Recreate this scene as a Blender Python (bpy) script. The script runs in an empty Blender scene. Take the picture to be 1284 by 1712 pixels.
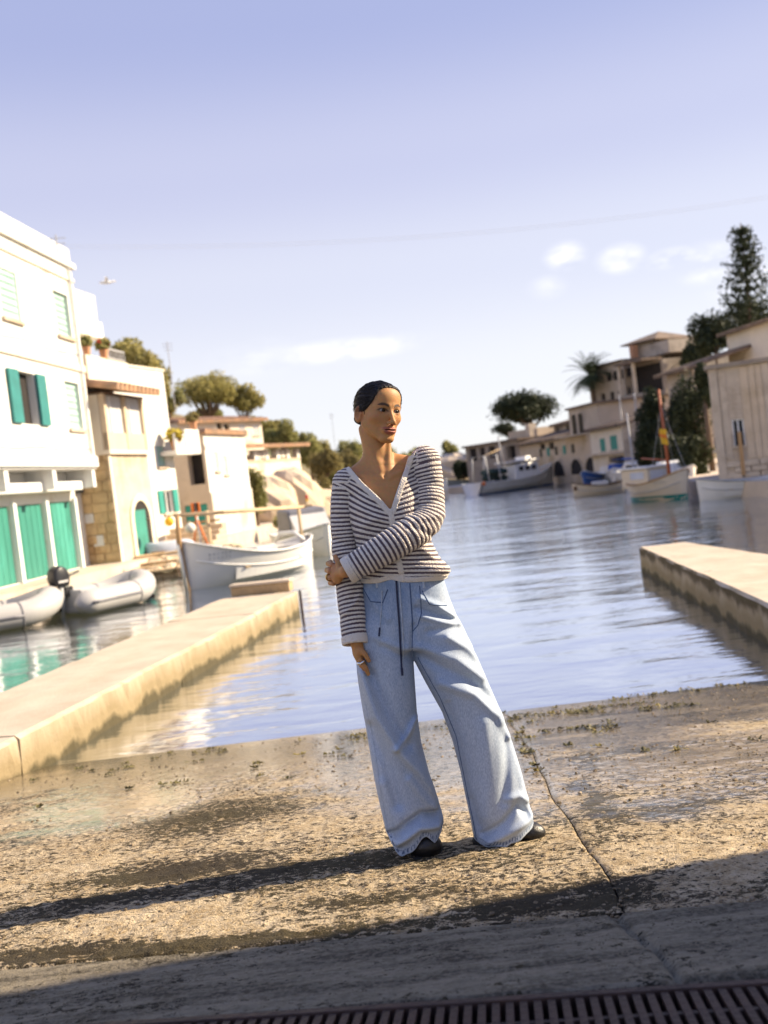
import bpy, math, random
import numpy as np
from mathutils import Vector, Matrix
random.seed(7); rng = np.random.default_rng(7)
scene = bpy.context.scene
COL = scene.collection
RAD = math.radians

# ------------------------------------------------------------------ camera
F_PX = 1664.0                      # focal length in photograph pixels (35 mm on a 36 mm tall frame)
PITCH, ROLL, CAM_Z = RAD(-2.0), RAD(-6.8), 2.0
def _rx(a):
    c, s = math.cos(a), math.sin(a); return np.array([[1, 0, 0], [0, c, -s], [0, s, c]])
def _rz(a):
    c, s = math.cos(a), math.sin(a); return np.array([[c, -s, 0], [s, c, 0], [0, 0, 1]])
CAM_R = _rx(math.pi / 2 + PITCH) @ _rz(ROLL)
CAM_C = np.array([0, 0, CAM_Z])
cam = bpy.data.cameras.new('camera'); camo = bpy.data.objects.new('camera', cam); COL.objects.link(camo)
cam.sensor_fit = 'VERTICAL'; cam.sensor_height = 36.0; cam.lens = 36.0 * F_PX / 1712.0
cam.clip_start = 0.05; cam.clip_end = 5000
m = Matrix([list(r) for r in CAM_R]).to_4x4(); m.translation = CAM_C; camo.matrix_world = m
cam.dof.use_dof = True; cam.dof.focus_distance = 3.62; cam.dof.aperture_fstop = 2.6
scene.camera = camo

# ------------------------------------------------------------------ sky and sun
SUN_AZ, SUN_EL = RAD(77.0), RAD(30.0)
SUN_V = Vector((math.sin(SUN_AZ) * math.cos(SUN_EL), math.cos(SUN_AZ) * math.cos(SUN_EL), math.sin(SUN_EL)))
world = bpy.data.worlds.new('World'); scene.world = world; world.use_nodes = True
def build_world():
    nt = world.node_tree; nt.nodes.clear(); N = nt.nodes.new; L = nt.links.new
    out = N('ShaderNodeOutputWorld'); bg = N('ShaderNodeBackground'); L(bg.outputs[0], out.inputs[0])
    sky = N('ShaderNodeTexSky'); sky.sky_type = 'NISHITA'; sky.sun_disc = False
    sky.sun_elevation = SUN_EL; sky.sun_rotation = SUN_AZ; sky.altitude = 0; sky.air_density = 0.8; sky.dust_density = 0.6; sky.ozone_density = 3.5
    bg.inputs[1].default_value = 0.12
    tc = N('ShaderNodeTexCoord')
    # thin high haze: whitens towards the horizon, faintly lilac above
    sep = N('ShaderNodeSeparateXYZ'); L(tc.outputs['Generated'], sep.inputs[0])
    rp = N('ShaderNodeValToRGB'); L(sep.outputs[2], rp.inputs[0]); rp.color_ramp.interpolation = 'EASE'
    stops = ((0.0, 0xEFEDEC), (.09, 0xEAE9EE), (.20, 0xD9DAE9), (.30, 0xC5C7E1), (.42, 0xA9B0D7), (.62, 0x8496CE), (1.0, 0x6784C4))
    while len(rp.color_ramp.elements) < len(stops): rp.color_ramp.elements.new(.5)
    G = 1 / (0.12 * 2 ** 1.1)
    for e, (p_, h_) in zip(rp.color_ramp.elements, stops):
        e.position = p_; c_ = [((h_ >> k) & 255) / 255 for k in (16, 8, 0)]; c_ = [(v / 12.92) if v <= .04045 else ((v + .055) / 1.055) ** 2.4 for v in c_]; e.color = (*c_, 1)
    gn = N('ShaderNodeVectorMath'); gn.operation = 'SCALE'; gn.inputs['Scale'].default_value = G; L(rp.outputs[0], gn.inputs[0])
    mixh = N('ShaderNodeMix'); mixh.data_type = 'RGBA'; mixh.inputs[0].default_value = .92; L(sky.outputs[0], mixh.inputs[6]); L(gn.outputs[0], mixh.inputs[7])
    # clouds: a few small puffs and a faint streak, broken up by noise
    noise = N('ShaderNodeTexNoise'); noise.inputs['Scale'].default_value = 22; noise.inputs['Detail'].default_value = 5; noise.inputs['Roughness'].default_value = .55
    mp = N('ShaderNodeMapping'); mp.inputs['Scale'].default_value = (1, 1, 2.2); L(tc.outputs['Generated'], mp.inputs[0]); L(mp.outputs[0], noise.inputs['Vector'])
    acc = None
    for (px, py, wx, wz, a) in ((945, 428, .021, .014, .8), (1038, 432, .024, .014, .8), (1125, 432, .027, .010, .8), (1190, 440, .034, .020, .6),
                                (575, 585, .085, .012, .6), (915, 480, .02, .012, .25), (430, 600, .05, .02, .2), (1300, 470, .06, .02, .5)):
        d = CAM_R @ np.array([(px - 642) / F_PX, -(py - 856) / F_PX, -1]); d /= np.linalg.norm(d)
        sub = N('ShaderNodeVectorMath'); sub.operation = 'SUBTRACT'; L(tc.outputs['Generated'], sub.inputs[0]); sub.inputs[1].default_value = tuple(d)
        sc = N('ShaderNodeVectorMath'); sc.operation = 'MULTIPLY'; L(sub.outputs[0], sc.inputs[0]); sc.inputs[1].default_value = (1 / wx, 1 / wx, 1 / wz)
        ln = N('ShaderNodeVectorMath'); ln.operation = 'LENGTH'; L(sc.outputs[0], ln.inputs[0])
        mr = N('ShaderNodeMapRange'); mr.inputs[1].default_value = 0; mr.inputs[2].default_value = 1.25; mr.inputs[3].default_value = a; mr.inputs[4].default_value = 0; mr.interpolation_type = 'SMOOTHSTEP'
        L(ln.outputs[1], mr.inputs[0])
        if acc is None: acc = mr.outputs[0]
        else:
            mx = N('ShaderNodeMath'); mx.operation = 'MAXIMUM'; L(acc, mx.inputs[0]); L(mr.outputs[0], mx.inputs[1]); acc = mx.outputs[0]
    nr = N('ShaderNodeMapRange'); nr.inputs[1].default_value = .36; nr.inputs[2].default_value = .62; L(noise.outputs[0], nr.inputs[0])
    mul = N('ShaderNodeMath'); mul.operation = 'MULTIPLY'; L(acc, mul.inputs[0]); L(nr.outputs[0], mul.inputs[1])
    mixc = N('ShaderNodeMix'); mixc.data_type = 'RGBA'; L(mul.outputs[0], mixc.inputs[0]); L(mixh.outputs[2], mixc.inputs[6]); mixc.inputs[7].default_value = (5.1, 5.0, 5.0, 1)
    L(mixc.outputs[2], bg.inputs[0])
build_world()
sun = bpy.data.lights.new('sun', 'SUN'); suno = bpy.data.objects.new('sun', sun); COL.objects.link(suno)
sun.energy = 4.4; sun.angle = RAD(0.55); sun.color = (1.0, 0.83, 0.60)
suno.rotation_euler = SUN_V.to_track_quat('Z', 'Y').to_euler(); suno.location = (20, 8, 20)
scene.view_settings.view_transform = 'Standard'; scene.view_settings.look = 'None'
scene.view_settings.exposure = 1.28; scene.view_settings.gamma = 1.0
scene.render.engine = 'CYCLES'
cy = scene.cycles; cy.use_denoising = True; cy.max_bounces = 6; cy.transparent_max_bounces = 8; cy.diffuse_bounces = 3; cy.glossy_bounces = 3; cy.transmission_bounces = 3
cy.caustics_reflective = False; cy.caustics_refractive = False; cy.sample_clamp_indirect = 6.0
try: cy.denoiser = 'OPENIMAGEDENOISE'
except Exception: pass

# ------------------------------------------------------------------ pixel -> place helpers
def ray(px, py): return CAM_R @ np.array([(px - 642) / F_PX, -(py - 856) / F_PX, -1.0])
def at_y(px, py, Y): d = ray(px, py); return CAM_C + d * (Y / d[1])
def at_z(px, py, Z): d = ray(px, py); return CAM_C + d * ((Z - CAM_Z) / d[2])

# ------------------------------------------------------------------ mesh helpers
class MB:
    """collects shapes in one mesh"""
    def __init__(s): s.v = []; s.f = []; s.n = 0
    def add(s, verts, faces):
        s.v.extend([tuple(map(float, p)) for p in verts]); b = s.n
        s.f.extend([tuple(i + b for i in f) for f in faces]); s.n += len(verts); return s
    def box(s, x0, x1, y0, y1, z0, z1):
        return s.add([(x0, y0, z0), (x1, y0, z0), (x1, y1, z0), (x0, y1, z0), (x0, y0, z1), (x1, y0, z1), (x1, y1, z1), (x0, y1, z1)],
                     [(0, 3, 2, 1), (4, 5, 6, 7), (0, 1, 5, 4), (1, 2, 6, 5), (2, 3, 7, 6), (3, 0, 4, 7)])
    def prism(s, poly, axis, a, b):
        """poly: 2-D points (counter-clockwise), extruded along axis 'x','y' or 'z' from a to b"""
        def mk(p, t): return {'x': (t, p[0], p[1]), 'y': (p[0], t, p[1]), 'z': (p[0], p[1], t)}[axis]
        n = len(poly); V = [mk(p, a) for p in poly] + [mk(p, b) for p in poly]
        Fc = [tuple(range(n - 1, -1, -1)), tuple(range(n, 2 * n))] + [(i, (i + 1) % n, n + (i + 1) % n, n + i) for i in range(n)]
        if axis == 'y': Fc = [tuple(reversed(f)) for f in Fc]
        return s.add(V, Fc)
    def tube(s, pts, radii, n=8, caps=True):
        pts = [np.array(p, float) for p in pts]
        if not hasattr(radii, '__len__'): radii = [radii] * len(pts)
        prev = None; V = []
        for i, p in enumerate(pts):
            t = pts[min(i + 1, len(pts) - 1)] - pts[max(i - 1, 0)]; t /= (np.linalg.norm(t) + 1e-12)
            if prev is None:
                a = np.array([0, 0, 1.0]) if abs(t[2]) < .9 else np.array([1.0, 0, 0])
                u = np.cross(t, a)
            else: u = prev - t * np.dot(prev, t)
            u /= (np.linalg.norm(u) + 1e-12); prev = u; w = np.cross(t, u)
            for k in range(n):
                a = 2 * math.pi * k / n; V.append(p + radii[i] * (math.cos(a) * u + math.sin(a) * w))
        Fc = []
        for i in range(len(pts) - 1):
            for k in range(n):
                k2 = (k + 1) % n; Fc.append((i * n + k, i * n + k2, (i + 1) * n + k2, (i + 1) * n + k))
        if caps: Fc.append(tuple(range(n - 1, -1, -1))); Fc.append(tuple((len(pts) - 1) * n + k for k in range(n)))
        return s.add(V, Fc)
    def grid(s, P):
        """P: array (rows, cols, 3)"""
        r, c = P.shape[:2]; idx = np.arange(r * c).reshape(r, c)
        Fc = np.stack([idx[:-1, :-1], idx[:-1, 1:], idx[1:, 1:], idx[1:, :-1]], -1).reshape(-1, 4)
        return s.add(P.reshape(-1, 3), [tuple(f) for f in Fc.tolist()])
    def ellipsoid(s, c, r, nu=14, nv=9, rot=None):
        V = []; 
        for j in range(nv + 1):
            t = math.pi * j / nv
            for i in range(nu):
                a = 2 * math.pi * i / nu
                p = np.array([r[0] * math.sin(t) * math.cos(a), r[1] * math.sin(t) * math.sin(a), r[2] * math.cos(t)])
                if rot is not None: p = rot @ p
                V.append(p + np.array(c))
        Fc = [(j * nu + i, (j + 1) * nu + i, (j + 1) * nu + (i + 1) % nu, j * nu + (i + 1) % nu) for j in range(nv) for i in range(nu)]
        return s.add(V, Fc)
    def build(s, name, mat=None, parent=None, smooth=False, bevel=0, weld=False):
        me = bpy.data.meshes.new(name); me.from_pydata(s.v, [], s.f); me.update()
        return link(name, me, mat, parent, smooth, bevel)
def link(name, me, mat=None, parent=None, smooth=False, bevel=0):
    o = bpy.data.objects.new(name, me); COL.objects.link(o)
    if mat is not None: me.materials.append(MAT[mat] if isinstance(mat, str) else mat)
    if smooth: me.polygons.foreach_set('use_smooth', [True] * len(me.polygons))
    if parent is not None: o.parent = parent
    if bevel:
        b = o.modifiers.new('bevel', 'BEVEL'); b.width = bevel; b.segments = 2; b.limit_method = 'ANGLE'
    return o
def np_mesh(name, V, Fq, mat=None, parent=None, smooth=True):
    me = bpy.data.meshes.new(name); V = np.asarray(V, np.float32); Fq = np.asarray(Fq, np.int32); k = Fq.shape[1]
    me.vertices.add(len(V)); me.vertices.foreach_set('co', V.ravel())
    me.loops.add(Fq.size); me.loops.foreach_set('vertex_index', Fq.ravel())
    me.polygons.add(len(Fq)); me.polygons.foreach_set('loop_start', np.arange(0, Fq.size, k, dtype=np.int32))
    me.polygons.foreach_set('use_smooth', np.full(len(Fq), smooth))
    me.update(calc_edges=True); me.validate()
    return link(name, me, mat, parent)
def tag(o, label, cat, group=None):
    o['label'] = label; o['category'] = cat
    if group: o['group'] = group
    return o
def thing(name, label, cat, loc=(0, 0, 0), rz=0.0, group=None):
    o = bpy.data.objects.new(name, None); COL.objects.link(o); o.location = tuple(map(float, loc)); o.rotation_euler = (0, 0, rz); o.empty_display_size = .2
    return tag(o, label, cat, group)
def struct(o, kind='structure'): o['kind'] = kind; return o
def copy_tree(o, parent=None):
    c = o.copy(); COL.objects.link(c); c.parent = parent
    for ch in list(o.children): copy_tree(ch, c)
    return c

# ------------------------------------------------------------------ noise (numpy)
_perm = rng.random((256, 256)).astype(np.float32)
def vnoise(x, y):
    xi = np.floor(x).astype(int); yi = np.floor(y).astype(int); fx = x - xi; fy = y - yi
    fx = fx * fx * (3 - 2 * fx); fy = fy * fy * (3 - 2 * fy)
    a = _perm[xi & 255, yi & 255]; b = _perm[(xi + 1) & 255, yi & 255]; c = _perm[xi & 255, (yi + 1) & 255]; d = _perm[(xi + 1) & 255, (yi + 1) & 255]
    return (a * (1 - fx) + b * fx) * (1 - fy) + (c * (1 - fx) + d * fx) * fy
def fbm(x, y, o=4):
    r = 0; a = .5
    for i in range(o): r = r + a * (vnoise(x * 2 ** i + 17.3 * i, y * 2 ** i + 9.1 * i) - .5); a *= .5
    return r * 2

# ------------------------------------------------------------------ materials
MAT = {}
def lin(c): return tuple(((v / 12.92) if v <= .04045 else ((v + .055) / 1.055) ** 2.4) for v in c)
def new_mat(name):
    m = bpy.data.materials.new(name); m.use_nodes = True; nt = m.node_tree; b = nt.nodes['Principled BSDF']; MAT[name] = m
    return m, nt, b, nt.nodes.new, nt.links.new
def M(name, col, rough=.8, var=.15, scale=2.5, bump=.25, bscale=30.0, col2=None, c2amt=.5, metal=0.0, spec=.4, detail=5, stretch=(1, 1, 1), dist=.01, trans=0.0):
    """plain surface: colour varied by noise, second colour in patches, fine relief"""
    m, nt, b, N, L = new_mat(name)
    tc = N('ShaderNodeTexCoord'); mp = N('ShaderNodeMapping'); L(tc.outputs['Object'], mp.inputs[0]); mp.inputs['Scale'].default_value = stretch
    n1 = N('ShaderNodeTexNoise'); n1.inputs['Scale'].default_value = scale; n1.inputs['Detail'].default_value = detail; n1.inputs['Roughness'].default_value = .6; L(mp.outputs[0], n1.inputs['Vector'])
    r = N('ShaderNodeValToRGB'); L(n1.outputs[0], r.inputs[0]); e = r.color_ramp.elements
    c = np.array(col[:3])
    e[0].position = .3; e[0].color = (*np.clip(c * (1 - var), 0, 1), 1); e[1].position = .7; e[1].color = (*np.clip(c * (1 + var), 0, 1), 1)
    src = r.outputs[0]
    if col2 is not None:
        n2 = N('ShaderNodeTexNoise'); n2.inputs['Scale'].default_value = scale * .45; n2.inputs['Detail'].default_value = 6; n2.inputs['Roughness'].default_value = .65; L(mp.outputs[0], n2.inputs['Vector'])
        mr = N('ShaderNodeMapRange'); mr.inputs[1].default_value = .62 - .25 * c2amt; mr.inputs[2].default_value = .74 - .2 * c2amt; L(n2.outputs[0], mr.inputs[0])
        mx = N('ShaderNodeMix'); mx.data_type = 'RGBA'; L(mr.outputs[0], mx.inputs[0]); L(src, mx.inputs[6]); mx.inputs[7].default_value = (*col2, 1); src = mx.outputs[2]
    L(src, b.inputs['Base Color']); b.inputs['Roughness'].default_value = rough; b.inputs['Metallic'].default_value = metal
    b.inputs['Specular IOR Level'].default_value = spec
    if bump:
        n3 = N('ShaderNodeTexNoise'); n3.inputs['Scale'].default_value = bscale; n3.inputs['Detail'].default_value = 4; L(mp.outputs[0], n3.inputs['Vector'])
        bp = N('ShaderNodeBump'); bp.inputs['Strength'].default_value = bump; bp.inputs['Distance'].default_value = dist; L(n3.outputs[0], bp.inputs['Height']); L(bp.outputs[0], b.inputs['Normal'])
    if trans: b.inputs['Transmission Weight'].default_value = trans
    return m
M('white_wall', (.76, .74, .69), .85, .06, 1.6, .3, 25, col2=(.58, .52, .42), c2amt=.22, detail=8)
M('cream_wall', (.74, .66, .53), .88, .07, 1.2, .35, 22, col2=(.60, .50, .36), c2amt=.35)
M('beige_wall', (.62, .50, .36), .88, .10, 1.0, .4, 18, col2=(.46, .35, .22), c2amt=.45)
M('stone_wall', (.50, .36, .20), .9, .25, 2.2, .8, 7, col2=(.34, .22, .11), c2amt=.55, dist=.04)
M('pale_stone', (.60, .50, .38), .9, .15, 2.0, .6, 8, col2=(.45, .36, .26), c2amt=.5, dist=.03)
M('grey_stone', (.36, .30, .235), .9, .2, 1.2, .6, 7, col2=(.27, .22, .18), c2amt=.5, dist=.03)
M('dim_plaster', (.50, .42, .33), .9, .12, .8, .4, 12, col2=(.30, .25, .20), c2amt=.4)
M('roof_tile', (.42, .25, .15), .85, .25, 3, .5, 14, col2=(.28, .2, .14), c2amt=.4)
M('old_tile', (.20, .145, .105), .9, .3, 3, .5, 14, col2=(.12, .095, .075), c2amt=.5)
M('terracotta', (.55, .28, .15), .8, .2, 4, .3, 20)
M('green_paint', (.045, .225, .175), .45, .12, 1.5, .15, 20, col2=(.07, .33, .27), c2amt=.4, stretch=(1, 1, .4))
M('shutter_green', (.03, .27, .22), .55, .12, 3, .1, 20)
M('faded_green', (.36, .54, .48), .7, .1, 3, .1, 20)
M('dark_wood', (.11, .06, .03), .7, .25, 3, .3, 25, stretch=(1, 1, .2))
M('wood', (.42, .25, .11), .65, .25, 3, .3, 25, stretch=(1, 1, .15))
M('pale_wood', (.60, .44, .26), .7, .2, 3, .3, 25, stretch=(1, .2, .2))
M('red_wood', (.42, .12, .05), .55, .2, 3, .2, 25, stretch=(1, 1, .2))
M('glass_dark', (.022, .024, .028), .3, .2, 1, 0, 1, spec=.2)
M('opening_dark', (.025, .02, .018), .9, .2, 2, 0, 1)
M('boat_white', (.80, .79, .76), .35, .04, 1.5, .05, 6, col2=(.68, .63, .54), c2amt=.15)
M('boat_cream', (.66, .58, .46), .4, .06, 1.5, .05, 6)
M('boat_grey', (.40, .41, .42), .5, .12, 1.5, .1, 8)
M('boat_blue', (.05, .12, .32), .45, .15, 2, .1, 8)
M('boat_green', (.02, .22, .20), .45, .15, 2, .1, 8)
M('rubber_grey', (.44, .43, .42), .5, .06, 2, .1, 30)
M('rubber_dark', (.17, .17, .19), .5, .15, 2, .1, 30)
M('black_plastic', (.015, .015, .018), .35, .2, 4, .05, 30)
M('metal_pale', (.55, .56, .58), .35, .1, 4, .05, 30, metal=.7)
M('mast_grey', (.42, .42, .43), .5, .1, 4, .05, 30)
M('rope', (.45, .38, .26), .9, .2, 8, .4, 60)
M('canvas_white', (.74, .70, .62), .9, .06, 2, .2, 20)
M('canvas_blue', (.05, .11, .36), .8, .12, 2, .2, 20)
M('orange_cloth', (.80, .22, .06), .8, .1, 4, .2, 30)
M('yellow_cloth', (.82, .50, .04), .8, .1, 4, .2, 30)
M('red_cloth', (.60, .04, .03), .8, .1, 4, .2, 30)
M('pale_blue', (.55, .60, .70), .6, .08, 3, .1, 20)
M('white_paint', (.80, .80, .78), .5, .04, 3, .05, 20)
M('pale_grey', (.55, .54, .53), .7, .08, 3, .1, 20)
# ================================================================== setting: ground, water, ramp, piers
def zramp(y): return .61 - .141 * (y - 3.67)
def ramp_material():
    m, nt, b, N, L = new_mat('ramp_concrete')
    geo = N('ShaderNodeNewGeometry'); sep = N('ShaderNodeSeparateXYZ'); L(geo.outputs['Position'], sep.inputs[0])
    def noise(sc, det=5, ro=.6, st=(1, 1, 1)):
        mp = N('ShaderNodeMapping'); mp.inputs['Scale'].default_value = st; L(geo.outputs['Position'], mp.inputs[0])
        n = N('ShaderNodeTexNoise'); n.inputs['Scale'].default_value = sc; n.inputs['Detail'].default_value = det; n.inputs['Roughness'].default_value = ro; L(mp.outputs[0], n.inputs['Vector']); return n.outputs[0]
    def rng_(v, a, bb, c=0., d=1., sm=True):
        r = N('ShaderNodeMapRange'); r.inputs[1].default_value = a; r.inputs[2].default_value = bb; r.inputs[3].default_value = c; r.inputs[4].default_value = d
        if sm: r.interpolation_type = 'SMOOTHSTEP'
        L(v, r.inputs[0]); return r.outputs[0]
    def mth(op, a, bb):
        q = N('ShaderNodeMath'); q.operation = op
        for i, v in enumerate((a, bb)):
            if isinstance(v, (int, float)): q.inputs[i].default_value = v
            else: L(v, q.inputs[i])
        return q.outputs[0]
    def mix(f, a, bb):
        q = N('ShaderNodeMix'); q.data_type = 'RGBA'
        L(f, q.inputs[0])
        for i, v in ((6, a), (7, bb)):
            if isinstance(v, tuple): q.inputs[i].default_value = (*v, 1)
            else: L(v, q.inputs[i])
        return q.outputs[2]
    def attr_(n): a = N('ShaderNodeAttribute'); a.attribute_name = n; return a.outputs['Fac']
    dens, wet, ap = attr_('weed'), attr_('wet'), attr_('apron')
    big = noise(1.3, 4, .6); mid = noise(9, 6, .65); hf = noise(38, 5, .68, (.85, 1.2, 1)); uh = noise(170, 3, .6); strk = noise(8, 6, .7, (.3, 1.7, 1)); fine = noise(60, 4, .7)
    base = mix(rng_(mid, .36, .64), (.38, .275, .145), (.66, .53, .345))
    base = mix(mth('MULTIPLY', rng_(fine, .42, .62), .55), base, (.70, .585, .41))
    base = mix(mth('MULTIPLY', rng_(uh, .40, .56, 1, 0), .35), base, (.20, .14, .075))
    grey = mix(rng_(strk, .36, .64), (.06, .050, .034), (.23, .195, .135)); grey = mix(mth('MULTIPLY', rng_(fine, .42, .6), .4), grey, (.30, .26, .19))
    base = mix(ap, base, grey)
    n = mth('ADD', mth('ADD', mth('MULTIPLY', hf, .62), mth('MULTIPLY', uh, .30)), mth('MULTIPLY', mid, .22))
    thr = mth('SUBTRACT', .662, mth('MULTIPLY', dens, .23))
    dark = rng_(mth('SUBTRACT', n, thr), -.004, .012)
    base = mix(mth('MULTIPLY', wet, .55), base, (.13, .10, .065))
    cw = mth('MULTIPLY', rng_(wet, .12, .55), mth('SUBTRACT', 1.0, mth('MULTIPLY', rng_(n, .62, .68), .9))); L(cw, b.inputs['Coat Weight']); b.inputs['Coat Roughness'].default_value = .17; b.inputs['Coat IOR'].default_value = 2.1
    base = mix(mth('MULTIPLY', dark, .93), base, mix(rng_(big, .4, .6), (.016, .012, .007), (.034, .027, .010)))
    L(base, b.inputs['Base Color'])
    rg = mth('ADD', mth('MULTIPLY', wet, -.70), .86); rg = mth('ADD', rg, mth('MULTIPLY', dark, .12)); L(rg, b.inputs['Roughness']); b.inputs['Specular IOR Level'].default_value = .22
    h = mth('ADD', mth('MULTIPLY', hf, .9), mth('ADD', mth('MULTIPLY', uh, .35), mth('MULTIPLY', dark, .12)))
    bp = N('ShaderNodeBump'); bp.inputs['Distance'].default_value = .03
    st = mth('MULTIPLY', mth('SUBTRACT', 1.0, mth('MULTIPLY', wet, .93)), mth('SUBTRACT', .9, mth('MULTIPLY', ap, .45))); L(st, bp.inputs['Strength'])
    L(h, bp.inputs['Height']); L(bp.outputs[0], b.inputs['Normal'])
ramp_material()
def gx(y): return .50 + .05 * (y - 2.2)                       # the joint between the two slabs
def apron_y(x): return 2.70 - .08 * x                          # where the rough slabs meet the apron
def ramp_relief(X, Y, k=1.0):
    pit = np.clip(fbm(X * 30, Y * 26, 3), -.5, .5)
    return k * (.006 * fbm(X * 1.7, Y * 1.7, 3) + .006 * fbm(X * 11, Y * 9, 3) + .009 * pit)
def ramp_at(px, py):
    d = ray(px, py); t = (.61 + .141 * 3.67 - CAM_Z) / (d[2] + .141 * d[1]); return (CAM_C + d * t)[:2]
# weed and dirt patches, wet patches: centre in the photograph, spread along x and y in metres, strength
WEED = [((370, 1365), .45, .35, .55), ((430, 1340), .35, .2, .4), ((290, 1460), .35, .22, .75), ((230, 1500), .5, .15, .6), ((150, 1480), .3, .2, .35), ((480, 1450), .5, .12, .55), ((200, 1270), .7, .25, .55), ((420, 1255), .9, .22, .75), ((560, 1245), .5, .25, .7), ((120, 1310), .35, .3, .4),
        ((640, 1500), .35, .06, .35), ((900, 1500), .3, .10, .5), ((1020, 1490), .22, .12, .6), ((1000, 1330), .05, .5, .5), ((975, 1270), .08, .3, .4), ((1060, 1190), .3, .06, .75), ((1000, 1215), .25, .06, .6), ((1130, 1195), .2, .04, .5), ((740, 1215), .25, .12, .55), ((1180, 1340), .3, .1, .35), ((1100, 1250), .4, .12, .3), ((1190, 1150), .3, .06, .5), ((100, 1600), .25, .08, .6), ((330, 1590), .4, .06, .5)]
WETP = [((240, 1335), .42, .75, 1.), ((330, 1300), .4, .5, .9), ((160, 1350), .4, .5, .7), ((720, 1265), .75, 1.3, 1.1), ((840, 1280), .5, 1.1, .9), ((1000, 1230), .7, .9, .9), ((1150, 1260), .6, .9, .9), ((580, 1270), .5, 1.1, .9), ((1180, 1330), .4, .35, .5), ((450, 1225), 1.2, .25, .6)]
def field(X, Y, lst):
    r = np.zeros_like(X)
    for (p, sx, sy, a) in lst: c = ramp_at(*p); r = np.maximum(r, a * np.exp(-((X - c[0]) / sx) ** 2 - ((Y - c[1]) / sy) ** 2))
    return r
def ramp_fields(X, Y):
    low = fbm(X * 1.1 + 7, Y * 1.6, 4); md = fbm(X * 4.2 + 3, Y * 7, 4)
    d = .24 + .30 * low + .22 * md + 1.1 * field(X + .12 * md, Y + .1 * low, WEED)
    d += .38 * np.exp(-((Y - apron_y(X) - .07 - .05 * md) / .075) ** 2)                                  # dirt gathered against the apron
    d += .30 * ss_(5.2, 6.6, Y) * ss_(8.8, 7.9, Y) * (.35 + .65 * ss_(1.2, -.6, X))
    w = ss_(5.3, 6.6, Y + 1.6 * low + .7 * md) * .85; w = np.maximum(w, 1.35 * field(X + .15 * md, Y + .3 * low, WETP) * np.clip(.85 + .9 * md, 0, 1.2)); w = np.clip(w, 0, 1)
    return np.clip(d, 0, 1.1), w
def ss_(a, b, x): t = np.clip((x - a) / (b - a), 0, 1); return t * t * (3 - 2 * t)
def grid_obj(name, P, parent, apron=0.0):
    r, c = P.shape[:2]; idx = np.arange(r * c).reshape(r, c); Fq = np.stack([idx[:-1, :-1], idx[:-1, 1:], idx[1:, 1:], idx[1:, :-1]], -1).reshape(-1, 4)
    o = np_mesh(name, P.reshape(-1, 3), Fq, 'ramp_concrete', parent, True); d, w = ramp_fields(P[..., 0].ravel(), P[..., 1].ravel())
    if apron: d = d * .7 + .18 * fbm(P[..., 0].ravel() * 3, P[..., 1].ravel() * 9, 4); w = w * 0
    for n, v in (('weed', d), ('wet', w), ('apron', np.full(r * c, apron))): o.data.attributes.new(n, 'FLOAT', 'POINT').data.foreach_set('value', v.astype(np.float32))
    return o
def slab(name, x0f, x1f, y0f, y1, k, parent, nx, nyk):
    t = np.linspace(0, 1, nx); ya = 2.55; n = int(math.log(y1 / ya) / nyk); ys = ya * (y1 / ya) ** np.linspace(0, 1, n)
    P = np.zeros((n, nx, 3))
    for i, yy in enumerate(ys):
        xa, xb = x0f(yy), x1f(yy); X = xa + (xb - xa) * t; y_start = y0f(X)
        P[i, :, 0] = X; P[i, :, 1] = y_start + (y1 - y_start) * ((yy - ya) / (y1 - ya))
    X, Y = P[..., 0], P[..., 1]; wt = ramp_fields(X, Y)[1]
    P[..., 2] = zramp(Y) + ramp_relief(X, Y, k) * np.clip((9 - Y) / 3, .2, 1) * (1 - .85 * wt)
    edge = np.minimum(X - X[:, :1], X[:, -1:] - X); e2 = Y - Y[:1, :]
    e = np.minimum(edge, e2) + .0 * X
    P[..., 2] -= .008 * np.clip(1 - e / .006, 0, 1) ** 2
    return grid_obj(name, P, parent)
ramp = bpy.data.objects.new('slipway_ramp', None); COL.objects.link(ramp); struct(ramp)
wob = lambda y: .005 * math.sin(7 * y) + .010 * math.sin(2.3 * y + 1)
slab('concrete_slab', lambda y: -5.2, lambda y: gx(y) - .002 + wob(y), lambda X: apron_y(X), 11.0, 1.0, ramp, 640, .0032)
slab('concrete_slab', lambda y: gx(y) + .002 + wob(y), lambda y: 6.0, lambda X: apron_y(X) - .012, 11.0, 1.0, ramp, 420, .0032)
# apron: smoother strip with the drain let into it
xs = np.linspace(-3.2, 3.2, 420); ts = np.linspace(0, 1, 60)
P = np.zeros((60, 420, 3))
for i, t in enumerate(ts):
    y0 = 2.185 - .10 * xs; P[i, :, 0] = xs; P[i, :, 1] = y0 + (apron_y(xs) - .006 - y0) * t
P[..., 2] = zramp(P[..., 1]) + .004 + ramp_relief(P[..., 0], P[..., 1], .35)
jx = np.abs(P[..., 0] - (gx(2.4) + .02 * np.sin(9 * P[..., 1]))); P[..., 2] -= .02 * np.exp(-(jx / .012) ** 2)
ed = np.minimum(ts[:, None] * .47, (1 - ts)[:, None] * .47); P[..., 2] -= .014 * np.clip(1 - ed / .014, 0, 1)
grid_obj('concrete_apron', P, ramp, 1.0)
MB().grid(np.array([[[x, y, zramp(y) - .045] for x in (-6, 6.2)] for y in (-2.0, 13.0)])).build('ramp_bed', M('bed', (.14, .11, .08), .95), ramp)
# near side of the drain, where the photographer stands
MB().box(-3.2, 3.2, -3, 1.62, .55, .885).build('concrete_landing', 'ramp_concrete', ramp)

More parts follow.
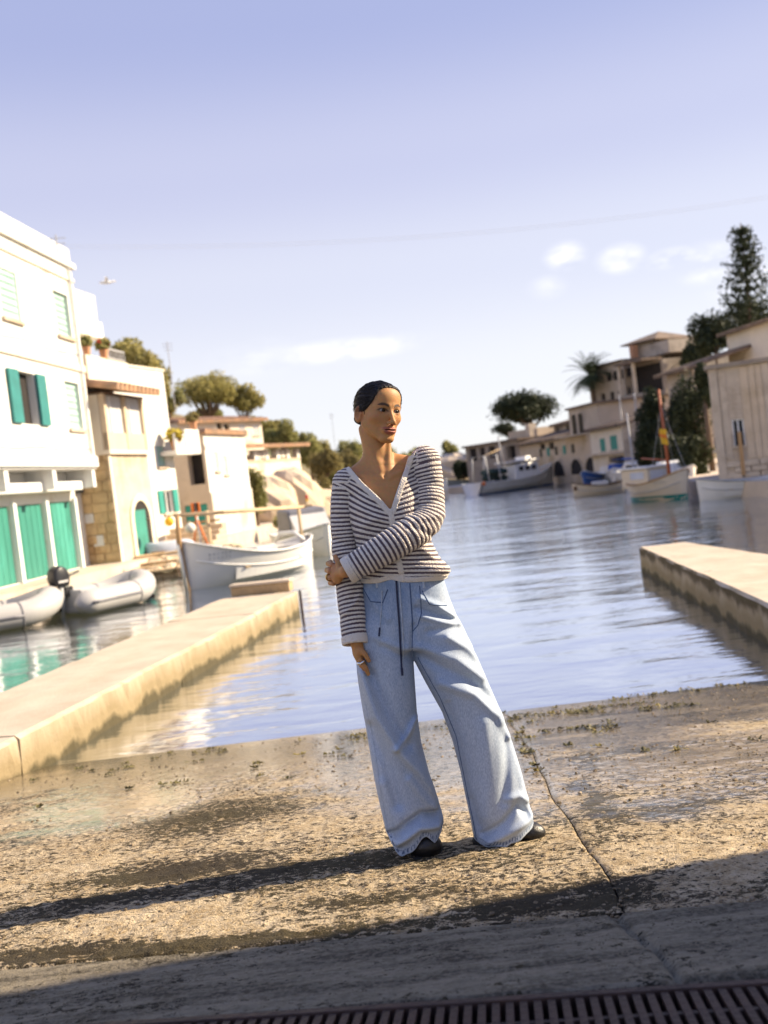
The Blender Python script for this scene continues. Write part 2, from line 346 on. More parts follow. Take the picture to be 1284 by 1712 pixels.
M('rusty_iron', (.055, .030, .022), .65, .35, 9, .5, 60, col2=(.10, .05, .03), c2amt=.4, metal=.2)
gr = thing('drain_grate', 'rusty brown iron drain grate across the foot of the picture', 'drain grate', (0, 1.88, zramp(1.88) + .004), RAD(-5.7))
gr.rotation_euler = (-.14, 0, RAD(-5.7))
MB().box(-2.2, 2.2, .258, .285, -.05, .010).build('rim', 'rusty_iron', gr, bevel=.003)
MB().box(-2.2, 2.2, -.285, -.258, -.05, .010).build('rim', 'rusty_iron', gr, bevel=.003)
MB().box(-2.2, 2.2, -.03, .0, -.03, .001).build('cross_rail', 'rusty_iron', gr)
MB().box(-2.2, 2.2, .15, .165, -.03, .001).build('cross_rail', 'rusty_iron', gr)
barme = None
for i in range(-46, 47):
    if barme is None:
        o = MB().box(-.0085, .0085, -.256, .256, -.035, .006).build('bar', 'rusty_iron', gr); barme = o.data
    else:
        o = bpy.data.objects.new('bar', barme); COL.objects.link(o); o.parent = gr
    o.location = (i * .030, 0, 0)

# loose stones and weed on the ramp
def scatter_stones():
    V = []; Fc = []; n = 0
    ico = np.array([(0, 0, 1), (.89, 0, .45), (.28, .85, .45), (-.72, .53, .45), (-.72, -.53, .45), (.28, -.85, .45), (.72, .53, -.45), (-.28, .85, -.45), (-.89, 0, -.45), (-.28, -.85, -.45), (.72, -.53, -.45), (0, 0, -1)])
    IF = np.array([(0, 1, 2), (0, 2, 3), (0, 3, 4), (0, 4, 5), (0, 5, 1), (1, 6, 2), (2, 7, 3), (3, 8, 4), (4, 9, 5), (5, 10, 1), (6, 7, 2), (7, 8, 3), (8, 9, 4), (9, 10, 5), (10, 6, 1), (11, 7, 6), (11, 8, 7), (11, 9, 8), (11, 10, 9), (11, 6, 10)])
    r = np.random.default_rng(3); VV = []; FF = []; k = 0
    tries = 0
    while k < 4200 and tries < 60000:
        tries += 1
        y = 2.62 + 5.2 * r.random() ** 1.6; x = (r.random() * 2 - 1) * (.6 + .42 * y)
        if fbm(np.array(x * 1.1 + 3), np.array(y * 1.5), 3) + .25 * r.random() < .06: continue
        s = (.0016 + .0042 * r.random() ** 3) * (1 + .09 * y)
        p = ico * (s * (.7 + .6 * r.random(3)) * np.array([1.3, 1.3, .7])) * (1 + .25 * (r.random((12, 1)) - .5)); a = r.random() * 6.3
        p = p @ np.array([[math.cos(a), -math.sin(a), 0], [math.sin(a), math.cos(a), 0], [0, 0, 1]])
        VV.append(p + np.array([x, y, zramp(y) + .001])); FF.append(IF + 12 * k); k += 1
    return np.concatenate(VV), np.concatenate(FF)
M('pebble_mix', (.16, .12, .07), .9, .6, 30, .2, 80, col2=(.45, .36, .25), c2amt=.4)
V, Fq = scatter_stones(); o = np_mesh('loose_pebbles', V, Fq, 'pebble_mix', None, False); struct(o, 'stuff'); tag(o, 'dark and pale grit and pebbles strewn over the concrete ramp', 'pebbles')
def scatter_weed():
    r = np.random.default_rng(5); VV = []; FF = []; n = 0
    spots = []
    for i in range(120):
        y = 5.7 + 2.2 * r.random(); x = -3.2 + 4.4 * r.random()
        if fbm(np.array(x * 1.3), np.array(y * 3.), 3) < -.02: continue
        spots.append((x, y, .012 + .03 * r.random()))
    for i in range(14):                                               # along the joint
        y = 5.0 + 2.6 * r.random(); spots.append((gx(y) + .02 * r.normal(), y, .008 + .012 * r.random()))
    for cx, cy, nn, sx, sy in ((1.35, 7.35, 26, .26, .10), (1.75, 7.0, 12, .2, .06), (.9, 7.4, 8, .12, .1), (1.05, 6.4, 12, .3, .1), (2.2, 7.9, 16, .3, .08), (-.2, 7.5, 24, .2, .12), (1.5, 5.6, 8, .4, .3)):
        for i in range(nn): spots.append((cx + sx * r.normal(), cy + sy * r.normal(), .03 + .04 * r.random()))
    for x, y, s in spots:
        for j in range(9):
            a = r.random() * 6.28; d = s * r.random(); px, py = x + d * 1.6 * math.cos(a), y + d * .7 * math.sin(a)
            w = .004 + .007 * r.random(); l = .012 + .03 * r.random(); b = r.random() * 6.28; z = zramp(py) + .004
            dx, dy = math.cos(b), math.sin(b)
            q = np.array([(px - dy * w, py + dx * w, z), (px + dy * w, py - dx * w, z), (px + dx * l + dy * w * .6, py + dy * l - dx * w * .6, z + .004 + .016 * r.random()), (px + dx * l - dy * w * .6, py + dy * l + dx * w * .6, z + .004 + .014 * r.random())])
            VV.append(q); FF.append([n, n + 1, n + 2, n + 3]); n += 4
    return np.concatenate(VV), np.array(FF)
M('seaweed', (.10, .085, .025), .6, .5, 12, .2, 60, col2=(.22, .17, .04), c2amt=.5)
V, Fq = scatter_weed(); o = np_mesh('seaweed', V, Fq, 'seaweed', None, False); struct(o, 'stuff'); tag(o, 'olive seaweed tufts left along the edge of the water', 'seaweed')

# ------------------------------------------------------------------ water
def water_material():
    m, nt, b, N, L = new_mat('water'); nt.nodes.remove(b); out = nt.nodes['Material Output']
    geo = N('ShaderNodeNewGeometry')
    def nz(sc, st, det=3):
        mp = N('ShaderNodeMapping'); mp.inputs['Scale'].default_value = st; mp.inputs['Rotation'].default_value = (0, 0, .12); L(geo.outputs['Position'], mp.inputs[0])
        n = N('ShaderNodeTexNoise'); n.inputs['Scale'].default_value = sc; n.inputs['Detail'].default_value = det; n.inputs['Roughness'].default_value = .5; n.inputs['Distortion'].default_value = .4; L(mp.outputs[0], n.inputs['Vector']); return n.outputs[0]
    a = nz(1.0, (.8, 1.9, 1), 4); bb = nz(5.5, (.7, 1.8, 1), 2); c = nz(.16, (1, 2.2, 1), 2)
    def mth(op, p, q):
        x = N('ShaderNodeMath'); x.operation = op
        for i, v in enumerate((p, q)):
            if isinstance(v, (int, float)): x.inputs[i].default_value = v
            else: L(v, x.inputs[i])
        return x.outputs[0]
    h = mth('ADD', mth('MULTIPLY', a, 1.0), mth('ADD', mth('MULTIPLY', bb, .10), mth('MULTIPLY', c, 2.0)))
    bp = N('ShaderNodeBump'); bp.inputs['Distance'].default_value = .06; L(h, bp.inputs['Height']); sy_ = N('ShaderNodeSeparateXYZ'); L(geo.outputs['Position'], sy_.inputs[0]); dm = N('ShaderNodeMapRange'); dm.inputs[1].default_value = 12; dm.inputs[2].default_value = 45; dm.inputs[3].default_value = .38; dm.inputs[4].default_value = 1.0; L(sy_.outputs[1], dm.inputs[0]); L(dm.outputs[0], bp.inputs['Strength'])
    lw = N('ShaderNodeLayerWeight'); lw.inputs[0].default_value = .5; fr = N('ShaderNodeMapRange'); fr.inputs[1].default_value = .25; fr.inputs[2].default_value = .88; fr.inputs[3].default_value = .22; fr.inputs[4].default_value = .96; L(lw.outputs['Facing'], fr.inputs[0])
    tr = N('ShaderNodeBsdfTransparent'); tr.inputs[0].default_value = (.72, .78, .72, 1)
    gl = N('ShaderNodeBsdfGlossy'); gl.inputs[0].default_value = (.88, .92, 1, 1); gl.inputs['Roughness'].default_value = .10; L(bp.outputs[0], gl.inputs['Normal'])
    mx = N('ShaderNodeMixShader'); L(fr.outputs[0], mx.inputs[0]); L(tr.outputs[0], mx.inputs[1]); L(gl.outputs[0], mx.inputs[2]); L(mx.outputs[0], out.inputs[0])
water_material()
struct(MB().grid(np.array([[[x, y, 0.] for x in (-160, 160)] for y in (4, 400)])).build('water', 'water'))
M('seabed_mud', (.26, .25, .18), .95, .3, .4, .2, 5, col2=(.15, .16, .13), c2amt=.4)
struct(MB().grid(np.array([[[x, y, -1.1] for x in (-160, 160)] for y in (6, 400)])).build('seabed', 'seabed_mud'))

# ------------------------------------------------------------------ piers
def pier_material(name, moss):
    m, nt, b, N, L = new_mat(name)
    geo = N('ShaderNodeNewGeometry'); sep = N('ShaderNodeSeparateXYZ'); L(geo.outputs['Position'], sep.inputs[0])
    def noise(sc, st=(1, 1, 1), det=5):
        mp = N('ShaderNodeMapping'); mp.inputs['Scale'].default_value = st; L(geo.outputs['Position'], mp.inputs[0])
        n = N('ShaderNodeTexNoise'); n.inputs['Scale'].default_value = sc; n.inputs['Detail'].default_value = det; n.inputs['Roughness'].default_value = .62; L(mp.outputs[0], n.inputs['Vector']); return n.outputs[0]
    n1 = noise(2.2); n2 = noise(3.2, (1, 1, .5), 8); n3 = noise(40)
    r = N('ShaderNodeValToRGB'); L(n1, r.inputs[0]); e = r.color_ramp.elements; e[0].position = .3; e[0].color = (.48, .39, .28, 1); e[1].position = .7; e[1].color = (.60, .51, .39, 1)
    # tide stain climbs the sides from the water in drips
    ad = N('ShaderNodeMath'); ad.operation = 'MULTIPLY_ADD'; L(n2, ad.inputs[0]); ad.inputs[1].default_value = -.34; L(sep.outputs[2], ad.inputs[2])
    st = N('ShaderNodeMapRange'); st.inputs[1].default_value = -.02; st.inputs[2].default_value = .27; st.inputs[3].default_value = 1; st.inputs[4].default_value = 0; L(ad.outputs[0], st.inputs[0])
    nz_ = N('ShaderNodeSeparateXYZ'); L(geo.outputs['Normal'], nz_.inputs[0]); sd = N('ShaderNodeMapRange'); sd.inputs[1].default_value = .9; sd.inputs[2].default_value = .5; L(nz_.outputs[2], sd.inputs[0]); ms = N('ShaderNodeMath'); ms.operation = 'MULTIPLY'; L(st.outputs[0], ms.inputs[0]); L(sd.outputs[0], ms.inputs[1])
    mx = N('ShaderNodeMix'); mx.data_type = 'RGBA'; L(ms.outputs[0], mx.inputs[0]); L(r.outputs[0], mx.inputs[6]); mx.inputs[7].default_value = (.29, .225, .125, 1)
    s2 = N('ShaderNodeMapRange'); s2.inputs[1].default_value = -.13; s2.inputs[2].default_value = -.07; s2.inputs[3].default_value = 1; s2.inputs[4].default_value = 0; L(ad.outputs[0], s2.inputs[0])
    m2 = N('ShaderNodeMix'); m2.data_type = 'RGBA'; L(s2.outputs[0], m2.inputs[0]); L(mx.outputs[2], m2.inputs[6]); m2.inputs[7].default_value = (.075, .060, .026, 1)
    src = m2.outputs[2]
    if moss:                                               # dark growth hanging from the rim
        sn = N('ShaderNodeSeparateXYZ'); L(geo.outputs['Normal'], sn.inputs[0]); q = N('ShaderNodeMath'); q.operation = 'MULTIPLY_ADD'; L(noise(2.6, (1, 1, .6), 7), q.inputs[0]); q.inputs[1].default_value = .42; L(sep.outputs[2], q.inputs[2])
        a1 = N('ShaderNodeMapRange'); a1.inputs[1].default_value = .44; a1.inputs[2].default_value = .52; L(q.outputs[0], a1.inputs[0]); a2 = N('ShaderNodeMapRange'); a2.inputs[1].default_value = .75; a2.inputs[2].default_value = .35; L(sn.outputs[2], a2.inputs[0])
        p = N('ShaderNodeMath'); p.operation = 'MULTIPLY'; L(a1.outputs[0], p.inputs[0]); L(a2.outputs[0], p.inputs[1]); m3 = N('ShaderNodeMix'); m3.data_type = 'RGBA'; L(p.outputs[0], m3.inputs[0]); L(src, m3.inputs[6]); m3.inputs[7].default_value = (.085, .060, .022, 1); src = m3.outputs[2]
    L(src, b.inputs['Base Color']); b.inputs['Roughness'].default_value = .85
    bp = N('ShaderNodeBump'); bp.inputs['Strength'].default_value = .5; bp.inputs['Distance'].default_value = .012; L(n3, bp.inputs['Height']); L(bp.outputs[0], b.inputs['Normal'])
pier_material('pier_concrete', False); pier_material('mossy_concrete', True)
def pier_block(name, A, B, C_, D, z1, parent, seed=0, mat='pier_concrete'):
    """worn concrete block between four plan corners (A-B is the edge seen from the ramp)"""
    A, B, C_, D = [np.array(p, float) for p in (A, B, C_, D)]; n, k = 40, 12
    prof = []                                            # section: u across (0 = A-B edge), z
    for z in np.linspace(-1.1, z1 - .03, 9): prof.append((0, z))
    for u in np.linspace(.02, .98, k): prof.append((u, z1))
    for z in np.linspace(z1 - .03, -1.1, 6): prof.append((1, z))
    P = np.zeros((len(prof), n, 3)); t = np.linspace(0, 1, n)
    for i, (u, z) in enumerate(prof):
        e0 = A[None] + (B - A)[None] * t[:, None]; e1 = D[None] + (C_ - D)[None] * t[:, None]; p = e0 + (e1 - e0) * u
        P[i, :, 0] = p[:, 0] + (.03 * fbm(p[:, 1] * 2.2 + seed, z * 3 + 0 * t, 3) + .02 * fbm(p[:, 1] * 9 + seed, z * 12 + 0 * t, 3)) * (u in (0, 1)) + 0 * .018 * fbm(p[:, 1] * 2.2 + seed, z * 3 + 0 * t, 3) * (u in (0, 1)); P[i, :, 1] = p[:, 1]; P[i, :, 2] = z + .010 * fbm(p[:, 1] * 1.8 + u * 3, u * 4 + seed + 0 * t, 3) * (z > 0)
    mb = MB(); mb.grid(P[:, ::-1]); nrow = len(prof)
    mb.f.append(tuple(i * n + (n - 1) for i in range(nrow))[::-1]); mb.f.append(tuple(i * n for i in range(nrow)))
    return mb.build(name, mat, parent, False)
pl = thing('concrete_pier', 'pale concrete jetty with ochre tide stains on the boats side', 'pier', (0, 0, 0))
pl['label'] = 'long sunlit concrete jetty with ochre stained side below the white boats'
dL = np.array([.182, 1.0])
def lp(y, w=0.): return np.array([-2.94 + .182 * (y - 8) - w, y + .182 * w])
ybr = [4.6, 7.62, 10.9, 13.6, 15.85]
for i in range(4):
    g = .004
    pier_block('concrete_block', lp(ybr[i] + g), lp(ybr[i + 1] - g), lp(ybr[i + 1] - g, 1.28), lp(ybr[i] + g, 1.28), .35 + .006 * (i % 2), pl, i * 7)
pr = thing('concrete_pier', 'shaded concrete jetty end with dark mossy rim facing the ramp', 'pier', (0, 0, 0))
def rp(y, w=0.): return np.array([3.98 + .085 * (y - 15.64) + w, y - .07 * w])
pier_block('concrete_block', rp(15.9), rp(12.02), rp(12.02, 1.35), rp(15.9, .72), .40, pr, 3, 'mossy_concrete')
pier_block('concrete_block', rp(12.0), rp(6.2), rp(6.2, 2.6), rp(12.0, 1.354), .403, pr, 9, 'mossy_concrete')
for q in pr.children:                                      # orientation of these two runs the other way
    q.data.flip_normals()
MB().tube([(*(lp(15.86) + np.array([.02, .03])), -.6), (*(lp(15.86) + np.array([.02, .03])), .36)], .022, 8).build('iron_bar', 'rusty_iron', pl)
sb = thing('stone_block', 'low rusty brown stone block lying on the jetty end', 'stone block', (-2.12, 16.15, .35), RAD(-12))
MB().box(-.50, .50, -.11, .11, 0, .155).build('block', 'stone_wall', sb, bevel=.02)
MB().box(-.52, .52, -.13, .13, .156, .20).build('cap', 'pale_stone', sb, bevel=.012)

# ------------------------------------------------------------------ quays and hills
M('quay_paving', (.60, .50, .40), .85, .1, 1.2, .4, 12, col2=(.48, .38, .28), c2amt=.4)
QL = [(-10.5, 6), (-7.5, 24.5), (-6.55, 29.5), (-5.9, 36), (-5.3, 44), (-3.6, 52), (-2.8, 60), (-2.4, 90), (-90, 90), (-90, 6)]
QR = [(-2.5, 89), (4, 84), (7, 79.5), (15.8, 77.5), (14.8, 62), (12.8, 48), (11.0, 33.2), (13, 26), (30, 18), (120, 18), (120, 90), (-2.5, 90.0)]
def quay(name, poly, z):
    return struct(MB().prism(poly, 'z', -1.2, z).build(name, 'quay_paving'))
quay('quay_left', QL, .5); quay('quay_right', QR, .503)
def ss(a, b, x): t = np.clip((x - a) / (b - a), 0, 1); return t * t * (3 - 2 * t)
def hill_h(X, Y):
    left = ss(-9, -42, X) * ss(36, 85, Y) * 8
    left += ss(-4, -16, X) * ss(52, 75, Y) * 3.5
    right = ss(17, 52, X) * ss(26, 48, Y) * 7 + ss(16, 24, X) * ss(70, 84, Y) * 5.2 + ss(24, 60, X) * ss(75, 130, Y) * 5
    back = ss(82, 96, Y) * 1.6 + ss(95, 170, Y) * 5 * (.5 + .5 * ss(10, -40, X))
    right = right * (1 - .75 * ss(92, 112, Y)) * (1 - .45 * ss(60, 75, Y)); h = np.maximum(np.maximum(left, right), 0) + back * (1 - .8 * ss(4, 14, X))
    return h + ss(.2, 3, h) * 1.2 * fbm(X * .12, Y * .12, 4)
M('hill_earth', (.20, .16, .09), .95, .3, .25, .6, 3, col2=(.08, .10, .04), c2amt=.6, dist=.2)
hx = np.linspace(-120, 130, 190); hy = np.linspace(28, 300, 170); X, Y = np.meshgrid(hx, hy)
P = np.stack([X, Y, hill_h(X, Y) - .25 + .0 * X], -1); P[..., 2] = np.where(hill_h(X, Y) < .3, -2.2, P[..., 2])
P[..., 2] = np.where((np.abs(X - 5) < 9) & (Y < 84), -2.2, P[..., 2])
struct(MB().grid(P).build('hillside', 'hill_earth', None, True))
# ================================================================== houses
class House:
    """box house. local x runs along the front (to the right as seen from outside), local y goes into the house"""
    def __init__(s, name, label, base, heading, L, D, H, group=None, cat='house'):
        s.t = thing(name, label, cat, base, math.pi / 2 - heading, group); s.b = np.array(base, float); s.h = heading
        s.d = np.array([math.sin(heading), math.cos(heading), 0]); s.i = np.array([-math.cos(heading), math.sin(heading), 0]); s.L, s.D, s.H = L, D, H
        s.op = {'front': [], 'left': [], 'right': []}
    # pixel -> (along, z) on a face
    def hit(s, px, py, face='front', off=0.0):
        r = ray(px, py)
        if face == 'front': n, o = s.i, s.b + s.i * off
        elif face == 'left': n, o = s.d, s.b + s.d * off
        else: n, o = s.d, s.b + s.d * s.L
        t = np.dot(o - CAM_C, n) / np.dot(r, n); p = CAM_C + r * t - s.b
        return (np.dot(p, s.d) if face == 'front' else np.dot(p, s.i)), p[2]
    def frame(s, face, off=0.0):
        if face == 'front': return np.array([0, off, 0.]), np.array([1., 0, 0]), np.array([0, 1., 0]), s.L
        if face == 'left': return np.array([off, s.D, 0.]), np.array([0, -1., 0]), np.array([1., 0, 0]), s.D
        return np.array([s.L - off, 0, 0.]), np.array([0, 1., 0]), np.array([-1., 0, 0]), s.D
    def u(s, face, a):                        # 'along' from hit() -> face coordinate
        return s.D - a if face == 'left' else a
    def pt(s, face, u, z, dep=0.0):
        o, r, i, W = s.frame(face); return o + r * u + i * dep + np.array([0, 0, z])
    def slab(s, name, face, u0, u1, z0, z1, d0, d1, mat, parent=None, bevel=0):
        """box on a face: u along, z up, depth d0..d1 (negative = proud of the wall)"""
        o, r, i, W = s.frame(face); mb = MB()
        P = [o + r * a + i * d + np.array([0, 0, z]) for z in (z0, z1) for d in (d0, d1) for a in (u0, u1)]
        mb.add(P, [(0, 2, 3, 1), (4, 5, 7, 6), (0, 1, 5, 4), (1, 3, 7, 5), (3, 2, 6, 7), (2, 0, 4, 6)])
        return mb.build(name, mat, parent or s.t, bevel=bevel)
    def window(s, face, u, z, w, h, kind='dark', shut='shutter_green', depth=.16, frame='white_paint', name='window'):
        """an opening centred at u with its sill at z"""
        s.op[face].append((u - w / 2, u + w / 2, z, z + h, depth))
        f = .05
        win = s.slab(name, face, u - w / 2 - .01, u + w / 2 + .01, z - .01, z + h + .01, depth - .02, depth + .05, {'dark': 'glass_dark', 'open': 'opening_dark', 'closed': shut, 'shutters': 'glass_dark', 'door': shut, 'pale': 'pale_grey'}.get(kind, 'glass_dark'))
        if kind in ('dark', 'shutters', 'pale'):
            for a, b in ((u - w / 2, u - w / 2 + f), (u + w / 2 - f, u + w / 2), (u - f / 2, u + f / 2)): s.slab('frame_bar', face, a, b, z, z + h, depth - .07, depth - .021, frame, win)
            s.slab('frame_bar', face, u - w / 2 + f, u + w / 2 - f, z + h - f, z + h - .002, depth - .06, depth - .021, frame, win)
        if kind == 'closed':
            n = max(4, int(h / .16))
            for k in range(n): s.slab('slat', face, u - w / 2 + .05, u + w / 2 - .05, z + (k + .15) * h / n, z + (k + .8) * h / n, depth - .045, depth - .021, shut, win)
        if kind == 'door':
            n = max(3, int(w / .3))
            for k in range(n): s.slab('board', face, u - w / 2 + k * w / n + .01, u - w / 2 + (k + 1) * w / n - .01, z + .02, z + h - .02, depth - .05, depth - .021, shut, win)
        if kind == 'shutters':
            for sg in (-1, 1):
                c = u + sg * (w / 2 + w / 4 + .02); sh = s.slab('shutter', face, c - w / 4, c + w / 4, z, z + h, -.05, -.004, shut, win)
        if kind in ('dark', 'shutters', 'pale', 'closed'): s.slab('sill', face, u - w / 2 - .08, u + w / 2 + .08, z - .09, z - .012, -.08, depth - .03, 'pale_stone', win)
        return win
    def wall(s, mat, endmat=None, name='wall', H=None, L=None, faces=('front', 'left', 'right')):
        for face in faces:
            o, r, i, W = s.frame(face); Hh = H or s.H; ops = s.op[face]; mb = MB()
            xs = sorted({0., W} | {min(max(a, 0), W) for q in ops for a in q[:2]}); zs = sorted({-1.0, Hh} | {min(max(a, -1.), Hh) for q in ops for a in q[2:4]})
            def P(u, z, d=0): return o + r * u + i * d + np.array([0, 0, z])
            for a, b in zip(xs[:-1], xs[1:]):
                for c, e in zip(zs[:-1], zs[1:]):
                    mu, mz = (a + b) / 2, (c + e) / 2
                    if any(q[0] < mu < q[1] and q[2] < mz < q[3] for q in ops): continue
                    mb.add([P(a, c), P(b, c), P(b, e), P(a, e)], [(0, 1, 2, 3)])
            for (a, b, c, e, d) in ops:
                mb.add([P(a, c), P(b, c), P(b, e), P(a, e), P(a, c, d), P(b, c, d), P(b, e, d), P(a, e, d)], [(0, 4, 5, 1), (1, 5, 6, 2), (2, 6, 7, 3), (3, 7, 4, 0)])
            mb.build(name, (endmat if face != 'front' and endmat else mat), s.t)
        Hh = H or s.H
        MB().add([(0, s.D, -1), (s.L, s.D, -1), (s.L, s.D, Hh), (0, s.D, Hh)], [(3, 2, 1, 0)]).build(name, mat, s.t)
    def lbox(s, name, x0, x1, y0, y1, z0, z1, mat, parent=None, bevel=0): return MB().box(x0, x1, y0, y1, z0, z1).build(name, mat, parent or s.t, bevel=bevel)
    def tiles(s, name, x0, x1, y0, y1, z0, z1, mat='roof_tile', parent=None, pitch=.28):
        """mono-pitch roof of barrel tiles: low edge along y0 at z0, high edge along y1 at z1"""
        base = MB(); base.add([(x0, y0, z0 - .08), (x1, y0, z0 - .08), (x1, y1, z1 - .08), (x0, y1, z1 - .08), (x0, y0, z0), (x1, y0, z0), (x1, y1, z1), (x0, y1, z1)], [(0, 3, 2, 1), (4, 5, 6, 7), (0, 1, 5, 4), (1, 2, 6, 5), (2, 3, 7, 6), (3, 0, 4, 7)])
        rf = base.build(name, mat, parent or s.t); n = max(3, int(abs(x1 - x0) / pitch)); mb = MB(); w = (x1 - x0) / n
        for k in range(n):
            xc = x0 + (k + .5) * w; mb.tube([(xc, y0 - .03, z0 + .01), (xc, y1, z1 + .01)], w * .42, 6)
        mb.build('tile_row', mat, rf)
        return rf
    def rail(s, name, face, u0, u1, z0, z1, dep, mat, n=10, parent=None):
        r = s.slab(name, face, u0, u1, z1 - .04, z1, dep, dep + .05, mat, parent)
        s.slab('lower_rail', face, u0, u1, z0 + .05, z0 + .08, dep + .01, dep + .04, mat, r)
        for k in range(n + 1):
            c = u0 + (u1 - u0) * k / n; s.slab('baluster', face, c - .012, c + .012, z0, z1 - .041, dep + .01, dep + .035, mat, r)
        return r
def pot_plant(loc, label, s=.3, leaf='leaf_mid', flower=None):
    t = thing('potted_plant', label, 'plant', loc)
    MB().tube([(0, 0, 0), (0, 0, s * .8)], [s * .3, s * .42], 10).build('pot', 'terracotta', t)
    leaf_blob('foliage', t, [(0, 0, s * 1.25, s * .62, s * .62, s * .5)], 160, s * .28, leaf)
    if flower:
        mb = MB(); r = np.random.default_rng(int(abs(loc[0] * 97 + loc[1] * 31)))
        for k in range(9):
            p = r.normal(0, 1, 3); p /= np.linalg.norm(p); mb.ellipsoid((p[0] * s * .55, p[1] * s * .55, s * 1.25 + abs(p[2]) * s * .45), (s * .13,) * 3, 6, 4)
        mb.build('flower', flower, t)
    return t

# ------------------------------------------------------------------ foliage helpers (used by plants and trees)
def leafmat(name, c1, c2, tr=.25):
    m, nt, b, N, L = new_mat(name)
    at = N('ShaderNodeAttribute'); at.attribute_name = 'tint'; r = N('ShaderNodeValToRGB'); L(at.outputs['Fac'], r.inputs[0]); e = r.color_ramp.elements
    e[0].color = (*c1, 1); e[1].color = (*c2, 1); L(r.outputs[0], b.inputs['Base Color']); b.inputs['Roughness'].default_value = .65; b.inputs['Specular IOR Level'].default_value = .25
    t = N('ShaderNodeBsdfTranslucent'); L(r.outputs[0], t.inputs[0]); mx = N('ShaderNodeMixShader'); mx.inputs[0].default_value = tr
    out = nt.nodes['Material Output']; L(b.outputs[0], mx.inputs[1]); L(t.outputs[0], mx.inputs[2]); L(mx.outputs[0], out.inputs[0])
leafmat('leaf_mid', (.16, .175, .06), (.50, .46, .19), .55)
leafmat('leaf_pine', (.21, .205, .065), (.58, .50, .20), .55)
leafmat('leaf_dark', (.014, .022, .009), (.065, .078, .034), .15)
leafmat('leaf_dry', (.17, .15, .06), (.40, .33, .14), .5)
leafmat('leaf_yellow', (.30, .22, .03), (.55, .45, .06))
leafmat('leaf_palm', (.018, .030, .012), (.085, .10, .04))
M('bark', (.14, .095, .06), .9, .25, 4, .6, 20, stretch=(1, 1, .3))
def leaf_blob(name, parent, blobs, n, size, mat, seed=None, shell=.55, aspect=.45):
    """many leaf-sized faces spread through ellipsoid clumps: blobs = (x,y,z,rx,ry,rz)"""
    r = np.random.default_rng(seed if seed is not None else int(abs(blobs[0][0] * 131 + blobs[0][1] * 71 + blobs[0][2] * 13) * 10) + n)
    B = np.array(blobs, float); vol = np.maximum(B[:, 3] * B[:, 4] * B[:, 5], 1e-6) ** (2 / 3); pr = vol / vol.sum(); k = r.choice(len(B), n, p=pr)
    d = r.normal(size=(n, 3)); d /= np.linalg.norm(d, axis=1)[:, None]; rad = 1 - shell * r.random(n) ** 2 + .10 * r.normal(size=n)
    c = B[k, :3] + d * B[k, 3:] * rad[:, None]
    nrm = d + .8 * r.normal(size=(n, 3)); nrm /= np.linalg.norm(nrm, axis=1)[:, None]
    a = r.normal(size=(n, 3)); u = np.cross(nrm, a); u /= np.linalg.norm(u, axis=1)[:, None]; w = np.cross(nrm, u)
    s = size * (.55 + .9 * r.random(n))[:, None]
    V = np.stack([c - u * s, c - w * s * aspect, c + u * s, c + w * s * aspect], 1).reshape(-1, 3); Fq = np.arange(4 * n).reshape(n, 4)
    o = np_mesh(name, V, Fq, mat, parent, False)
    tint = np.clip(.5 + .22 * r.normal(size=n) + .25 * (r.random(len(B))[k] - .5), 0, 1)
    at = o.data.attributes.new('tint', 'FLOAT', 'FACE'); at.data.foreach_set('value', tint.astype(np.float32)); return o

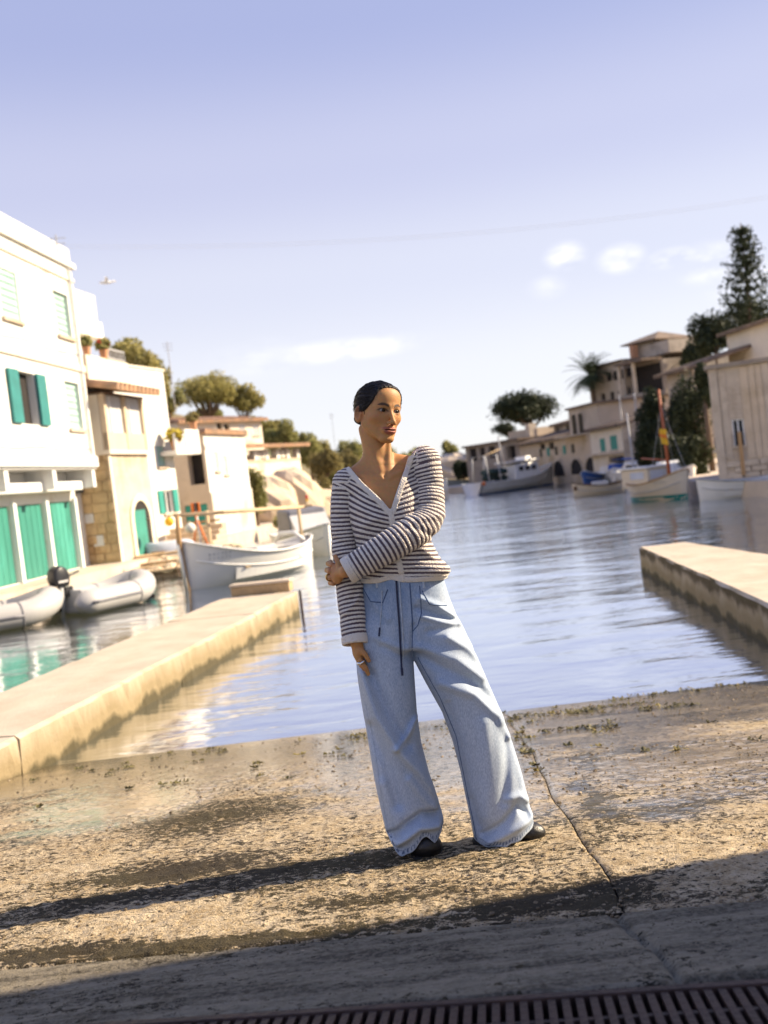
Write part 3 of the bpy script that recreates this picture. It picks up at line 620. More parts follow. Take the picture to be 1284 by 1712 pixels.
# ------------------------------------------------------------------ left bank
def white_house():
    hd = RAD(5); t0 = -13.2
    base = np.array([-8.5, 27.5, .5]) + np.array([math.sin(hd), math.cos(hd), 0]) * t0
    h = House('white_house', 'tall white house with green garage doors beside the inflatable boat', base, hd, 13.9, 9, 2.9)
    def G(px, py): return h.hit(px, py)
    # garage doors on the ground floor
    for a, b in (((87, 900), (127, 895)), ):
        s0, s1 = G(*a)[0], G(*b)[0]; zt = G(100, 840)[1]
    w = s1 - s0; c = (s0 + s1) / 2
    for k in range(4): h.window('front', c - k * (w + .28), .02, w, zt, 'door', 'green_paint', .12, name='garage_door')
    h.wall('white_wall')
    for k in range(5): h.slab('door_post', 'front', c + w / 2 + .02 - k * (w + .28), c + w / 2 + .18 - k * (w + .28), 0, zt + .1, -.08, .1, 'white_paint')
    h.slab('awning_box', 'front', c - 3 * w, c + w * .40, zt + .28, zt + .52, -.45, -.003, 'white_paint', bevel=.03)
    h.slab('wall_lamp', 'front', c + w * .72, c + w * .80, zt + .2, zt + .42, -.2, -.003, 'black_plastic')
    # upper floors stand out over the quay
    off = -.78; z0, z1 = 2.72, 8.15
    u = House('upper', '', base + h.i * off, hd, 13.25, 9.6, z1)
    def U(px, py): return u.hit(px, py)
    s, z = U(105, 526); u.window('front', s, z - .58, .95, 1.16, 'closed', 'faded_green', .13)
    s2, z = U(124, 678); u.window('front', s2, z - .62, .95, 1.24, 'closed', 'faded_green', .13)
    for k in (1, 2): u.window('front', s2 - 3.1 * k + .3, z - .62, .95, 1.24, 'open', 'shutter_green', .2); u.window('front', s - 3.1 * k, U(105, 526)[1] - .58, .95, 1.16, 'closed', 'faded_green', .06)
    # walls from z0 up: reuse with an open underside closed by a soffit
    for f in u.op: u.op[f] = [q for q in u.op[f]]
    u.wall('white_wall')
    for o in [o for o in u.t.children if o.name.startswith('wall')]:
        me = o.data
        for v in me.vertices:
            if v.co.z < z0: v.co.z = z0
    MB().box(.0, 13.25, 0, 1.2, z0 - .06, z0 + .004).build('soffit', 'pale_grey', u.t)
    for k in range(4): MB().box(13.0 - k * 2.6, 13.2 - k * 2.6, .05, .77, z0 - .55, z0 - .06).build('bracket', 'white_paint', u.t)
    MB().box(-.1, 13.35, -.10, 9.7, z1, z1 + .14).build('cornice', 'white_wall', u.t)
    MB().box(0.0, 13.25, -.0, .3, z1 + .14, z1 + .55).build('parapet', 'white_wall', u.t)
    zc = U(140, 618)[1]; u.slab('band', 'front', 0, 13.25, zc - .09, zc + .09, -.06, -.003, 'cream_wall')
    zc = U(112, 466)[1]; u.slab('band', 'front', 0, 13.25, zc - .05, zc + .05, -.05, -.003, 'cream_wall')
    u.slab('band', 'front', 0, 13.25, z0, z0 + .28, -.07, -.003, 'white_paint')
    for k in (1, 2):                                       # open shutters beside the dark windows
        c = s2 - 3.1 * k + .3
        for sg in (-1, 1): u.slab('shutter', 'front', c + sg * .75 - .25, c + sg * .75 + .25, z - .62, z + .62, -.08, -.02, M('teal_shutter', (.03, .19, .18), .6) if 'teal_shutter' not in MAT else 'teal_shutter')
    for xx in (12.9, 5.2): MB().tube([(xx, -.06, z0 + .3), (xx, -.06, z1 - .05)], .035, 8).build('drain_pipe', 'pale_grey', u.t)
    for zz in (z0 + .45, U(112, 590)[1]): MB().tube([(x, -.035, zz + .03 * math.sin(x * 2.1)) for x in np.linspace(.2, 13.0, 30)], .010, 5).build('wall_cable', 'mast_grey', u.t)
    for o in list(u.t.children): o.parent = h.t; o.location = (0, off, 0)
    bpy.data.objects.remove(u.t)
    return h
white_house()

def stone_house():
    hd = RAD(10); base = np.array([-7.52, 28.0, .5])
    h = House('stone_house', 'narrow stone house with arched green door and tiled glass gallery', base, hd, 2.6, 7, 3.05)
    h.L = float(h.hit(264, 900)[0]); print('stone L', h.L)
    s, z = h.hit(238, 885); sa = h.hit(224, 890)[0]; sb_ = h.hit(251, 890)[0]; zt = h.hit(236, 836)[1]
    w = (sb_ - sa); h.op['front'].append((s - w / 2, s + w / 2, .05, zt - w / 2, .45))
    h.wall('pale_stone', 'stone_wall')
    # arched head and door
    n = 10; arc = [(s - w / 2 + w * k / n, 0) for k in range(n + 1)]
    cz = zt - w / 2
    pts = [(s + w / 2 * math.cos(math.pi * k / n), cz + w / 2 * math.sin(math.pi * k / n)) for k in range(n + 1)]
    d = MB(); d.add([(p[0], -.012, p[1]) for p in pts], [tuple(range(n + 1))][::1]); d.f = [tuple(reversed(f)) for f in d.f]; d.build('arch_opening', 'opening_dark', h.t)
    ring = MB()
    for k in range(n):
        a0, a1 = math.pi * k / n, math.pi * (k + 1) / n
        q = [(s + (w / 2 + e) * math.cos(a), cz + (w / 2 + e) * math.sin(a)) for e, a in ((0, a0), (.2, a0), (.2, a1), (0, a1))]
        ring.prism(q, 'y', -.05, -.004)
    ring.build('arch_stones', 'cream_wall', h.t)
    for sg in (-1, 1): h.slab('jamb', 'front', s + sg * (w / 2 + .1) - .1, s + sg * (w / 2 + .1) + .1, 0, cz, -.05, -.004, 'cream_wall')
    dr = h.slab('door', 'front', s - w / 2, s + w / 2 * .55, .05, cz + w * .25, -.02, .03, 'green_paint')
    h.slab('door_sill', 'front', s - w / 2 - .1, s + w / 2 + .1, 0, .05, -.25, .3, 'pale_stone')
    for (px, py, r) in ((150, 867, .13), (166, 904, .15)):
        a, zz = h.hit(px, py, 'left'); uu = h.u('left', a); h.slab('wall_plaque', 'left', uu - r, uu + r, zz - r, zz + r, -.04, -.003, 'pale_grey')
    # stones of the end wall that can be told apart
    r_ = np.random.default_rng(11)
    z = .1
    while z < 2.9:
        hh = .2 + .12 * r_.random(); uu = 7 - 1.9
        while uu < 6.9:
            ww = .25 + .3 * r_.random(); h.slab('stone', 'left', uu, min(uu + ww - .03, 6.98), z, z + hh - .03, -.02 - .03 * r_.random(), .02, 'stone_wall', bevel=.012); uu += ww
        z += hh
    h.slab('quoin', 'front', -.0, .16, 0, 3.05, -.03, -.003, 'cream_wall')
    # glazed gallery above, with tiled eave
    z0, z1 = 3.05, 4.75; L = h.L
    h.lbox('gallery_floor', -.05, L, -.12, 6.9, z0, z0 + .12, 'cream_wall')
    h.lbox('gallery_back', .02, L, 1.2, 6.9, z0 + .121, z1 + 1.2, 'white_wall')
    h.lbox('gallery_panel', -.02, L - .02, -.08, .04, z0 + .121, z0 + .62, 'beige_wall')
    for k in range(3):
        x = -.02 + k * (L - .2) / 2; h.lbox('gallery_post', x, x + .17, -.1, .07, z0 + .121, z1, 'beige_wall')
    for k in range(2):
        x = .15 + k * (L - .2) / 2; p = h.lbox('gallery_window', x + .02, x + (L - .2) / 2 - .19, -.02, .02, z0 + .62, z1 - .02, 'pale_grey'); h.lbox('glazing_bar', x + .3, x + .34, -.05, -.021, z0 + .63, z1 - .02, 'white_paint', p)
    h.lbox('gallery_side', -.03, .04, .08, 1.2, z0 + .121, z1, 'cream_wall')
    h.lbox('gallery_ceiling', -.02, L, -.1, 1.2, z1, z1 + .06, 'dark_wood')
    h.tiles('eave_roof', -.35, L + .02, -.65, 1.3, z1 + .12, z1 + .55)
    h.lbox('terrace_parapet', -.02, L, .25, .37, z1 + .3, z1 + 1.15, 'cream_wall'); h.lbox('terrace_parapet', -.02, .10, .371, 4, z1 + .3, z1 + 1.15, 'cream_wall')
    h.rail('terrace_railing', 'front', L * .55, L - .1, z1 + 1.15, z1 + 1.5, .28, 'mast_grey', 8)
    # upper block with glass screen
    h.lbox('upper_block', 1.2, 5.2, 3.6, 7.8, z1 + 1.2, z1 + 2.5, 'white_wall')
    h.lbox('upper_slab', .6, 5.6, 2.2, 8.0, z1 + 2.5, z1 + 3.05, 'white_wall')
    for k in range(6): h.lbox('screen_panel', .65 + k * .8, .65 + k * .8 + .76, 2.25, 2.29, z1 + 3.051, z1 + 3.95, 'pale_grey')
    h.lbox('upper_side', .62, .70, 2.3, 7.8, z1 + 3.051, z1 + 3.5, 'beige_wall')
    p0 = h.t.matrix_world
    return h
sh = stone_house()
def on_house(h, x, y, z): return h.b + h.d * x + h.i * y + np.array([0, 0, z])
pot_plant(on_house(sh, 1.3, .31, 5.9), 'terracotta pot of red flowers on the stone house terrace', .34, 'leaf_mid', 'red_cloth')
pot_plant(on_house(sh, .2, .31, 5.9), 'terracotta pot with green plant at the terrace corner', .3, 'leaf_mid')
pot_plant(on_house(sh, 1.5, .6, 3.67), 'small green plant inside the glass gallery', .3, 'leaf_mid')

def bright_house():
    hd = RAD(17); end = np.array([-6.9, 34.0, .5]); d = np.array([math.sin(hd), math.cos(hd), 0])
    h = House('white_house', 'blank white house with small green shuttered window and balcony', end - d * 5.6, hd, 5.6, 7, 3.4)
    s, z = h.hit(281, 838); h.window('front', s, z - .38, .62, .76, 'shutters', 'shutter_green', .12)
    h.window('front', s - 2.9, z - .38, .62, .76, 'shutters', 'shutter_green', .12)
    s, z = h.hit(269, 760); h.window('front', s, z - .38, .5, .8, 'closed', 'faded_green', .06)
    h.wall('white_wall')
    zt = h.hit(262, 620)[1]
    h.lbox('upper_wall', 0, 5.6, .0, 6.9, 3.4, zt, 'white_wall'); h.lbox('coping', -.04, 5.64, -.04, 6.94, zt, zt + .08, 'cream_wall')
    h.lbox('balcony_floor', 4.7, 6.45, -.62, -.003, 3.05, 3.2, 'white_wall'); h.lbox('balcony_floor', 5.602, 6.45, -.002, 2.2, 3.05, 3.2, 'white_wall')
    h.lbox('balcony_wall', 5.45, 6.45, -.62, -.52, 3.2, 3.9, 'white_wall'); h.lbox('balcony_wall', 6.35, 6.45, -.519, 2.2, 3.201, 3.9, 'white_wall'); h.lbox('balcony_wall', 4.7, 5.449, -.60, -.54, 3.201, 3.75, 'pale_grey')
    return h
bh = bright_house()
pot_plant(on_house(bh, 5.0, -.45, 3.2), 'yellow green plant trailing over the white balcony', .42, 'leaf_yellow')
pot_plant(on_house(bh, 6.2, -.57, 3.9), 'clay pot on the corner of the white balcony', .34, 'leaf_dry')

def gable_house():
    hd = RAD(14); base = np.array([-6.5, 38.0, .5])
    h = House('gable_house', 'beige house end with dark doorway and bright white side wall', base, hd, 4.2, 6, 4.0)
    a, z = h.hit(328, 783, 'left'); u = h.u('left', a); h.window('left', u, z - .62, .62, 1.25, 'open', depth=.4)
    h.slab('lintel', 'left', u - .5, u + .5, z + .64, z + .82, -.05, -.003, 'pale_stone')
    a, z = h.hit(330, 852, 'left'); u2 = h.u('left', a); h.window('left', u2 - .05, 0.02, .95, 1.28, 'door', 'shutter_green', .12, name='door')
    for px, py in ((362, 772), (377, 778)):
        s, z = h.hit(px, py); h.window('front', s, z - .36, .42, .74, 'closed', 'faded_green', .06)
    s, z = h.hit(397, 866); h.window('front', s, .02, .9, 1.15, 'door', 'wood', .2, name='door')
    h.wall('white_wall', 'beige_wall')
    h.tiles('roof', -.1, 4.3, -.12, 3.0, 4.02, 4.25); h.lbox('roof_back', -.08, 4.25, 3.0, 6.1, 4.0, 4.2, 'roof_tile')
    zb = h.hit(370, 822)[1]; h.slab('plinth', 'front', 0, 4.2, 0, zb, -.06, -.003, 'cream_wall')
    h.lbox('lean_to', -1.5, -.02, 1.5, 4.5, 0, 1.75, 'white_wall')
    return h
gable_house()

def terrace_house():
    A = at_y(386, 770, 49); B = at_y(503, 776, 56); zb = 2.75
    hd = math.atan2(B[0] - A[0], B[1] - A[1]); L = math.hypot(B[0] - A[0], B[1] - A[1])
    h = House('terrace_house', 'low house with open columned terrace above a pale rock', (A[0], A[1], zb), hd, L, 5, .8, cat='house')
    z0 = 0; zt = h.hit(500, 745)[1]
    h.wall('cream_wall')
    h.lbox('floor_slab', 0, L, -.05, 5, .8, .9, 'pale_stone')
    n = 6
    for k in range(n + 1):
        x = k * (L - .3) / n; h.lbox('column', x, x + .3, 0, .3, .901, zt - .15, 'white_wall')
    h.lbox('back_wall', 0, L, 3.0, 5, .901, zt - .15, 'beige_wall')
    for k in range(n):
        x = .3 + k * (L - .3) / n
        h.lbox('opening', x + .12, x + (L - .3) / n - .42, 2.97, 2.999, .95, zt - .55, 'opening_dark')
        if k % 2 == 0: h.lbox('blind', x + .02, x + (L - .3) / n - .32, .05, .09, zt - .62, zt - .15, 'canvas_white')
    h.tiles('roof', -.3, L + .4, -.5, 5.2, zt, zt + .55)
    h.rail('railing', 'front', 0, L, .9, 1.35, .02, 'dark_wood', 14)
    return h
terrace_house()
def upper_house():
    A = at_y(300, 735, 60); B = at_y(440, 735, 66)
    hd = math.atan2(B[0] - A[0], B[1] - A[1]); L = math.hypot(B[0] - A[0], B[1] - A[1])
    h = House('upper_house', 'long cream house with tiled roof in front of the umbrella pine', (A[0], A[1], 4.0), hd, L, 6, 2.9)
    for px, py in ((368, 718), (380, 719)):
        s, z = h.hit(px, py); h.window('front', s, z - .3, .5, .7, 'open', depth=.2)
    for px, py in ((405, 718), (428, 720)):
        s, z = h.hit(px, py); h.window('front', s, z - .3, .6, .65, 'pale', depth=.08)
    h.H = h.hit(410, 703)[1]
    h.wall('cream_wall'); h.tiles('roof', -.3, L + .3, -.4, 3, h.H, h.H + .55); h.lbox('roof_back', -.2, L + .2, 3.0, 6, h.H - .02, h.H + .5, 'roof_tile')
    return h
upper_house()
def rock(name, label, pts, seed, mat='pale_stone', cat='rock'):
    """irregular outcrop: lumps (x,y,z,rx,ry,rz) each a noisy boulder, joined as one rock"""
    mb = MB(); r = np.random.default_rng(seed); c0 = np.array([pts[0][0], pts[0][1], 0])
    for (x, y, z, a, b, c) in pts:
        nu, nv = 18, 12; k = mb.n; mb.ellipsoid(np.array([x, y, z]) - c0, (a, b, c), nu, nv)
        for i in range(k, mb.n):
            p = np.array(mb.v[i]); q = p + c0
            f = 1 + .30 * fbm(np.array(q[0] * 1.1 + q[2] * .7 + seed), np.array(q[1] * .9 + q[2] * 1.3), 4)
            cc = np.array([x, y, z]) - c0; mb.v[i] = tuple(cc + (p - cc) * f)
    o = mb.build(name, mat, None, False); o.location = c0; tag(o, label, cat); return o
A = at_y(430, 815, 47); B = at_y(505, 815, 53)
rock('rock_outcrop', 'pale rock face under the columned terrace', [(A[0] + .2, A[1] + 2.2, 1.0, 1.5, 1.7, 1.7), (A[0] + 1.3, A[1] + 4, 1.2, 1.5, 1.8, 1.9), (B[0] - .3, B[1] + .8, .9, 1.2, 1.4, 1.6), (B[0] + .9, B[1] + 1.5, .7, 1.2, 1.5, 1.2), (A[0] - 1.6, A[1] + 2.0, .8, 1.4, 2, 1.7)], 4, 'beige_wall')
# ------------------------------------------------------------------ right bank
def between(name, label, pxa, Ya, pxb, Yb, z, D, pytop, cat='house'):
    A = at_y(pxa, 780, Ya); B = at_y(pxb, 780, Yb); hd = math.atan2(B[0] - A[0], B[1] - A[1]); L = math.hypot(B[0] - A[0], B[1] - A[1])
    h = House(name, label, (A[0], A[1], z), hd, L, D, 1, cat=cat); h.H = h.hit((pxa + pxb) / 2, pytop)[1]; return h
def px_win(h, x0, y0, x1, y1, kind='dark', face='front', **k):
    a0, z1 = h.hit((x0 + x1) / 2, y0, face); a1, z0 = h.hit((x0 + x1) / 2, y1, face)
    ua = h.hit(x0, (y0 + y1) / 2, face)[0]; ub = h.hit(x1, (y0 + y1) / 2, face)[0]
    u = (h.u(face, ua) + h.u(face, ub)) / 2; return h.window(face, u, z0, abs(ua - ub), z1 - z0, kind, **k)
def arch(h, x0, y0, x1, y1, name='arched_doorway'):
    """arched dark boathouse opening, given by its picture box on the front"""
    s0 = h.hit(x0, (y0 + y1) / 2)[0]; s1 = h.hit(x1, (y0 + y1) / 2)[0]; zt = h.hit((x0 + x1) / 2, y0)[1]; zb = max(h.hit((x0 + x1) / 2, y1)[1], 0)
    c, w = (s0 + s1) / 2, s1 - s0; cz = zt - w / 2; n = 10
    if cz < zb + .1: cz = zb + .1
    o = MB(); pts = [(c - w / 2, zb), (c + w / 2, zb)] + [(c + w / 2 * math.cos(math.pi * k / n), cz + (zt - cz) * math.sin(math.pi * k / n)) for k in range(n + 1)]
    o.add([(p[0], -.02, p[1]) for p in pts], [tuple(range(len(pts)))]); a = o.build(name, 'opening_dark', h.t)
    ring = MB()
    for k in range(n):
        q = [(c + (w / 2 + e) * math.cos(t), cz + (zt - cz + e) * math.sin(t)) for e, t in ((0, math.pi * k / n), (.16, math.pi * k / n), (.16, math.pi * (k + 1) / n), (0, math.pi * (k + 1) / n))]
        ring.prism(q, 'y', -.09, -.004)
    for sg in (-1, 1): ring.box(c + sg * (w / 2 + .08) - .08, c + sg * (w / 2 + .08) + .08, -.09, -.004, zb, cz)
    ring.build('arch_stones', 'pale_stone', a)
def low_stone_house():
    h = between('stone_house', 'low stone house with three square windows behind the fishing boat', 781, 90, 872, 82, .5, 6, 742)
    for b in ((785, 750, 797, 771), (802, 748, 811, 769), (817, 746, 828, 766)): px_win(h, *b, 'open', depth=.2)
    px_win(h, 848, 745, 862, 766, 'open', depth=.4)
    h.wall('grey_stone'); L = h.L
    h.lbox('roof', -.2, L + .2, -.25, 6.2, h.H, h.H + .18, 'old_tile')
    h.lbox('chimney', L - 1.1, L - .5, 1.5, 2.2, h.H + .18, h.H + 1.3, 'pale_stone')
    h.slab('buttress', 'front', L * .72, L * .78, 0, h.H * .9, -.3, -.003, 'pale_stone')
    h.lbox('back_wing', L * .45, L * .95, 2.2, 6, h.H + .181, h.H + .9, 'beige_wall'); return h
low_stone_house()
def boathouse_row():
    h = between('boathouse_row', 'beige boathouses with dark arches and grey tiled roof on the far quay', 872, 82, 1002, 66, .5, 7, 733)
    for b in ((902, 742, 911, 752), (917, 740, 926, 751)): px_win(h, *b, 'open', depth=.2)
    h.wall('beige_wall'); L = h.L
    for b in ((884, 773, 900, 800), (926, 770, 945, 796), (955, 767, 975, 793), (980, 764, 1000, 790)): arch(h, *b)
    h.tiles('roof', -.2, L * .62, -.35, 3.2, h.H, h.H + .7, 'old_tile'); h.lbox('upper_wall', .3, L * .60, 3.0, 7, h.H - .1, h.H + 1.25, 'dim_plaster')
    h.tiles('upper_roof', .1, L * .62, 2.7, 7.2, h.H + 1.25, h.H + 2.0, 'old_tile')
    for k in range(4):
        x = .9 + k * (L * .58 - 1.2) / 3.4; d = h.lbox('upper_window', x, x + .55, 2.93, 2.999, h.H + .62, h.H + 1.12, 'glass_dark'); h.lbox('sill', x - .06, x + .61, 2.86, 2.929, h.H + .56, h.H + .62, 'pale_stone', d)
    for k in range(5):
        x = L * .30 + k * 1.7; d = h.slab('shuttered_window', 'front', x, x + .5, h.H * .58, h.H * .58 + .62, -.04, -.003, 'shutter_green' if k % 2 else 'glass_dark'); h.slab('lintel', 'front', x - .08, x + .58, h.H * .58 + .621, h.H * .58 + .72, -.05, -.003, 'pale_stone', d)
    h.lbox('grey_wing', L * .66, L * .99, .4, 7, h.H - .05, h.H + 1.9, 'dim_plaster')
    x = L * .70
    for k in range(2):
        d = h.lbox('tall_window', x, x + .62, .33, .399, h.H + .12, h.H + 1.5, 'glass_dark'); h.lbox('frame_bar', x + .28, x + .33, .30, .329, h.H + .13, h.H + 1.5, 'dark_wood', d); x += 1.25
    h.lbox('wing_roof', L * .65, L + .1, .2, 7.1, h.H + 1.9, h.H + 2.05, 'old_tile')
    h.lbox('awning', L * .64, L * .9, -.75, .399, h.H - .02, h.H + .08, 'pale_stone'); return h
boathouse_row()
def shutter_house():
    h = between('shutter_house', 'pale house with two dark green shuttered windows above the blue boat covers', 992, 64, 1046, 58, .5, 5, 714)
    for b in ((1003, 733, 1012, 755), (1020, 728, 1032, 752)): px_win(h, *b, 'closed', shut='shutter_green', depth=.06)
    px_win(h, 1018, 763, 1044, 780, 'open', depth=.5)
    h.wall('cream_wall', 'dim_plaster'); L = h.L
    h.tiles('roof', -.2, L + .2, -.3, 5, h.H, h.H + .8, 'old_tile')
    zb = h.hit(1018, 757)[1]; h.slab('balcony_slab', 'front', 0, L, zb - .08, zb + .04, -.5, -.003, 'pale_stone'); return h
shutter_house()
def big_house():
    # garden terrace with arches, the wing above it and the tower
    t = between('terrace_wall', 'grey stone terrace wall with dark arches below the hillside villa', 962, 92, 1072, 82, 1.2, 9, 688, cat='wall')
    t.wall('grey_stone'); L = t.L
    for b in ((1009, 685, 1026, 708), (1038, 681, 1062, 703)): arch(t, *b)
    t.lbox('coping', -.1, L + .1, -.12, 9, t.H, t.H + .14, 'pale_stone')
    t.rail('railing', 'front', 0, L, t.H + .14, t.H + .75, .05, 'pale_stone', 26)
    zt = t.b[2] + t.H + .14
    h = between('villa', 'large beige villa with rows of windows on the right hillside', 1000, 97, 1060, 92, zt - 1.0, 9, 606)
    for b in ((1013, 622, 1022, 638), (1024, 620, 1032, 636), (1034, 618, 1042, 634), (1045, 615, 1056, 630)): px_win(h, *b, 'open', depth=.2)
    for b in ((1005, 658, 1012, 672), (1020, 655, 1027, 669), (1034, 652, 1041, 666), (1048, 647, 1055, 662)): px_win(h, *b, 'open', depth=.2)
    h.wall('dim_plaster'); L = h.L
    h.lbox('roof', -.25, L + .2, -.3, 9.2, h.H, h.H + .16, 'old_tile')
    h.lbox('roof_wing', L * .55, L + 3, 3, 9, h.H + .161, h.H + 1.3, 'dim_plaster')
    ch = h.lbox('chimney', L * .75, L * .75 + .5, 2.0, 2.6, h.H + .161, h.H + 1.5, 'terracotta')
    h.lbox('right_wing', L + .02, L + 4.5, .8, 9, -1, h.H * .9, 'grey_stone')
    p = h.lbox('porch_roof', L + .3, L + 4.2, -1.2, 1, h.H * .9 + .02, h.H * .9 + .25, 'old_tile')
    h.lbox('porch_opening', L + .8, L + 4.2, .76, .799, h.H * .42, h.H * .86, 'opening_dark')
    h.lbox('porch_post', L + 2.4, L + 2.65, -1, -.75, h.H * .4, h.H * .9 + .02, 'pale_stone'); h.lbox('porch_post', L + .35, L + .6, -1, -.75, h.H * .4, h.H * .9 + .02, 'pale_stone')
    for k in range(3):
        x = L + .5 + k * 1.3; d = h.lbox('lower_window', x, x + .5, -1.13, -1.101, h.H * .08, h.H * .26, 'glass_dark'); h.lbox('sill', x - .06, x + .56, -1.17, -1.131, h.H * .08 - .08, h.H * .08 - .01, 'pale_stone', d)
    h.lbox('porch_wall', L + .3, L + 4.2, -1.1, -.95, -1, h.H * .41, 'grey_stone')
    # tower
    w = between('villa_tower', 'square villa tower with low tiled hip roof among dark trees', 1082, 95, 1116, 93, zt - 2, 4.5, 566, cat='tower')
    for b in ((1087, 573, 1093, 585), (1097, 571, 1103, 583)): px_win(w, *b, 'open', depth=.2)
    w.wall('dim_plaster', 'grey_stone'); L = w.L; zz = w.H
    rf = MB(); e = .9; rf.add([(-e, -e, zz), (L + e, -e, zz), (L + e, 4.5 + e, zz), (-e, 4.5 + e, zz), (L / 2, 2.25, zz + .95), (-e, -e, zz - .1), (L + e, -e, zz - .1), (L + e, 4.5 + e, zz - .1), (-e, 4.5 + e, zz - .1)],
           [(0, 1, 4), (1, 2, 4), (2, 3, 4), (3, 0, 4), (8, 7, 6, 5), (5, 6, 1, 0), (6, 7, 2, 1), (7, 8, 3, 2), (8, 5, 0, 3)]); rf.build('roof', 'old_tile', w.t)
    px_win(w, 1121, 562, 1127, 575, 'dark', 'right')
big_house()
def plank_house():
    h = House('plank_house', 'weathered house with vertical boards and stone footing at the right edge', (11.72, 34.6, .5), RAD(111), 8, 6, 1)
    h.H = h.hit(1186, 618)[1]
    for b in ((1195, 732, 1200, 752), (1206, 736, 1212, 760), (1225, 700, 1245, 745)): px_win(h, *b, 'dark', depth=.12)
    h.wall('pale_stone', 'grey_stone')
    z = .62; r = np.random.default_rng(2)
    x = .32
    while x < 7.9:
        w = .20 + .1 * r.random()
        if not any(q[0] - .02 < x + w / 2 < q[1] + .02 for q in h.op['front']): h.slab('plank', 'front', x, x + w - .02, z + .05, h.H - .05, -.03 - .012 * r.random(), -.003, 'beige_wall' if r.random() < .7 else 'pale_stone')
        x += w
    h.slab('corner_post', 'front', 0, .28, 0, h.H, -.06, -.003, 'pale_stone')
    for row in range(3):
        for k in range(14): h.slab('footing_stone', 'front', .29 + k * .55 + .27 * (row % 2), .29 + k * .55 + .5 + .27 * (row % 2), row * .2 + .01, row * .2 + .185, -.09 - .02 * r.random(), -.003, 'pale_stone', bevel=.015)
    h.lbox('roof', -.12, 8.2, -.16, 6.1, h.H, h.H + .14, 'grey_stone')
    h.slab('ladder_board', 'front', .75, .87, .1, 1.6, -.14, -.06, 'wood')
    return h
plank_house()
def hill_house():
    h = between('hill_house', 'tiled house stepping up the slope above the plank house', 1131, 58, 1172, 55, 2.6, 6, 618)
    for b in ((1136, 622, 1143, 640), (1150, 618, 1158, 636)): px_win(h, *b)
    h.wall('dim_plaster'); L = h.L
    h.tiles('roof', -.5, L + .6, -.6, 3.5, h.H, h.H + .9, 'old_tile'); h.lbox('upper_wall', 1.0, L + 4, 3.4, 8, h.H - .2, h.H + 1.9, 'cream_wall')
    h.tiles('upper_roof', .6, L + 4.4, 3.0, 8.2, h.H + 1.9, h.H + 2.7, 'old_tile'); return h
hill_house()
# ================================================================== boats
def hull_mesh(L, B, free, bow_up=.3, stern_up=.12, draft=.25, transom=.0, flare=.25, n=26, m=9, inset=0.0, rake=.12):
    """returns grid (n stations, 2m-1 points) of hull points: bow at +x, water line z = 0"""
    P = np.zeros((n, 2 * m - 1, 3))
    for i in range(n):
        t = i / (n - 1)
        if transom: b = (B / 2) * (transom + (1 - transom) * min(1, t / .45) ** .8 * (2 - min(1, t / .45)) ** .5 / 1) if t < .45 else B / 2 * (1 - ((t - .45) / .55) ** 2.4)
        else: b = (B / 2) * max(0., 1 - abs(2 * t - 1) ** 2.3) ** .75
        if transom and t < .45: b = (B / 2) * (transom + (1 - transom) * math.sin(t / .45 * math.pi / 2))
        b = max(b - inset, .012)
        sh = free + bow_up * max(0, (t - .4) / .6) ** 2 + stern_up * max(0, (.4 - t) / .4) ** 2
        kl = -draft * (1 - max(0, (t - .7) / .3) ** 3 * .9)
        for j in range(m):
            q = j / (m - 1); y = b * (q ** (.55 + .5 * (1 - q) * flare)); z = kl + (sh - kl) * (q ** 1.7 * .75 + q * .25)
            x = -L / 2 + L * t + rake * (sh > 0) * (z / max(sh, .1)) * max(0, (t - .6) / .4) ** 2 * L * .15
            P[i, m - 1 + j] = (x, y, z); P[i, m - 1 - j] = (x, -y, z)
    return P
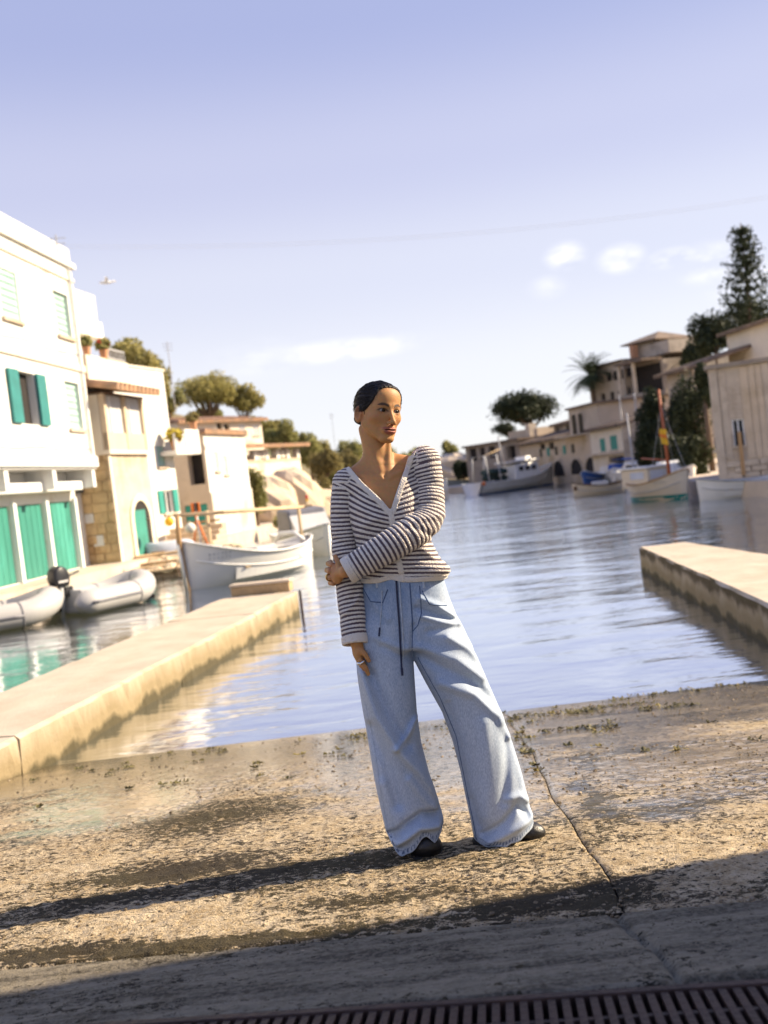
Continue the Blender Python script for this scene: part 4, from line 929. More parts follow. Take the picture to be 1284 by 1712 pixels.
def boat(name, label, pos, ang, L, B, free, mat='boat_white', group=None, deck='pale_wood', boot=None, boot_h=.10, wood_rail='wood', open_cockpit=True, **kw):
    t = thing(name, label, 'boat', (pos[0], pos[1], 0), ang, group)
    P = hull_mesh(L, B, free, **kw); n, w = P.shape[:2]
    mb = MB(); mb.grid(P[:, ::-1]); mb.f.append(tuple(w - 1 - j for j in range(w))[::-1]); mb.f.append(tuple((n - 1) * w + j for j in range(w))[::1]); h = mb.build('hull', mat, t, True)
    # rubbing strake and cap rail along both sides
    for sg, col in ((1, -1), (-1, 0)):
        e = P[:, col]; MB().tube([p + np.array([0, .012 * sg, -.0]) for p in e], .028, 6).build('cap_rail', wood_rail, t, True)
        e2 = P[:, (w // 2 + int(w // 2 * .80)) if sg > 0 else (w // 2 - int(w // 2 * .80))]; MB().tube([p + np.array([0, .006 * sg, 0]) for p in e2[1:-1]], .018, 5).build('rubbing_strake', wood_rail if wood_rail == 'boat_white' else 'boat_grey', t, True)
    # deck a little below the rail
    D = np.stack([np.stack([P[:, 0, 0], P[:, 0, 1] * .93, P[:, 0, 2] - .09], -1), np.stack([P[:, -1, 0], P[:, -1, 1] * .93, P[:, -1, 2] - .09], -1)], 0)
    if open_cockpit:
        a, b = int(n * .16), int(n * .74)
        MB().grid(D[:, :a + 1][:, ::1].transpose(1, 0, 2)[:, ::-1]).build('stern_deck', deck, t); MB().grid(D[:, b:].transpose(1, 0, 2)[:, ::-1]).build('fore_deck', deck, t)
        fl = D[:, a:b + 1].copy(); fl[..., 2] = free * .18; fl[..., 1] *= .8; MB().grid(fl.transpose(1, 0, 2)[:, ::-1]).build('cockpit_floor', deck, t)
        for sg in (0, 1):
            side = np.stack([D[sg, a:b + 1], fl[sg]], 0); MB().grid(side).build('inner_side', mat, t)
        for k, f in enumerate((.3, .5, .66)):
            i = int(n * f); yb = abs(P[i, -1, 1]) * .85; MB().box(P[i, -1, 0] - .11, P[i, -1, 0] + .11, -yb, yb, free * .55, free * .60).build('thwart', 'pale_wood', t)
    else: MB().grid(D.transpose(1, 0, 2)[:, ::-1]).build('deck', deck, t)
    if boot:
        Q = hull_mesh(L, B, free, **kw); c = (Q[..., :] * 1.0); mbb = MB()
        m = (w + 1) // 2
        for sg in (1, -1):
            rows = []
            for i in range(n):
                col = P[i, m - 1:] if sg > 0 else P[i, :m][::-1]
                lo = np.array([np.interp(-.05, col[:, 2], col[:, k]) for k in range(3)]); hi = np.array([np.interp(boot_h + .25 * boot_h * (i / n), col[:, 2], col[:, k]) for k in range(3)])
                lo[1] += .008 * sg; hi[1] += .008 * sg; rows.append((lo, hi))
            mbb.grid(np.array(rows) if sg < 0 else np.array(rows)[:, ::-1])
        mbb.build('boot_stripe', boot, t)
    return t, P
def heading(a, b): return math.atan2(b[1] - a[1], b[0] - a[0])
def marks(t, P, mat, f0, f1, zf, rows=2, side=-1, n=7, hgt=.05):
    """painted lettering too small to read, as short strokes on the bow"""
    w = P.shape[1]; m = (w + 1) // 2; N_ = P.shape[0]; mb = MB(); r = np.random.default_rng(8)
    for row in range(rows):
        for k in range(n):
            f = f0 + (f1 - f0) * (k + .1 * r.random()) / n; i = f * (N_ - 1); i0 = int(i); q = i - i0
            col = (P[i0] * (1 - q) + P[min(i0 + 1, N_ - 1)] * q); col = col[m - 1:] if side > 0 else col[:m][::-1]
            z = zf - row * hgt * 1.9
            def pt(zz, dx): p = np.array([np.interp(zz, col[:, 2], col[:, c]) for c in range(3)]); p[1] += side * .012; p[0] += dx; return p
            dx = (f1 - f0) / n * abs(P[-1, m, 0] - P[0, m, 0]) * .3
            mb.add([pt(z, -dx), pt(z, dx * (.3 + .7 * r.random())), pt(z + hgt, dx * (.3 + .7 * r.random())), pt(z + hgt, -dx)], [(0, 1, 2, 3)])
    return mb.build('bow_lettering', mat, t)

# --- the white llaut with awning frame, left
bow, stern = at_z(322, 987, 0)[:2], at_z(520, 946, 0)[:2]; c = (bow + stern) / 2; ang = heading(stern, bow); Lb = float(np.linalg.norm(bow - stern))
lt, P = boat('fishing_boat', 'white wooden boat with bare awning frame and tall bow post beside the jetty', c, ang, Lb * 1.04, 1.65, .60, bow_up=.50, stern_up=.20, draft=.2, deck='pale_grey', wood_rail='boat_white')
marks(lt, P, 'boat_grey', .80, .92, .72, 2, 1, 6, .05)
Lh = Lb * .52
MB().tube([(Lh * 1.0 + .05, 0, .0), (Lh * 1.02 + .06, 0, .7), (Lh * 1.02 + .09, 0, 1.12), (Lh * 1.02 + .05, 0, 1.70)], [.05, .055, .06, .05], 8).build('stem_post', 'wood', lt, True)
MB().tube([(Lh * 1.0 + .075, 0, -.05), (Lh * 1.02 + .085, 0, .7), (Lh * 1.02 + .11, 0, 1.06)], .048, 6).build('stem_edge', 'boat_white', lt, True)
fx0, fx1 = Lh * .80, -Lh * .86
for x, h in ((fx0 - .35, 1.72), (fx1, 1.55)): MB().tube([(x, 0, .35), (x, 0, h)], .042, 8).build('awning_post', 'pale_wood', lt, True)
MB().tube([(fx0 + .35, -.28, 1.70), (fx1 - .1, -.25, 1.52)], .04, 8).build('awning_pole', 'pale_wood', lt, True)
MB().tube([(fx0 + .1, .30, 1.66), (fx1, .25, 1.5)], .035, 8).build('awning_pole', 'pale_wood', lt, True)
MB().tube([(fx0 - .35, -.6, 1.66), (fx0 - .35, .6, 1.66)], .03, 8).build('cross_spar', 'pale_wood', lt, True)
MB().tube([(fx1, -.5, 1.52), (fx1, .5, 1.52)], .03, 8).build('cross_spar', 'pale_wood', lt, True)
MB().box(-.55, .1, -.28, .28, .15, .72).build('engine_box', 'pale_grey', lt, bevel=.03)
MB().tube([(-1.25, -.5, .72), (-1.2, -.25, .92), (-1.2, .25, .92), (-1.25, .5, .72)], .05, 8).build('stern_hoop', 'boat_white', lt, True)
mb = MB(); r_ = np.random.default_rng(1)
for k in range(14): mb.ellipsoid((.45 + .5 * r_.random(), -.3 + .6 * r_.random(), .5 + .32 * r_.random()), (.13, .12, .08), 8, 6)
mb.build('net_heap', 'rope', lt, True)
mb = MB()
for k in range(5): mb.ellipsoid((.2 + .1 * k, -.5 + .05 * k, .66), (.11, .09, .1), 8, 6)
mb.build('float_string', 'canvas_white', lt, True)
MB().ellipsoid((Lh * .55, .0, .66), (.34, .42, .16), 14, 8).build('bow_cover', 'boat_white', lt, True)
MB().tube([(Lh * .85, -.32, .86), (Lh * .85, -.36, .35), (Lh * .84, -.38, -.02)], .012, 5).build('mooring_rope', 'canvas_white', lt, True)

# --- inflatable with outboard
def inflatable(label, pos, ang, motor=True):
    t = thing('inflatable_boat', label, 'boat', (pos[0], pos[1], 0), ang, 'inflatable boats')
    Lr, Br, r = 2.1, 1.25, .25; path = []
    for x in np.linspace(-Lr / 2, Lr * .12, 10): path.append((x, -Br / 2 + r * .3, .25))
    for a in np.linspace(-math.pi / 2, math.pi / 2, 17)[1:-1]: path.append((Lr * .12 + Lr * .36 * math.cos(a), (Br / 2 - r * .3) * math.sin(a), .25 + .17 * math.cos(a) ** 2))
    for x in np.linspace(Lr * .12, -Lr / 2, 10): path.append((x, Br / 2 - r * .3, .25))
    rad = [r] * len(path); e = [(-Lr / 2 - .22, -Br / 2 + r * .3, .25)] + path + [(-Lr / 2 - .22, Br / 2 - r * .3, .25)]; rad = [.06] + [r * .93] + [r] * (len(path) - 2) + [r * .93] + [.06]
    tb = MB().tube(e, rad, 16).build('tube', 'rubber_grey', t, True)
    for sg in (-1, 1): MB().tube([(x, sg * (Br / 2 - r * .3 + r * .97), .25) for x in np.linspace(-Lr / 2, Lr * .14, 8)], .03, 6).build('rub_band', 'rubber_dark', tb, True)
    for f in (10, 18, 26):
        p = e[f]; q = e[f + 1]; MB().tube([np.array(p), np.array(p) + (np.array(q) - np.array(p)) * .25], r + .006, 16).build('seam_band', 'rubber_dark', tb, True)
    MB().box(-Lr / 2 + .02, Lr * .36, -Br / 2 + .2, Br / 2 - .2, .08, .14).build('floor', 'boat_grey', t)
    MB().box(-.35, -.12, -Br / 2 + .12, Br / 2 - .12, .36, .41).build('seat', 'boat_grey', t, bevel=.01)
    MB().box(-Lr / 2 + .08, -Lr / 2 + .14, -Br / 2 + .22, Br / 2 - .22, .04, .50).build('transom', 'boat_grey', t)
    if motor:
        m = MB(); xo = -Lr / 2 - .06; m.prism([(xo - .17, .62), (xo + .15, .60), (xo + .19, .80), (xo + .12, .97), (xo - .05, 1.03), (xo - .19, .95), (xo - .22, .78)], 'y', -.13, .13); mo = m.build('outboard_motor', 'black_plastic', t, True, bevel=.05); MB().box(xo - .14, xo + .1, -.134, .134, .69, .73).build('cowl_band', 'pale_grey', mo)
        MB().tube([(-Lr / 2 - .05, 0, .7), (-Lr / 2 - .07, 0, .3), (-Lr / 2 - .1, 0, -.1)], [.07, .06, .05], 10).build('motor_leg', 'boat_grey', mo, True)
        MB().box(-Lr / 2 - .02, -Lr / 2 + .18, -.09, .09, .40, .60).build('clamp', 'black_plastic', mo, bevel=.01)
        MB().tube([(-Lr / 2 + .1, 0, .78), (-Lr / 2 + .5, .05, .84)], .02, 6).build('tiller', 'black_plastic', mo, True)
        mb = MB()
        for k in range(3):
            a = k * 2.09; mb.ellipsoid((-Lr / 2 - .16, .07 * math.cos(a), .22 + .07 * math.sin(a)), (.012, .045, .045), 8, 6)
        mb.build('propeller', 'black_plastic', mo, True)
    return t
pA = at_z(165, 1024, 0)[:2]; inflatable('grey inflatable boat with black outboard motor below the garage doors', (pA[0] - .10, pA[1] + .85), RAD(60))
pB = at_z(38, 1050, 0)[:2]; inflatable('grey inflatable boat cut by the picture edge beside the motor', (pB[0] - .55, pB[1] + .25), RAD(35), False)
# --- motor boat further along
p = at_z(532, 930, 0)[:2]; q = at_z(497, 905, 0)[:2]
mt_, P = boat('motor_boat', 'small white motor boat with grey canvas hood and little flag', (p[0] - .35, p[1] + 1.3), RAD(-68), 3.9, 1.6, .62, bow_up=.3, transom=.8, deck='boat_white', wood_rail='boat_white', draft=.2)
mb = MB(); mb.prism([(-1.0, .6), (.5, .6), (.25, 1.35), (-.9, 1.4)], 'y', -.6, .6); mb.build('canvas_hood', 'rubber_dark', mt_, bevel=.08)
mb = MB(); mb.prism([(.5, .62), (.95, .62), (.3, 1.2)], 'y', -.55, .55); mb.build('windscreen', 'pale_grey', mt_)
MB().tube([(-.6, .3, 1.3), (-.6, .3, 1.75)], .014, 6).build('flag_staff', 'pale_wood', mt_)
MB().box(-.6, -.42, .29, .31, 1.62, 1.74).build('flag', 'red_cloth', mt_); MB().box(-.6, -.42, .291, .309, 1.54, 1.618).build('flag', 'yellow_cloth', mt_)
# --- right: white llaut with red mast
stern, bow = at_z(1054, 839, 0)[:2] + np.array([.3, .9]), at_z(1150, 833, 0)[:2]; c = (bow + stern) / 2; ang = heading(stern, bow); Lb = float(np.linalg.norm(bow - stern))
rt, P = boat('mast_boat', 'cream wooden boat with red mast and green waterline by the right quay', c, ang, Lb, 1.6, .62, 'boat_cream', bow_up=.42, stern_up=.12, boot='boat_green', boot_h=.14, deck='pale_wood', open_cockpit=False)
marks(rt, P, 'boat_grey', .72, .86, .62, 1, -1, 8, .06); marks(rt, P, 'boat_grey', .72, .86, .62, 1, 1, 8, .06)
MB().box(-1.5, .1, -.48, .48, .45, 1.18).build('cabin', 'boat_cream', rt, bevel=.05); MB().box(.105, .125, -.35, .35, .78, 1.1).build('cabin_window', 'pale_blue', rt)
for sg in (-1, 1): MB().box(-.9, -.1, sg * .485 - .01, sg * .485 + .01, .80, 1.06).build('cabin_window', 'pale_blue', rt)
MB().box(-1.6, .2, -.55, .55, 1.18, 1.24).build('cabin_roof', 'boat_white', rt, bevel=.02)
MB().tube([(.75, 0, .4), (.72, 0, 2.2), (.66, 0, 3.95)], [.066, .058, .045], 8).build('mast', 'red_wood', rt, True)
for y in (-.6, .6): MB().tube([(.4, y, .7), (.68, 0, 3.3)], .008, 4).build('shroud', 'mast_grey', rt)
MB().tube([(1.7, 0, 1.0), (.68, 0, 3.4)], .008, 4).build('forestay', 'mast_grey', rt)
MB().tube([(-1.3, 0, .5), (-1.36, 0, 3.3)], [.04, .03], 8).build('mizzen_mast', 'mast_grey', rt, True)
MB().tube([(.72, 0, 1.4), (-.9, .1, 1.55)], .03, 8).build('boom', 'red_wood', rt, True)
fl = thing('flag', 'yellow and red flag hanging from a line beside the red mast', 'flag', at_y(1104, 735, 35.2)); mb = MB()
xs = np.linspace(0, .25, 8); zs = np.linspace(0, -.55, 10); FP = np.array([[[x + .03 * math.sin(z * 9), .05 * math.sin(x * 22 + z * 6), z + .4 - x * .3] for x in xs] for z in zs]); MB().grid(FP[:4]).build('cloth', 'yellow_cloth', fl, True); MB().grid(FP[3:6]).build('cloth', 'orange_cloth', fl, True); MB().grid(FP[5:]).build('cloth', 'yellow_cloth', fl, True)
MB().tube([(0, 0, -1.3), (0, 0, .9)], .008, 5).build('line', 'rope', fl)
# --- small cream llaut
a, b = at_z(960, 831, 0)[:2], at_z(1046, 821, 0)[:2]
s2, P = boat('rowing_boat', 'low cream open boat with dark rail in front of the boathouses', (a + b) / 2, heading(b, a), float(np.linalg.norm(a - b)) * 1.0, 1.35, .42, 'boat_cream', bow_up=.25, stern_up=.1, wood_rail='dark_wood', deck='wood')
MB().box(-.4, .3, -.3, .3, .2, .62).build('engine_box', 'pale_grey', s2, bevel=.03); MB().box(.7, 1.2, -.25, .25, .3, .5).build('crate', 'dark_wood', s2)
# --- trawler
a, b = at_z(790, 829, 0)[:2], at_z(925, 809, 0)[:2]; Lt = float(np.linalg.norm(a - b))
tr, P = boat('trawler', 'white fishing trawler with raised bow moored on the far quay', (a + b) / 2, heading(a, b), Lt, 2.6, .75, 'boat_white', bow_up=.85, stern_up=.1, transom=.7, boot='boat_blue', boot_h=.08, open_cockpit=False, wood_rail='boat_white', draft=.3)
marks(tr, P, 'boat_grey', .76, .88, .95, 1, -1, 8, .12)
w = MB(); w.prism([(-.6, .7), (2.2, .85), (2.0, 1.75), (1.7, 1.95), (-.6, 1.75)], 'y', -.8, .8); wh = w.build('wheelhouse', 'boat_white', tr, bevel=.08)
for x in (-.2, .5, 1.2): MB().box(x, x + .45, -.83, -.803, 1.3, 1.6).build('window', 'glass_dark', wh)
MB().box(-.9, 2.1, -.9, .9, 1.95, 2.03).build('roof', 'boat_white', wh, bevel=.03); MB().box(1.0, 1.6, -.5, .5, 2.03, 2.28).build('radar_box', 'boat_white', wh, bevel=.05)
for x in (-2.2, -3.4): MB().tube([(x, -.8, .7), (x, -.6, 2.6), (x, .6, 2.6), (x, .8, .7)], .05, 6).build('gantry', 'mast_grey', tr, True)
MB().tube([(-1.0, 0, 1.7), (-1.1, 0, 3.9)], .05, 6).build('mast', 'mast_grey', tr, True); MB().tube([(-1.05, 0, 3.0), (-3.4, 0, 2.5)], .03, 6).build('derrick', 'pale_wood', tr, True)
mb = MB(); r_ = np.random.default_rng(4)
for k in range(16): mb.ellipsoid((-2.8 + 1.6 * r_.random(), -.7 + 1.4 * r_.random(), .8 + .7 * r_.random()), (.35, .3, .22), 8, 6)
mb.build('net_heap', M('net', (.03, .05, .045), .95, .4, 9, .5, 30), tr, True)
MB().ellipsoid((-Lt * .47, -.9, .75), (.16,) * 3, 10, 8).build('float', 'orange_cloth', tr, True)
# --- hull behind the figure's arm
p = at_z(752, 833, 0)[:2]; h8, P = boat('moored_boat', 'grey white boat bow showing beside the striped sleeve', (p[0] - 1.6, p[1] + 2.5), RAD(-52), 5.0, 2.1, .85, 'boat_white', bow_up=.5, open_cockpit=False, deck='pale_grey', transom=.7, wood_rail='boat_white')
marks(h8, P, 'boat_grey', .78, .92, .85, 1, -1, 6, .1)
MB().box(-1.6, .4, -.7, .7, .8, 1.5).build('cabin', 'pale_grey', h8, bevel=.05)
# --- dinghy at the right edge
p = at_z(1172, 838, 0)[:2]; d9, P = boat('dinghy', 'white dinghy with grey inside cut by the right picture edge', (p[0] + 1.45, p[1] - .1), RAD(177), 3.0, 1.4, .52, 'boat_white', bow_up=.22, deck='boat_grey', transom=.75, wood_rail='boat_grey')
MB().tube([(1.25, -.4, .3), (1.3, -.45, -.1)], .07, 8).build('fender', 'boat_white', d9, True)
# --- cruisers and sailing boats behind the red mast
def cruiser(label, pos, ang, L, cover=None, mast=0, mat='boat_white', cabin=True):
    t, P = boat('cruiser', label, pos, ang, L, L * .36, .62, mat, 'boats moored along the right bank', bow_up=.35, transom=.8, open_cockpit=False, deck='boat_white', wood_rail='boat_white', draft=.2)
    if cabin:
        mb = MB(); mb.prism([(-L * .25, .6), (L * .22, .6), (L * .1, 1.1), (-L * .2, 1.22)], 'y', -L * .13, L * .13); c = mb.build('cabin', 'boat_white', t, bevel=.05); MB().box(-L * .15, L * .06, -L * .135, -L * .131, .8, 1.02).build('window', 'glass_dark', c)
    if cover: mb = MB(); mb.prism([(-L * .46, .6), (L * .1, .6), (-L * .05, 1.15), (-L * .4, 1.05)], 'y', -L * .16, L * .16); mb.build('cover', cover, t, bevel=.06)
    if mast:
        MB().tube([(0, 0, .6), (-.03, 0, mast)], [.05, .03], 8).build('mast', 'mast_grey', t, True); MB().tube([(0, 0, 1.35), (-L * .42, 0, 1.4)], .06, 8).build('boom', 'canvas_blue', t, True)
        for y in (-.5, .5): MB().tube([(0, y * L * .3, .6), (0, 0, mast * .95)], .008, 4).build('shroud', 'mast_grey', t)
        MB().tube([(L * .48, 0, .95), (0, 0, mast * .97)], .008, 4).build('forestay', 'mast_grey', t)
    return t
def gp(px, py): return at_z(px, py, 0)[:2]
cruiser('white sailing boat with grey mast moored behind the red mast', gp(1085, 806) + np.array([0, 1.0]), RAD(-70), 4.6, None, 5.0)
cruiser('white sailing boat with blue boom between two masts', gp(1060, 806) + np.array([.2, 2.0]), RAD(-72), 4.6, 'canvas_white', 5.2)
cruiser('white cabin cruiser moored right of the red mast', gp(1160, 815) + np.array([-.3, 1.5]), RAD(-85), 4.0)
cruiser('cabin cruiser with pale canopy moored under the dark trees', gp(1125, 806) + np.array([.2, 2.0]), RAD(-80), 4.4, 'canvas_white')
cruiser('small boat with royal blue cover in front of the shuttered house', gp(1030, 809) + np.array([.4, .8]), RAD(-110), 3.6, 'canvas_blue', 0, 'boat_white', False)
cruiser('small boat with blue hull tied up beside the blue covers', gp(985, 813) + np.array([.6, 1.5]), RAD(-120), 3.4, None, 0, 'boat_blue', False)
cruiser('blue skiff by the arches at the trawler bow', gp(955, 806) + np.array([.6, -.5]), RAD(-115), 3.2, 'canvas_blue', 0, 'boat_blue', False)
# boat hoops seen over the covers
hp = thing('hoop_frame', 'pale metal hoops standing over the covered boats', 'hoop frame', (*(gp(1010, 806) + np.array([.4, 1.0])), .4), RAD(-115))
for k in range(4):
    MB().tube([(k * .5 - .8, .55 * math.cos(a), .2 + .85 * math.sin(a)) for a in np.linspace(0, math.pi, 12)], .022, 6).build('hoop', 'metal_pale', hp, True)
MB().tube([(-.8, 0, 1.05), (.7, 0, 1.05)], .018, 6).build('ridge_bar', 'metal_pale', hp, True)

# ------------------------------------------------------------------ small things on the left quay
dk = thing('wooden_landing', 'stepped wooden landing between the arched door and the boat bow', 'landing stage', (-6.75, 27.2, .05), RAD(12))
for k in range(5):
    MB().box(-.2, 2.1, -.55 + k * .50, -.14 + k * .50, .12 + k * .085, .19 + k * .085).build('plank', 'pale_wood', dk, bevel=.01)
for x in (.1, 1.85):
    MB().box(x, x + .1, -.5, 1.8, -.9, .08).build('bearer', 'dark_wood', dk)
st_ = thing('stone_steps', 'worn stone steps climbing beside the white house', 'steps', (-6.3, 31.2, .5), RAD(-8))
for k in range(4): MB().box(-.9, .9, k * .38, 1.6, k * .16 + (.001 if k else 0), (k + 1) * .16).build('step', 'beige_wall', st_, bevel=.02)
sw = thing('sea_wall', 'rough sloping stone sea wall below the landing', 'wall', (-5.1, 27.2, 0), RAD(10)); r_ = np.random.default_rng(9)
for k in range(34):
    x, y = r_.random() * 2.2 - 1.4, r_.random() * 1.6
    mb = MB(); mb.ellipsoid((0, 0, 0), (.22 + .2 * r_.random(), .2 + .15 * r_.random(), .16 + .12 * r_.random()), 9, 6)
    mb.v = [tuple(np.array(v) * (1 + .25 * (r_.random() - .5))) for v in mb.v]; o = mb.build('stone', 'beige_wall', sw, False); o.location = (x, y, -.05 + .22 * y + .1 * r_.random())
bo = thing('mooring_buoy', 'black round buoy floating between the inflatable and the landing', 'buoy', (*gp(248, 993), 0)); MB().ellipsoid((0, 0, .12), (.17, .17, .16), 14, 10).build('ball', 'black_plastic', bo, True); MB().tube([(0, 0, .25), (-.05, 0, .40)], .03, 8).build('eye', 'black_plastic', bo, True)
q = at_y(283, 872, 29.5); by = thing('yellow_buoy', 'yellow ball float lying in front of the white house', 'buoy', q); MB().ellipsoid((0, 0, 0), (.14,) * 3, 12, 8).build('ball', 'yellow_cloth', by, True); MB().tube([(0, 0, .1), (0, 0, .19)], .03, 6).build('eye', 'black_plastic', by)
q = at_y(318, 883, 27.0); by = thing('beige_buoy', 'beige ball float on the quay behind the bow post', 'buoy', q); MB().ellipsoid((0, 0, 0), (.15,) * 3, 12, 8).build('ball', 'canvas_white', by, True); MB().tube([(0, 0, .11), (0, 0, .2)], .03, 6).build('eye', 'rope', by)
q = at_y(284, 886, 29.8); kb = thing('covered_skiff', 'upturned pale blue skiff resting on the quay under the yellow float', 'boat', (q[0], q[1], .62), RAD(8))
P = hull_mesh(1.5, .8, .3, bow_up=.1); P[..., 2] *= -1; mb = MB(); mb.grid(P); mb.build('hull', 'pale_blue', kb, True); MB().box(-.6, .6, -.3, .3, -.12, -.02).build('trestle', 'wood', kb)
q = at_y(333, 868, 31); oa = thing('oar_rack', 'orange and white oars leaning before the dark green door', 'oars', (q[0], q[1], .5))
for k, (dx, mtn) in enumerate(((-.25, 'orange_cloth'), (0, 'white_paint'), (.22, 'orange_cloth'))):
    sf = MB(); sf.tube([(dx, -.2, 0), (dx + .2 - .3 * k, .2, 1.15)], .03, 8); o = sf.build('oar', mtn, oa, True); MB().box(dx + .13 - .3 * k, dx + .29 - .3 * k, .17, .22, 1.0, 1.4).build('blade', mtn, o, bevel=.02)
MB().box(-.5, .6, .23, .28, .75, .81).build('rail', 'wood', oa)
mr = thing('mooring_line', 'dark rope slung from the white boat bow to the landing', 'rope', (-4.6, 22.3, 0)); A_ = np.array([-.02, -.1, .95]); B_ = np.array([-1.1, 4.4, .45])
MB().tube([A_ + (B_ - A_) * t - np.array([0, 0, .55 * 4 * t * (1 - t)]) for t in np.linspace(0, 1, 14)], .014, 5).build('strand', 'dark_wood', mr, True)
MB().tube([np.array([.05, -.05, .9]) + (np.array([-1.6, 4.0, .45]) - np.array([.05, -.05, .9])) * t - np.array([0, 0, .35 * 4 * t * (1 - t)]) for t in np.linspace(0, 1, 14)], .012, 5).build('strand', 'rope', mr, True)
# mooring posts on the landing
# gull
gl = thing('gull', 'white gull gliding left of the houses against the sky', 'gull', at_y(177, 472, 30), RAD(20))
mb = MB(); mb.ellipsoid((0, 0, 0), (.20, .06, .055), 12, 8); xs = np.linspace(0, 1, 7)
for sg in (-1, 1):
    W = np.array([[[.06 - .10 * u * u - .10 * v * (1 - .6 * u), sg * (.04 + .34 * u), .10 * math.sin(u * 2.6) + .0] for v in (0, 1)] for u in xs]); mb.grid(W if sg < 0 else W[:, ::-1])
mb.ellipsoid((.2, 0, .02), (.06, .04, .04), 8, 6); mb.build('body', 'white_paint', gl, True); MB().tube([(.25, 0, .02), (.3, 0, .005)], [.012, .004], 6).build('beak', 'yellow_cloth', gl)
# roof aerials
def aerial(label, px, py0, py1, Y, arms):
    a = at_y(px, py1, Y); b = at_y(px, py0, Y); t = thing('roof_aerial', label, 'aerial', a); h = b[2] - a[2]; MB().tube([(0, 0, 0), (0, 0, h)], .02, 6).build('pole', 'mast_grey', t)
    for k in range(arms): MB().tube([(-.22 + .02 * k, 0, h - .08 - k * .14), (.22 - .02 * k, .1, h - .08 - k * .14)], .012, 5).build('arm', 'mast_grey', t)
aerial('thin aerial pole standing before the umbrella pine', 294, 570, 690, 44, 3)
aerial('small aerial on the tall white house roof', 97, 392, 425, 26.3, 2)
aerial('faint lattice aerial on the wooded ridge', 562, 690, 760, 95, 4)
# overhead cable
cb = thing('overhead_cable', 'thin overhead wire crossing the pale sky', 'cable', (0, 0, 0)); A_ = at_y(-60, 405, 34); B_ = at_y(1340, 318, 36)
for dz in (0, -.10): MB().tube([A_ + (B_ - A_) * t - np.array([0, 0, .75 * 4 * t * (1 - t) - dz]) for t in np.linspace(0, 1, 40)], .0035, 4).build('wire', 'pale_grey', cb)
# ================================================================== trees
def tree(name, label, box, Y, n, leaf, mat, base=None, clumps=14, seed=1, depth=None, trunk=.18, umbrella=False, group=None, cat='tree', limbs=6, lumpy=.34, aspect=.45):
    """crown given by its picture box (x0,y0,x1,y1) at distance Y; trunk runs down to the ground"""
    x0, y0, x1, y1 = box; r = np.random.default_rng(seed)
    c = at_y((x0 + x1) / 2, (y0 + y1) / 2, Y); W = (x1 - x0) * Y / F_PX; Hh = (y1 - y0) * Y / F_PX; Dp = depth or W * .8
    gz = base if base is not None else float(hill_h(np.array(c[0]), np.array(Y))) - .2
    gz = min(gz, c[2] - Hh * .3)
    t = thing(name, label, cat, (c[0], c[1], gz), 0, group); B = []; top = c[2] - gz
    for k in range(clumps):
        for _ in range(30):
            p = r.uniform(-1, 1, 3)
            if np.linalg.norm(p) < 1 and (not umbrella or p[2] > -.55 + .5 * abs(p[0])): break
        q = np.array([p[0] * W * .36, p[1] * Dp * .36, p[2] * Hh * .33 + top]); s = lumpy * (.7 + .6 * r.random()) * (1.6 if clumps < 8 else 1.0)
        B.append((*q, W * s * .55, Dp * s * .55, Hh * s * (.55 if umbrella else .62)))
    leaf_blob('crown', t, B, n, leaf, mat, seed + 50, aspect=aspect)
    mb = MB(); fork = max(top - Hh * (.42 if umbrella else .3), .3); lean = .06 * W * r.normal()
    mb.tube([(0, 0, -.6), (lean * .4, 0, fork * .5), (lean, .0, fork)], [trunk * 1.15, trunk, trunk * .8], 8)
    idx = r.permutation(len(B))[:limbs]
    for k in idx:
        b = np.array(B[k][:3]); a = np.array([lean, 0, fork]); mid = a + (b - a) * .5 + np.array([0, 0, -.06 * W]) ; mb.tube([a, mid, b], [trunk * .55, trunk * .38, trunk * .14], 6)
    mb.build('trunk', 'bark', t, True); return t
G1 = 'pines and bushes on the left slope'
tree('umbrella_pine', 'broad open umbrella pine rising behind the cream house', (284, 608, 414, 706), 78, 9000, .12, 'leaf_pine', clumps=34, seed=3, trunk=.20, umbrella=True, limbs=20, lumpy=.23, group=G1)
tree('umbrella_pine', 'lower pine leaning out right of the umbrella pine', (368, 636, 454, 710), 80, 5000, .12, 'leaf_pine', clumps=20, seed=13, trunk=.13, umbrella=True, limbs=12, lumpy=.24, group=G1)
tree('pine_tree', 'yellow green pine top above the blank white house roof', (176, 566, 272, 640), 50, 5500, .11, 'leaf_pine', clumps=16, seed=5, trunk=.16, group=G1)
tree('pine_tree', 'dark shrubby pine squeezed behind the aerial pole', (262, 640, 310, 705), 62, 2600, .11, 'leaf_mid', clumps=9, seed=6, trunk=.12, group=G1)
tree('oak_tree', 'dark evergreen oak at the right end of the cream house', (440, 700, 505, 760), 76, 3200, .14, 'leaf_mid', clumps=11, seed=7, trunk=.14, group=G1)
tree('oak_tree', 'rounded evergreen oak behind the terrace roof end', (488, 718, 548, 790), 72, 3200, .13, 'leaf_mid', clumps=11, seed=8, trunk=.14, group=G1)
tree('oak_tree', 'dusty green tree between terrace and figure shoulder', (512, 745, 575, 815), 66, 3400, .12, 'leaf_dry', clumps=11, seed=9, trunk=.13, group=G1)
tree('oak_tree', 'grey green tree just left of the striped shoulder', (545, 730, 612, 790), 90, 3400, .16, 'leaf_mid', clumps=12, seed=10, trunk=.14, group=G1)
tree('oak_tree', 'tree hidden mostly behind the figure neck', (590, 735, 665, 800), 96, 3000, .16, 'leaf_mid', clumps=12, seed=12, trunk=.14, group=G1)
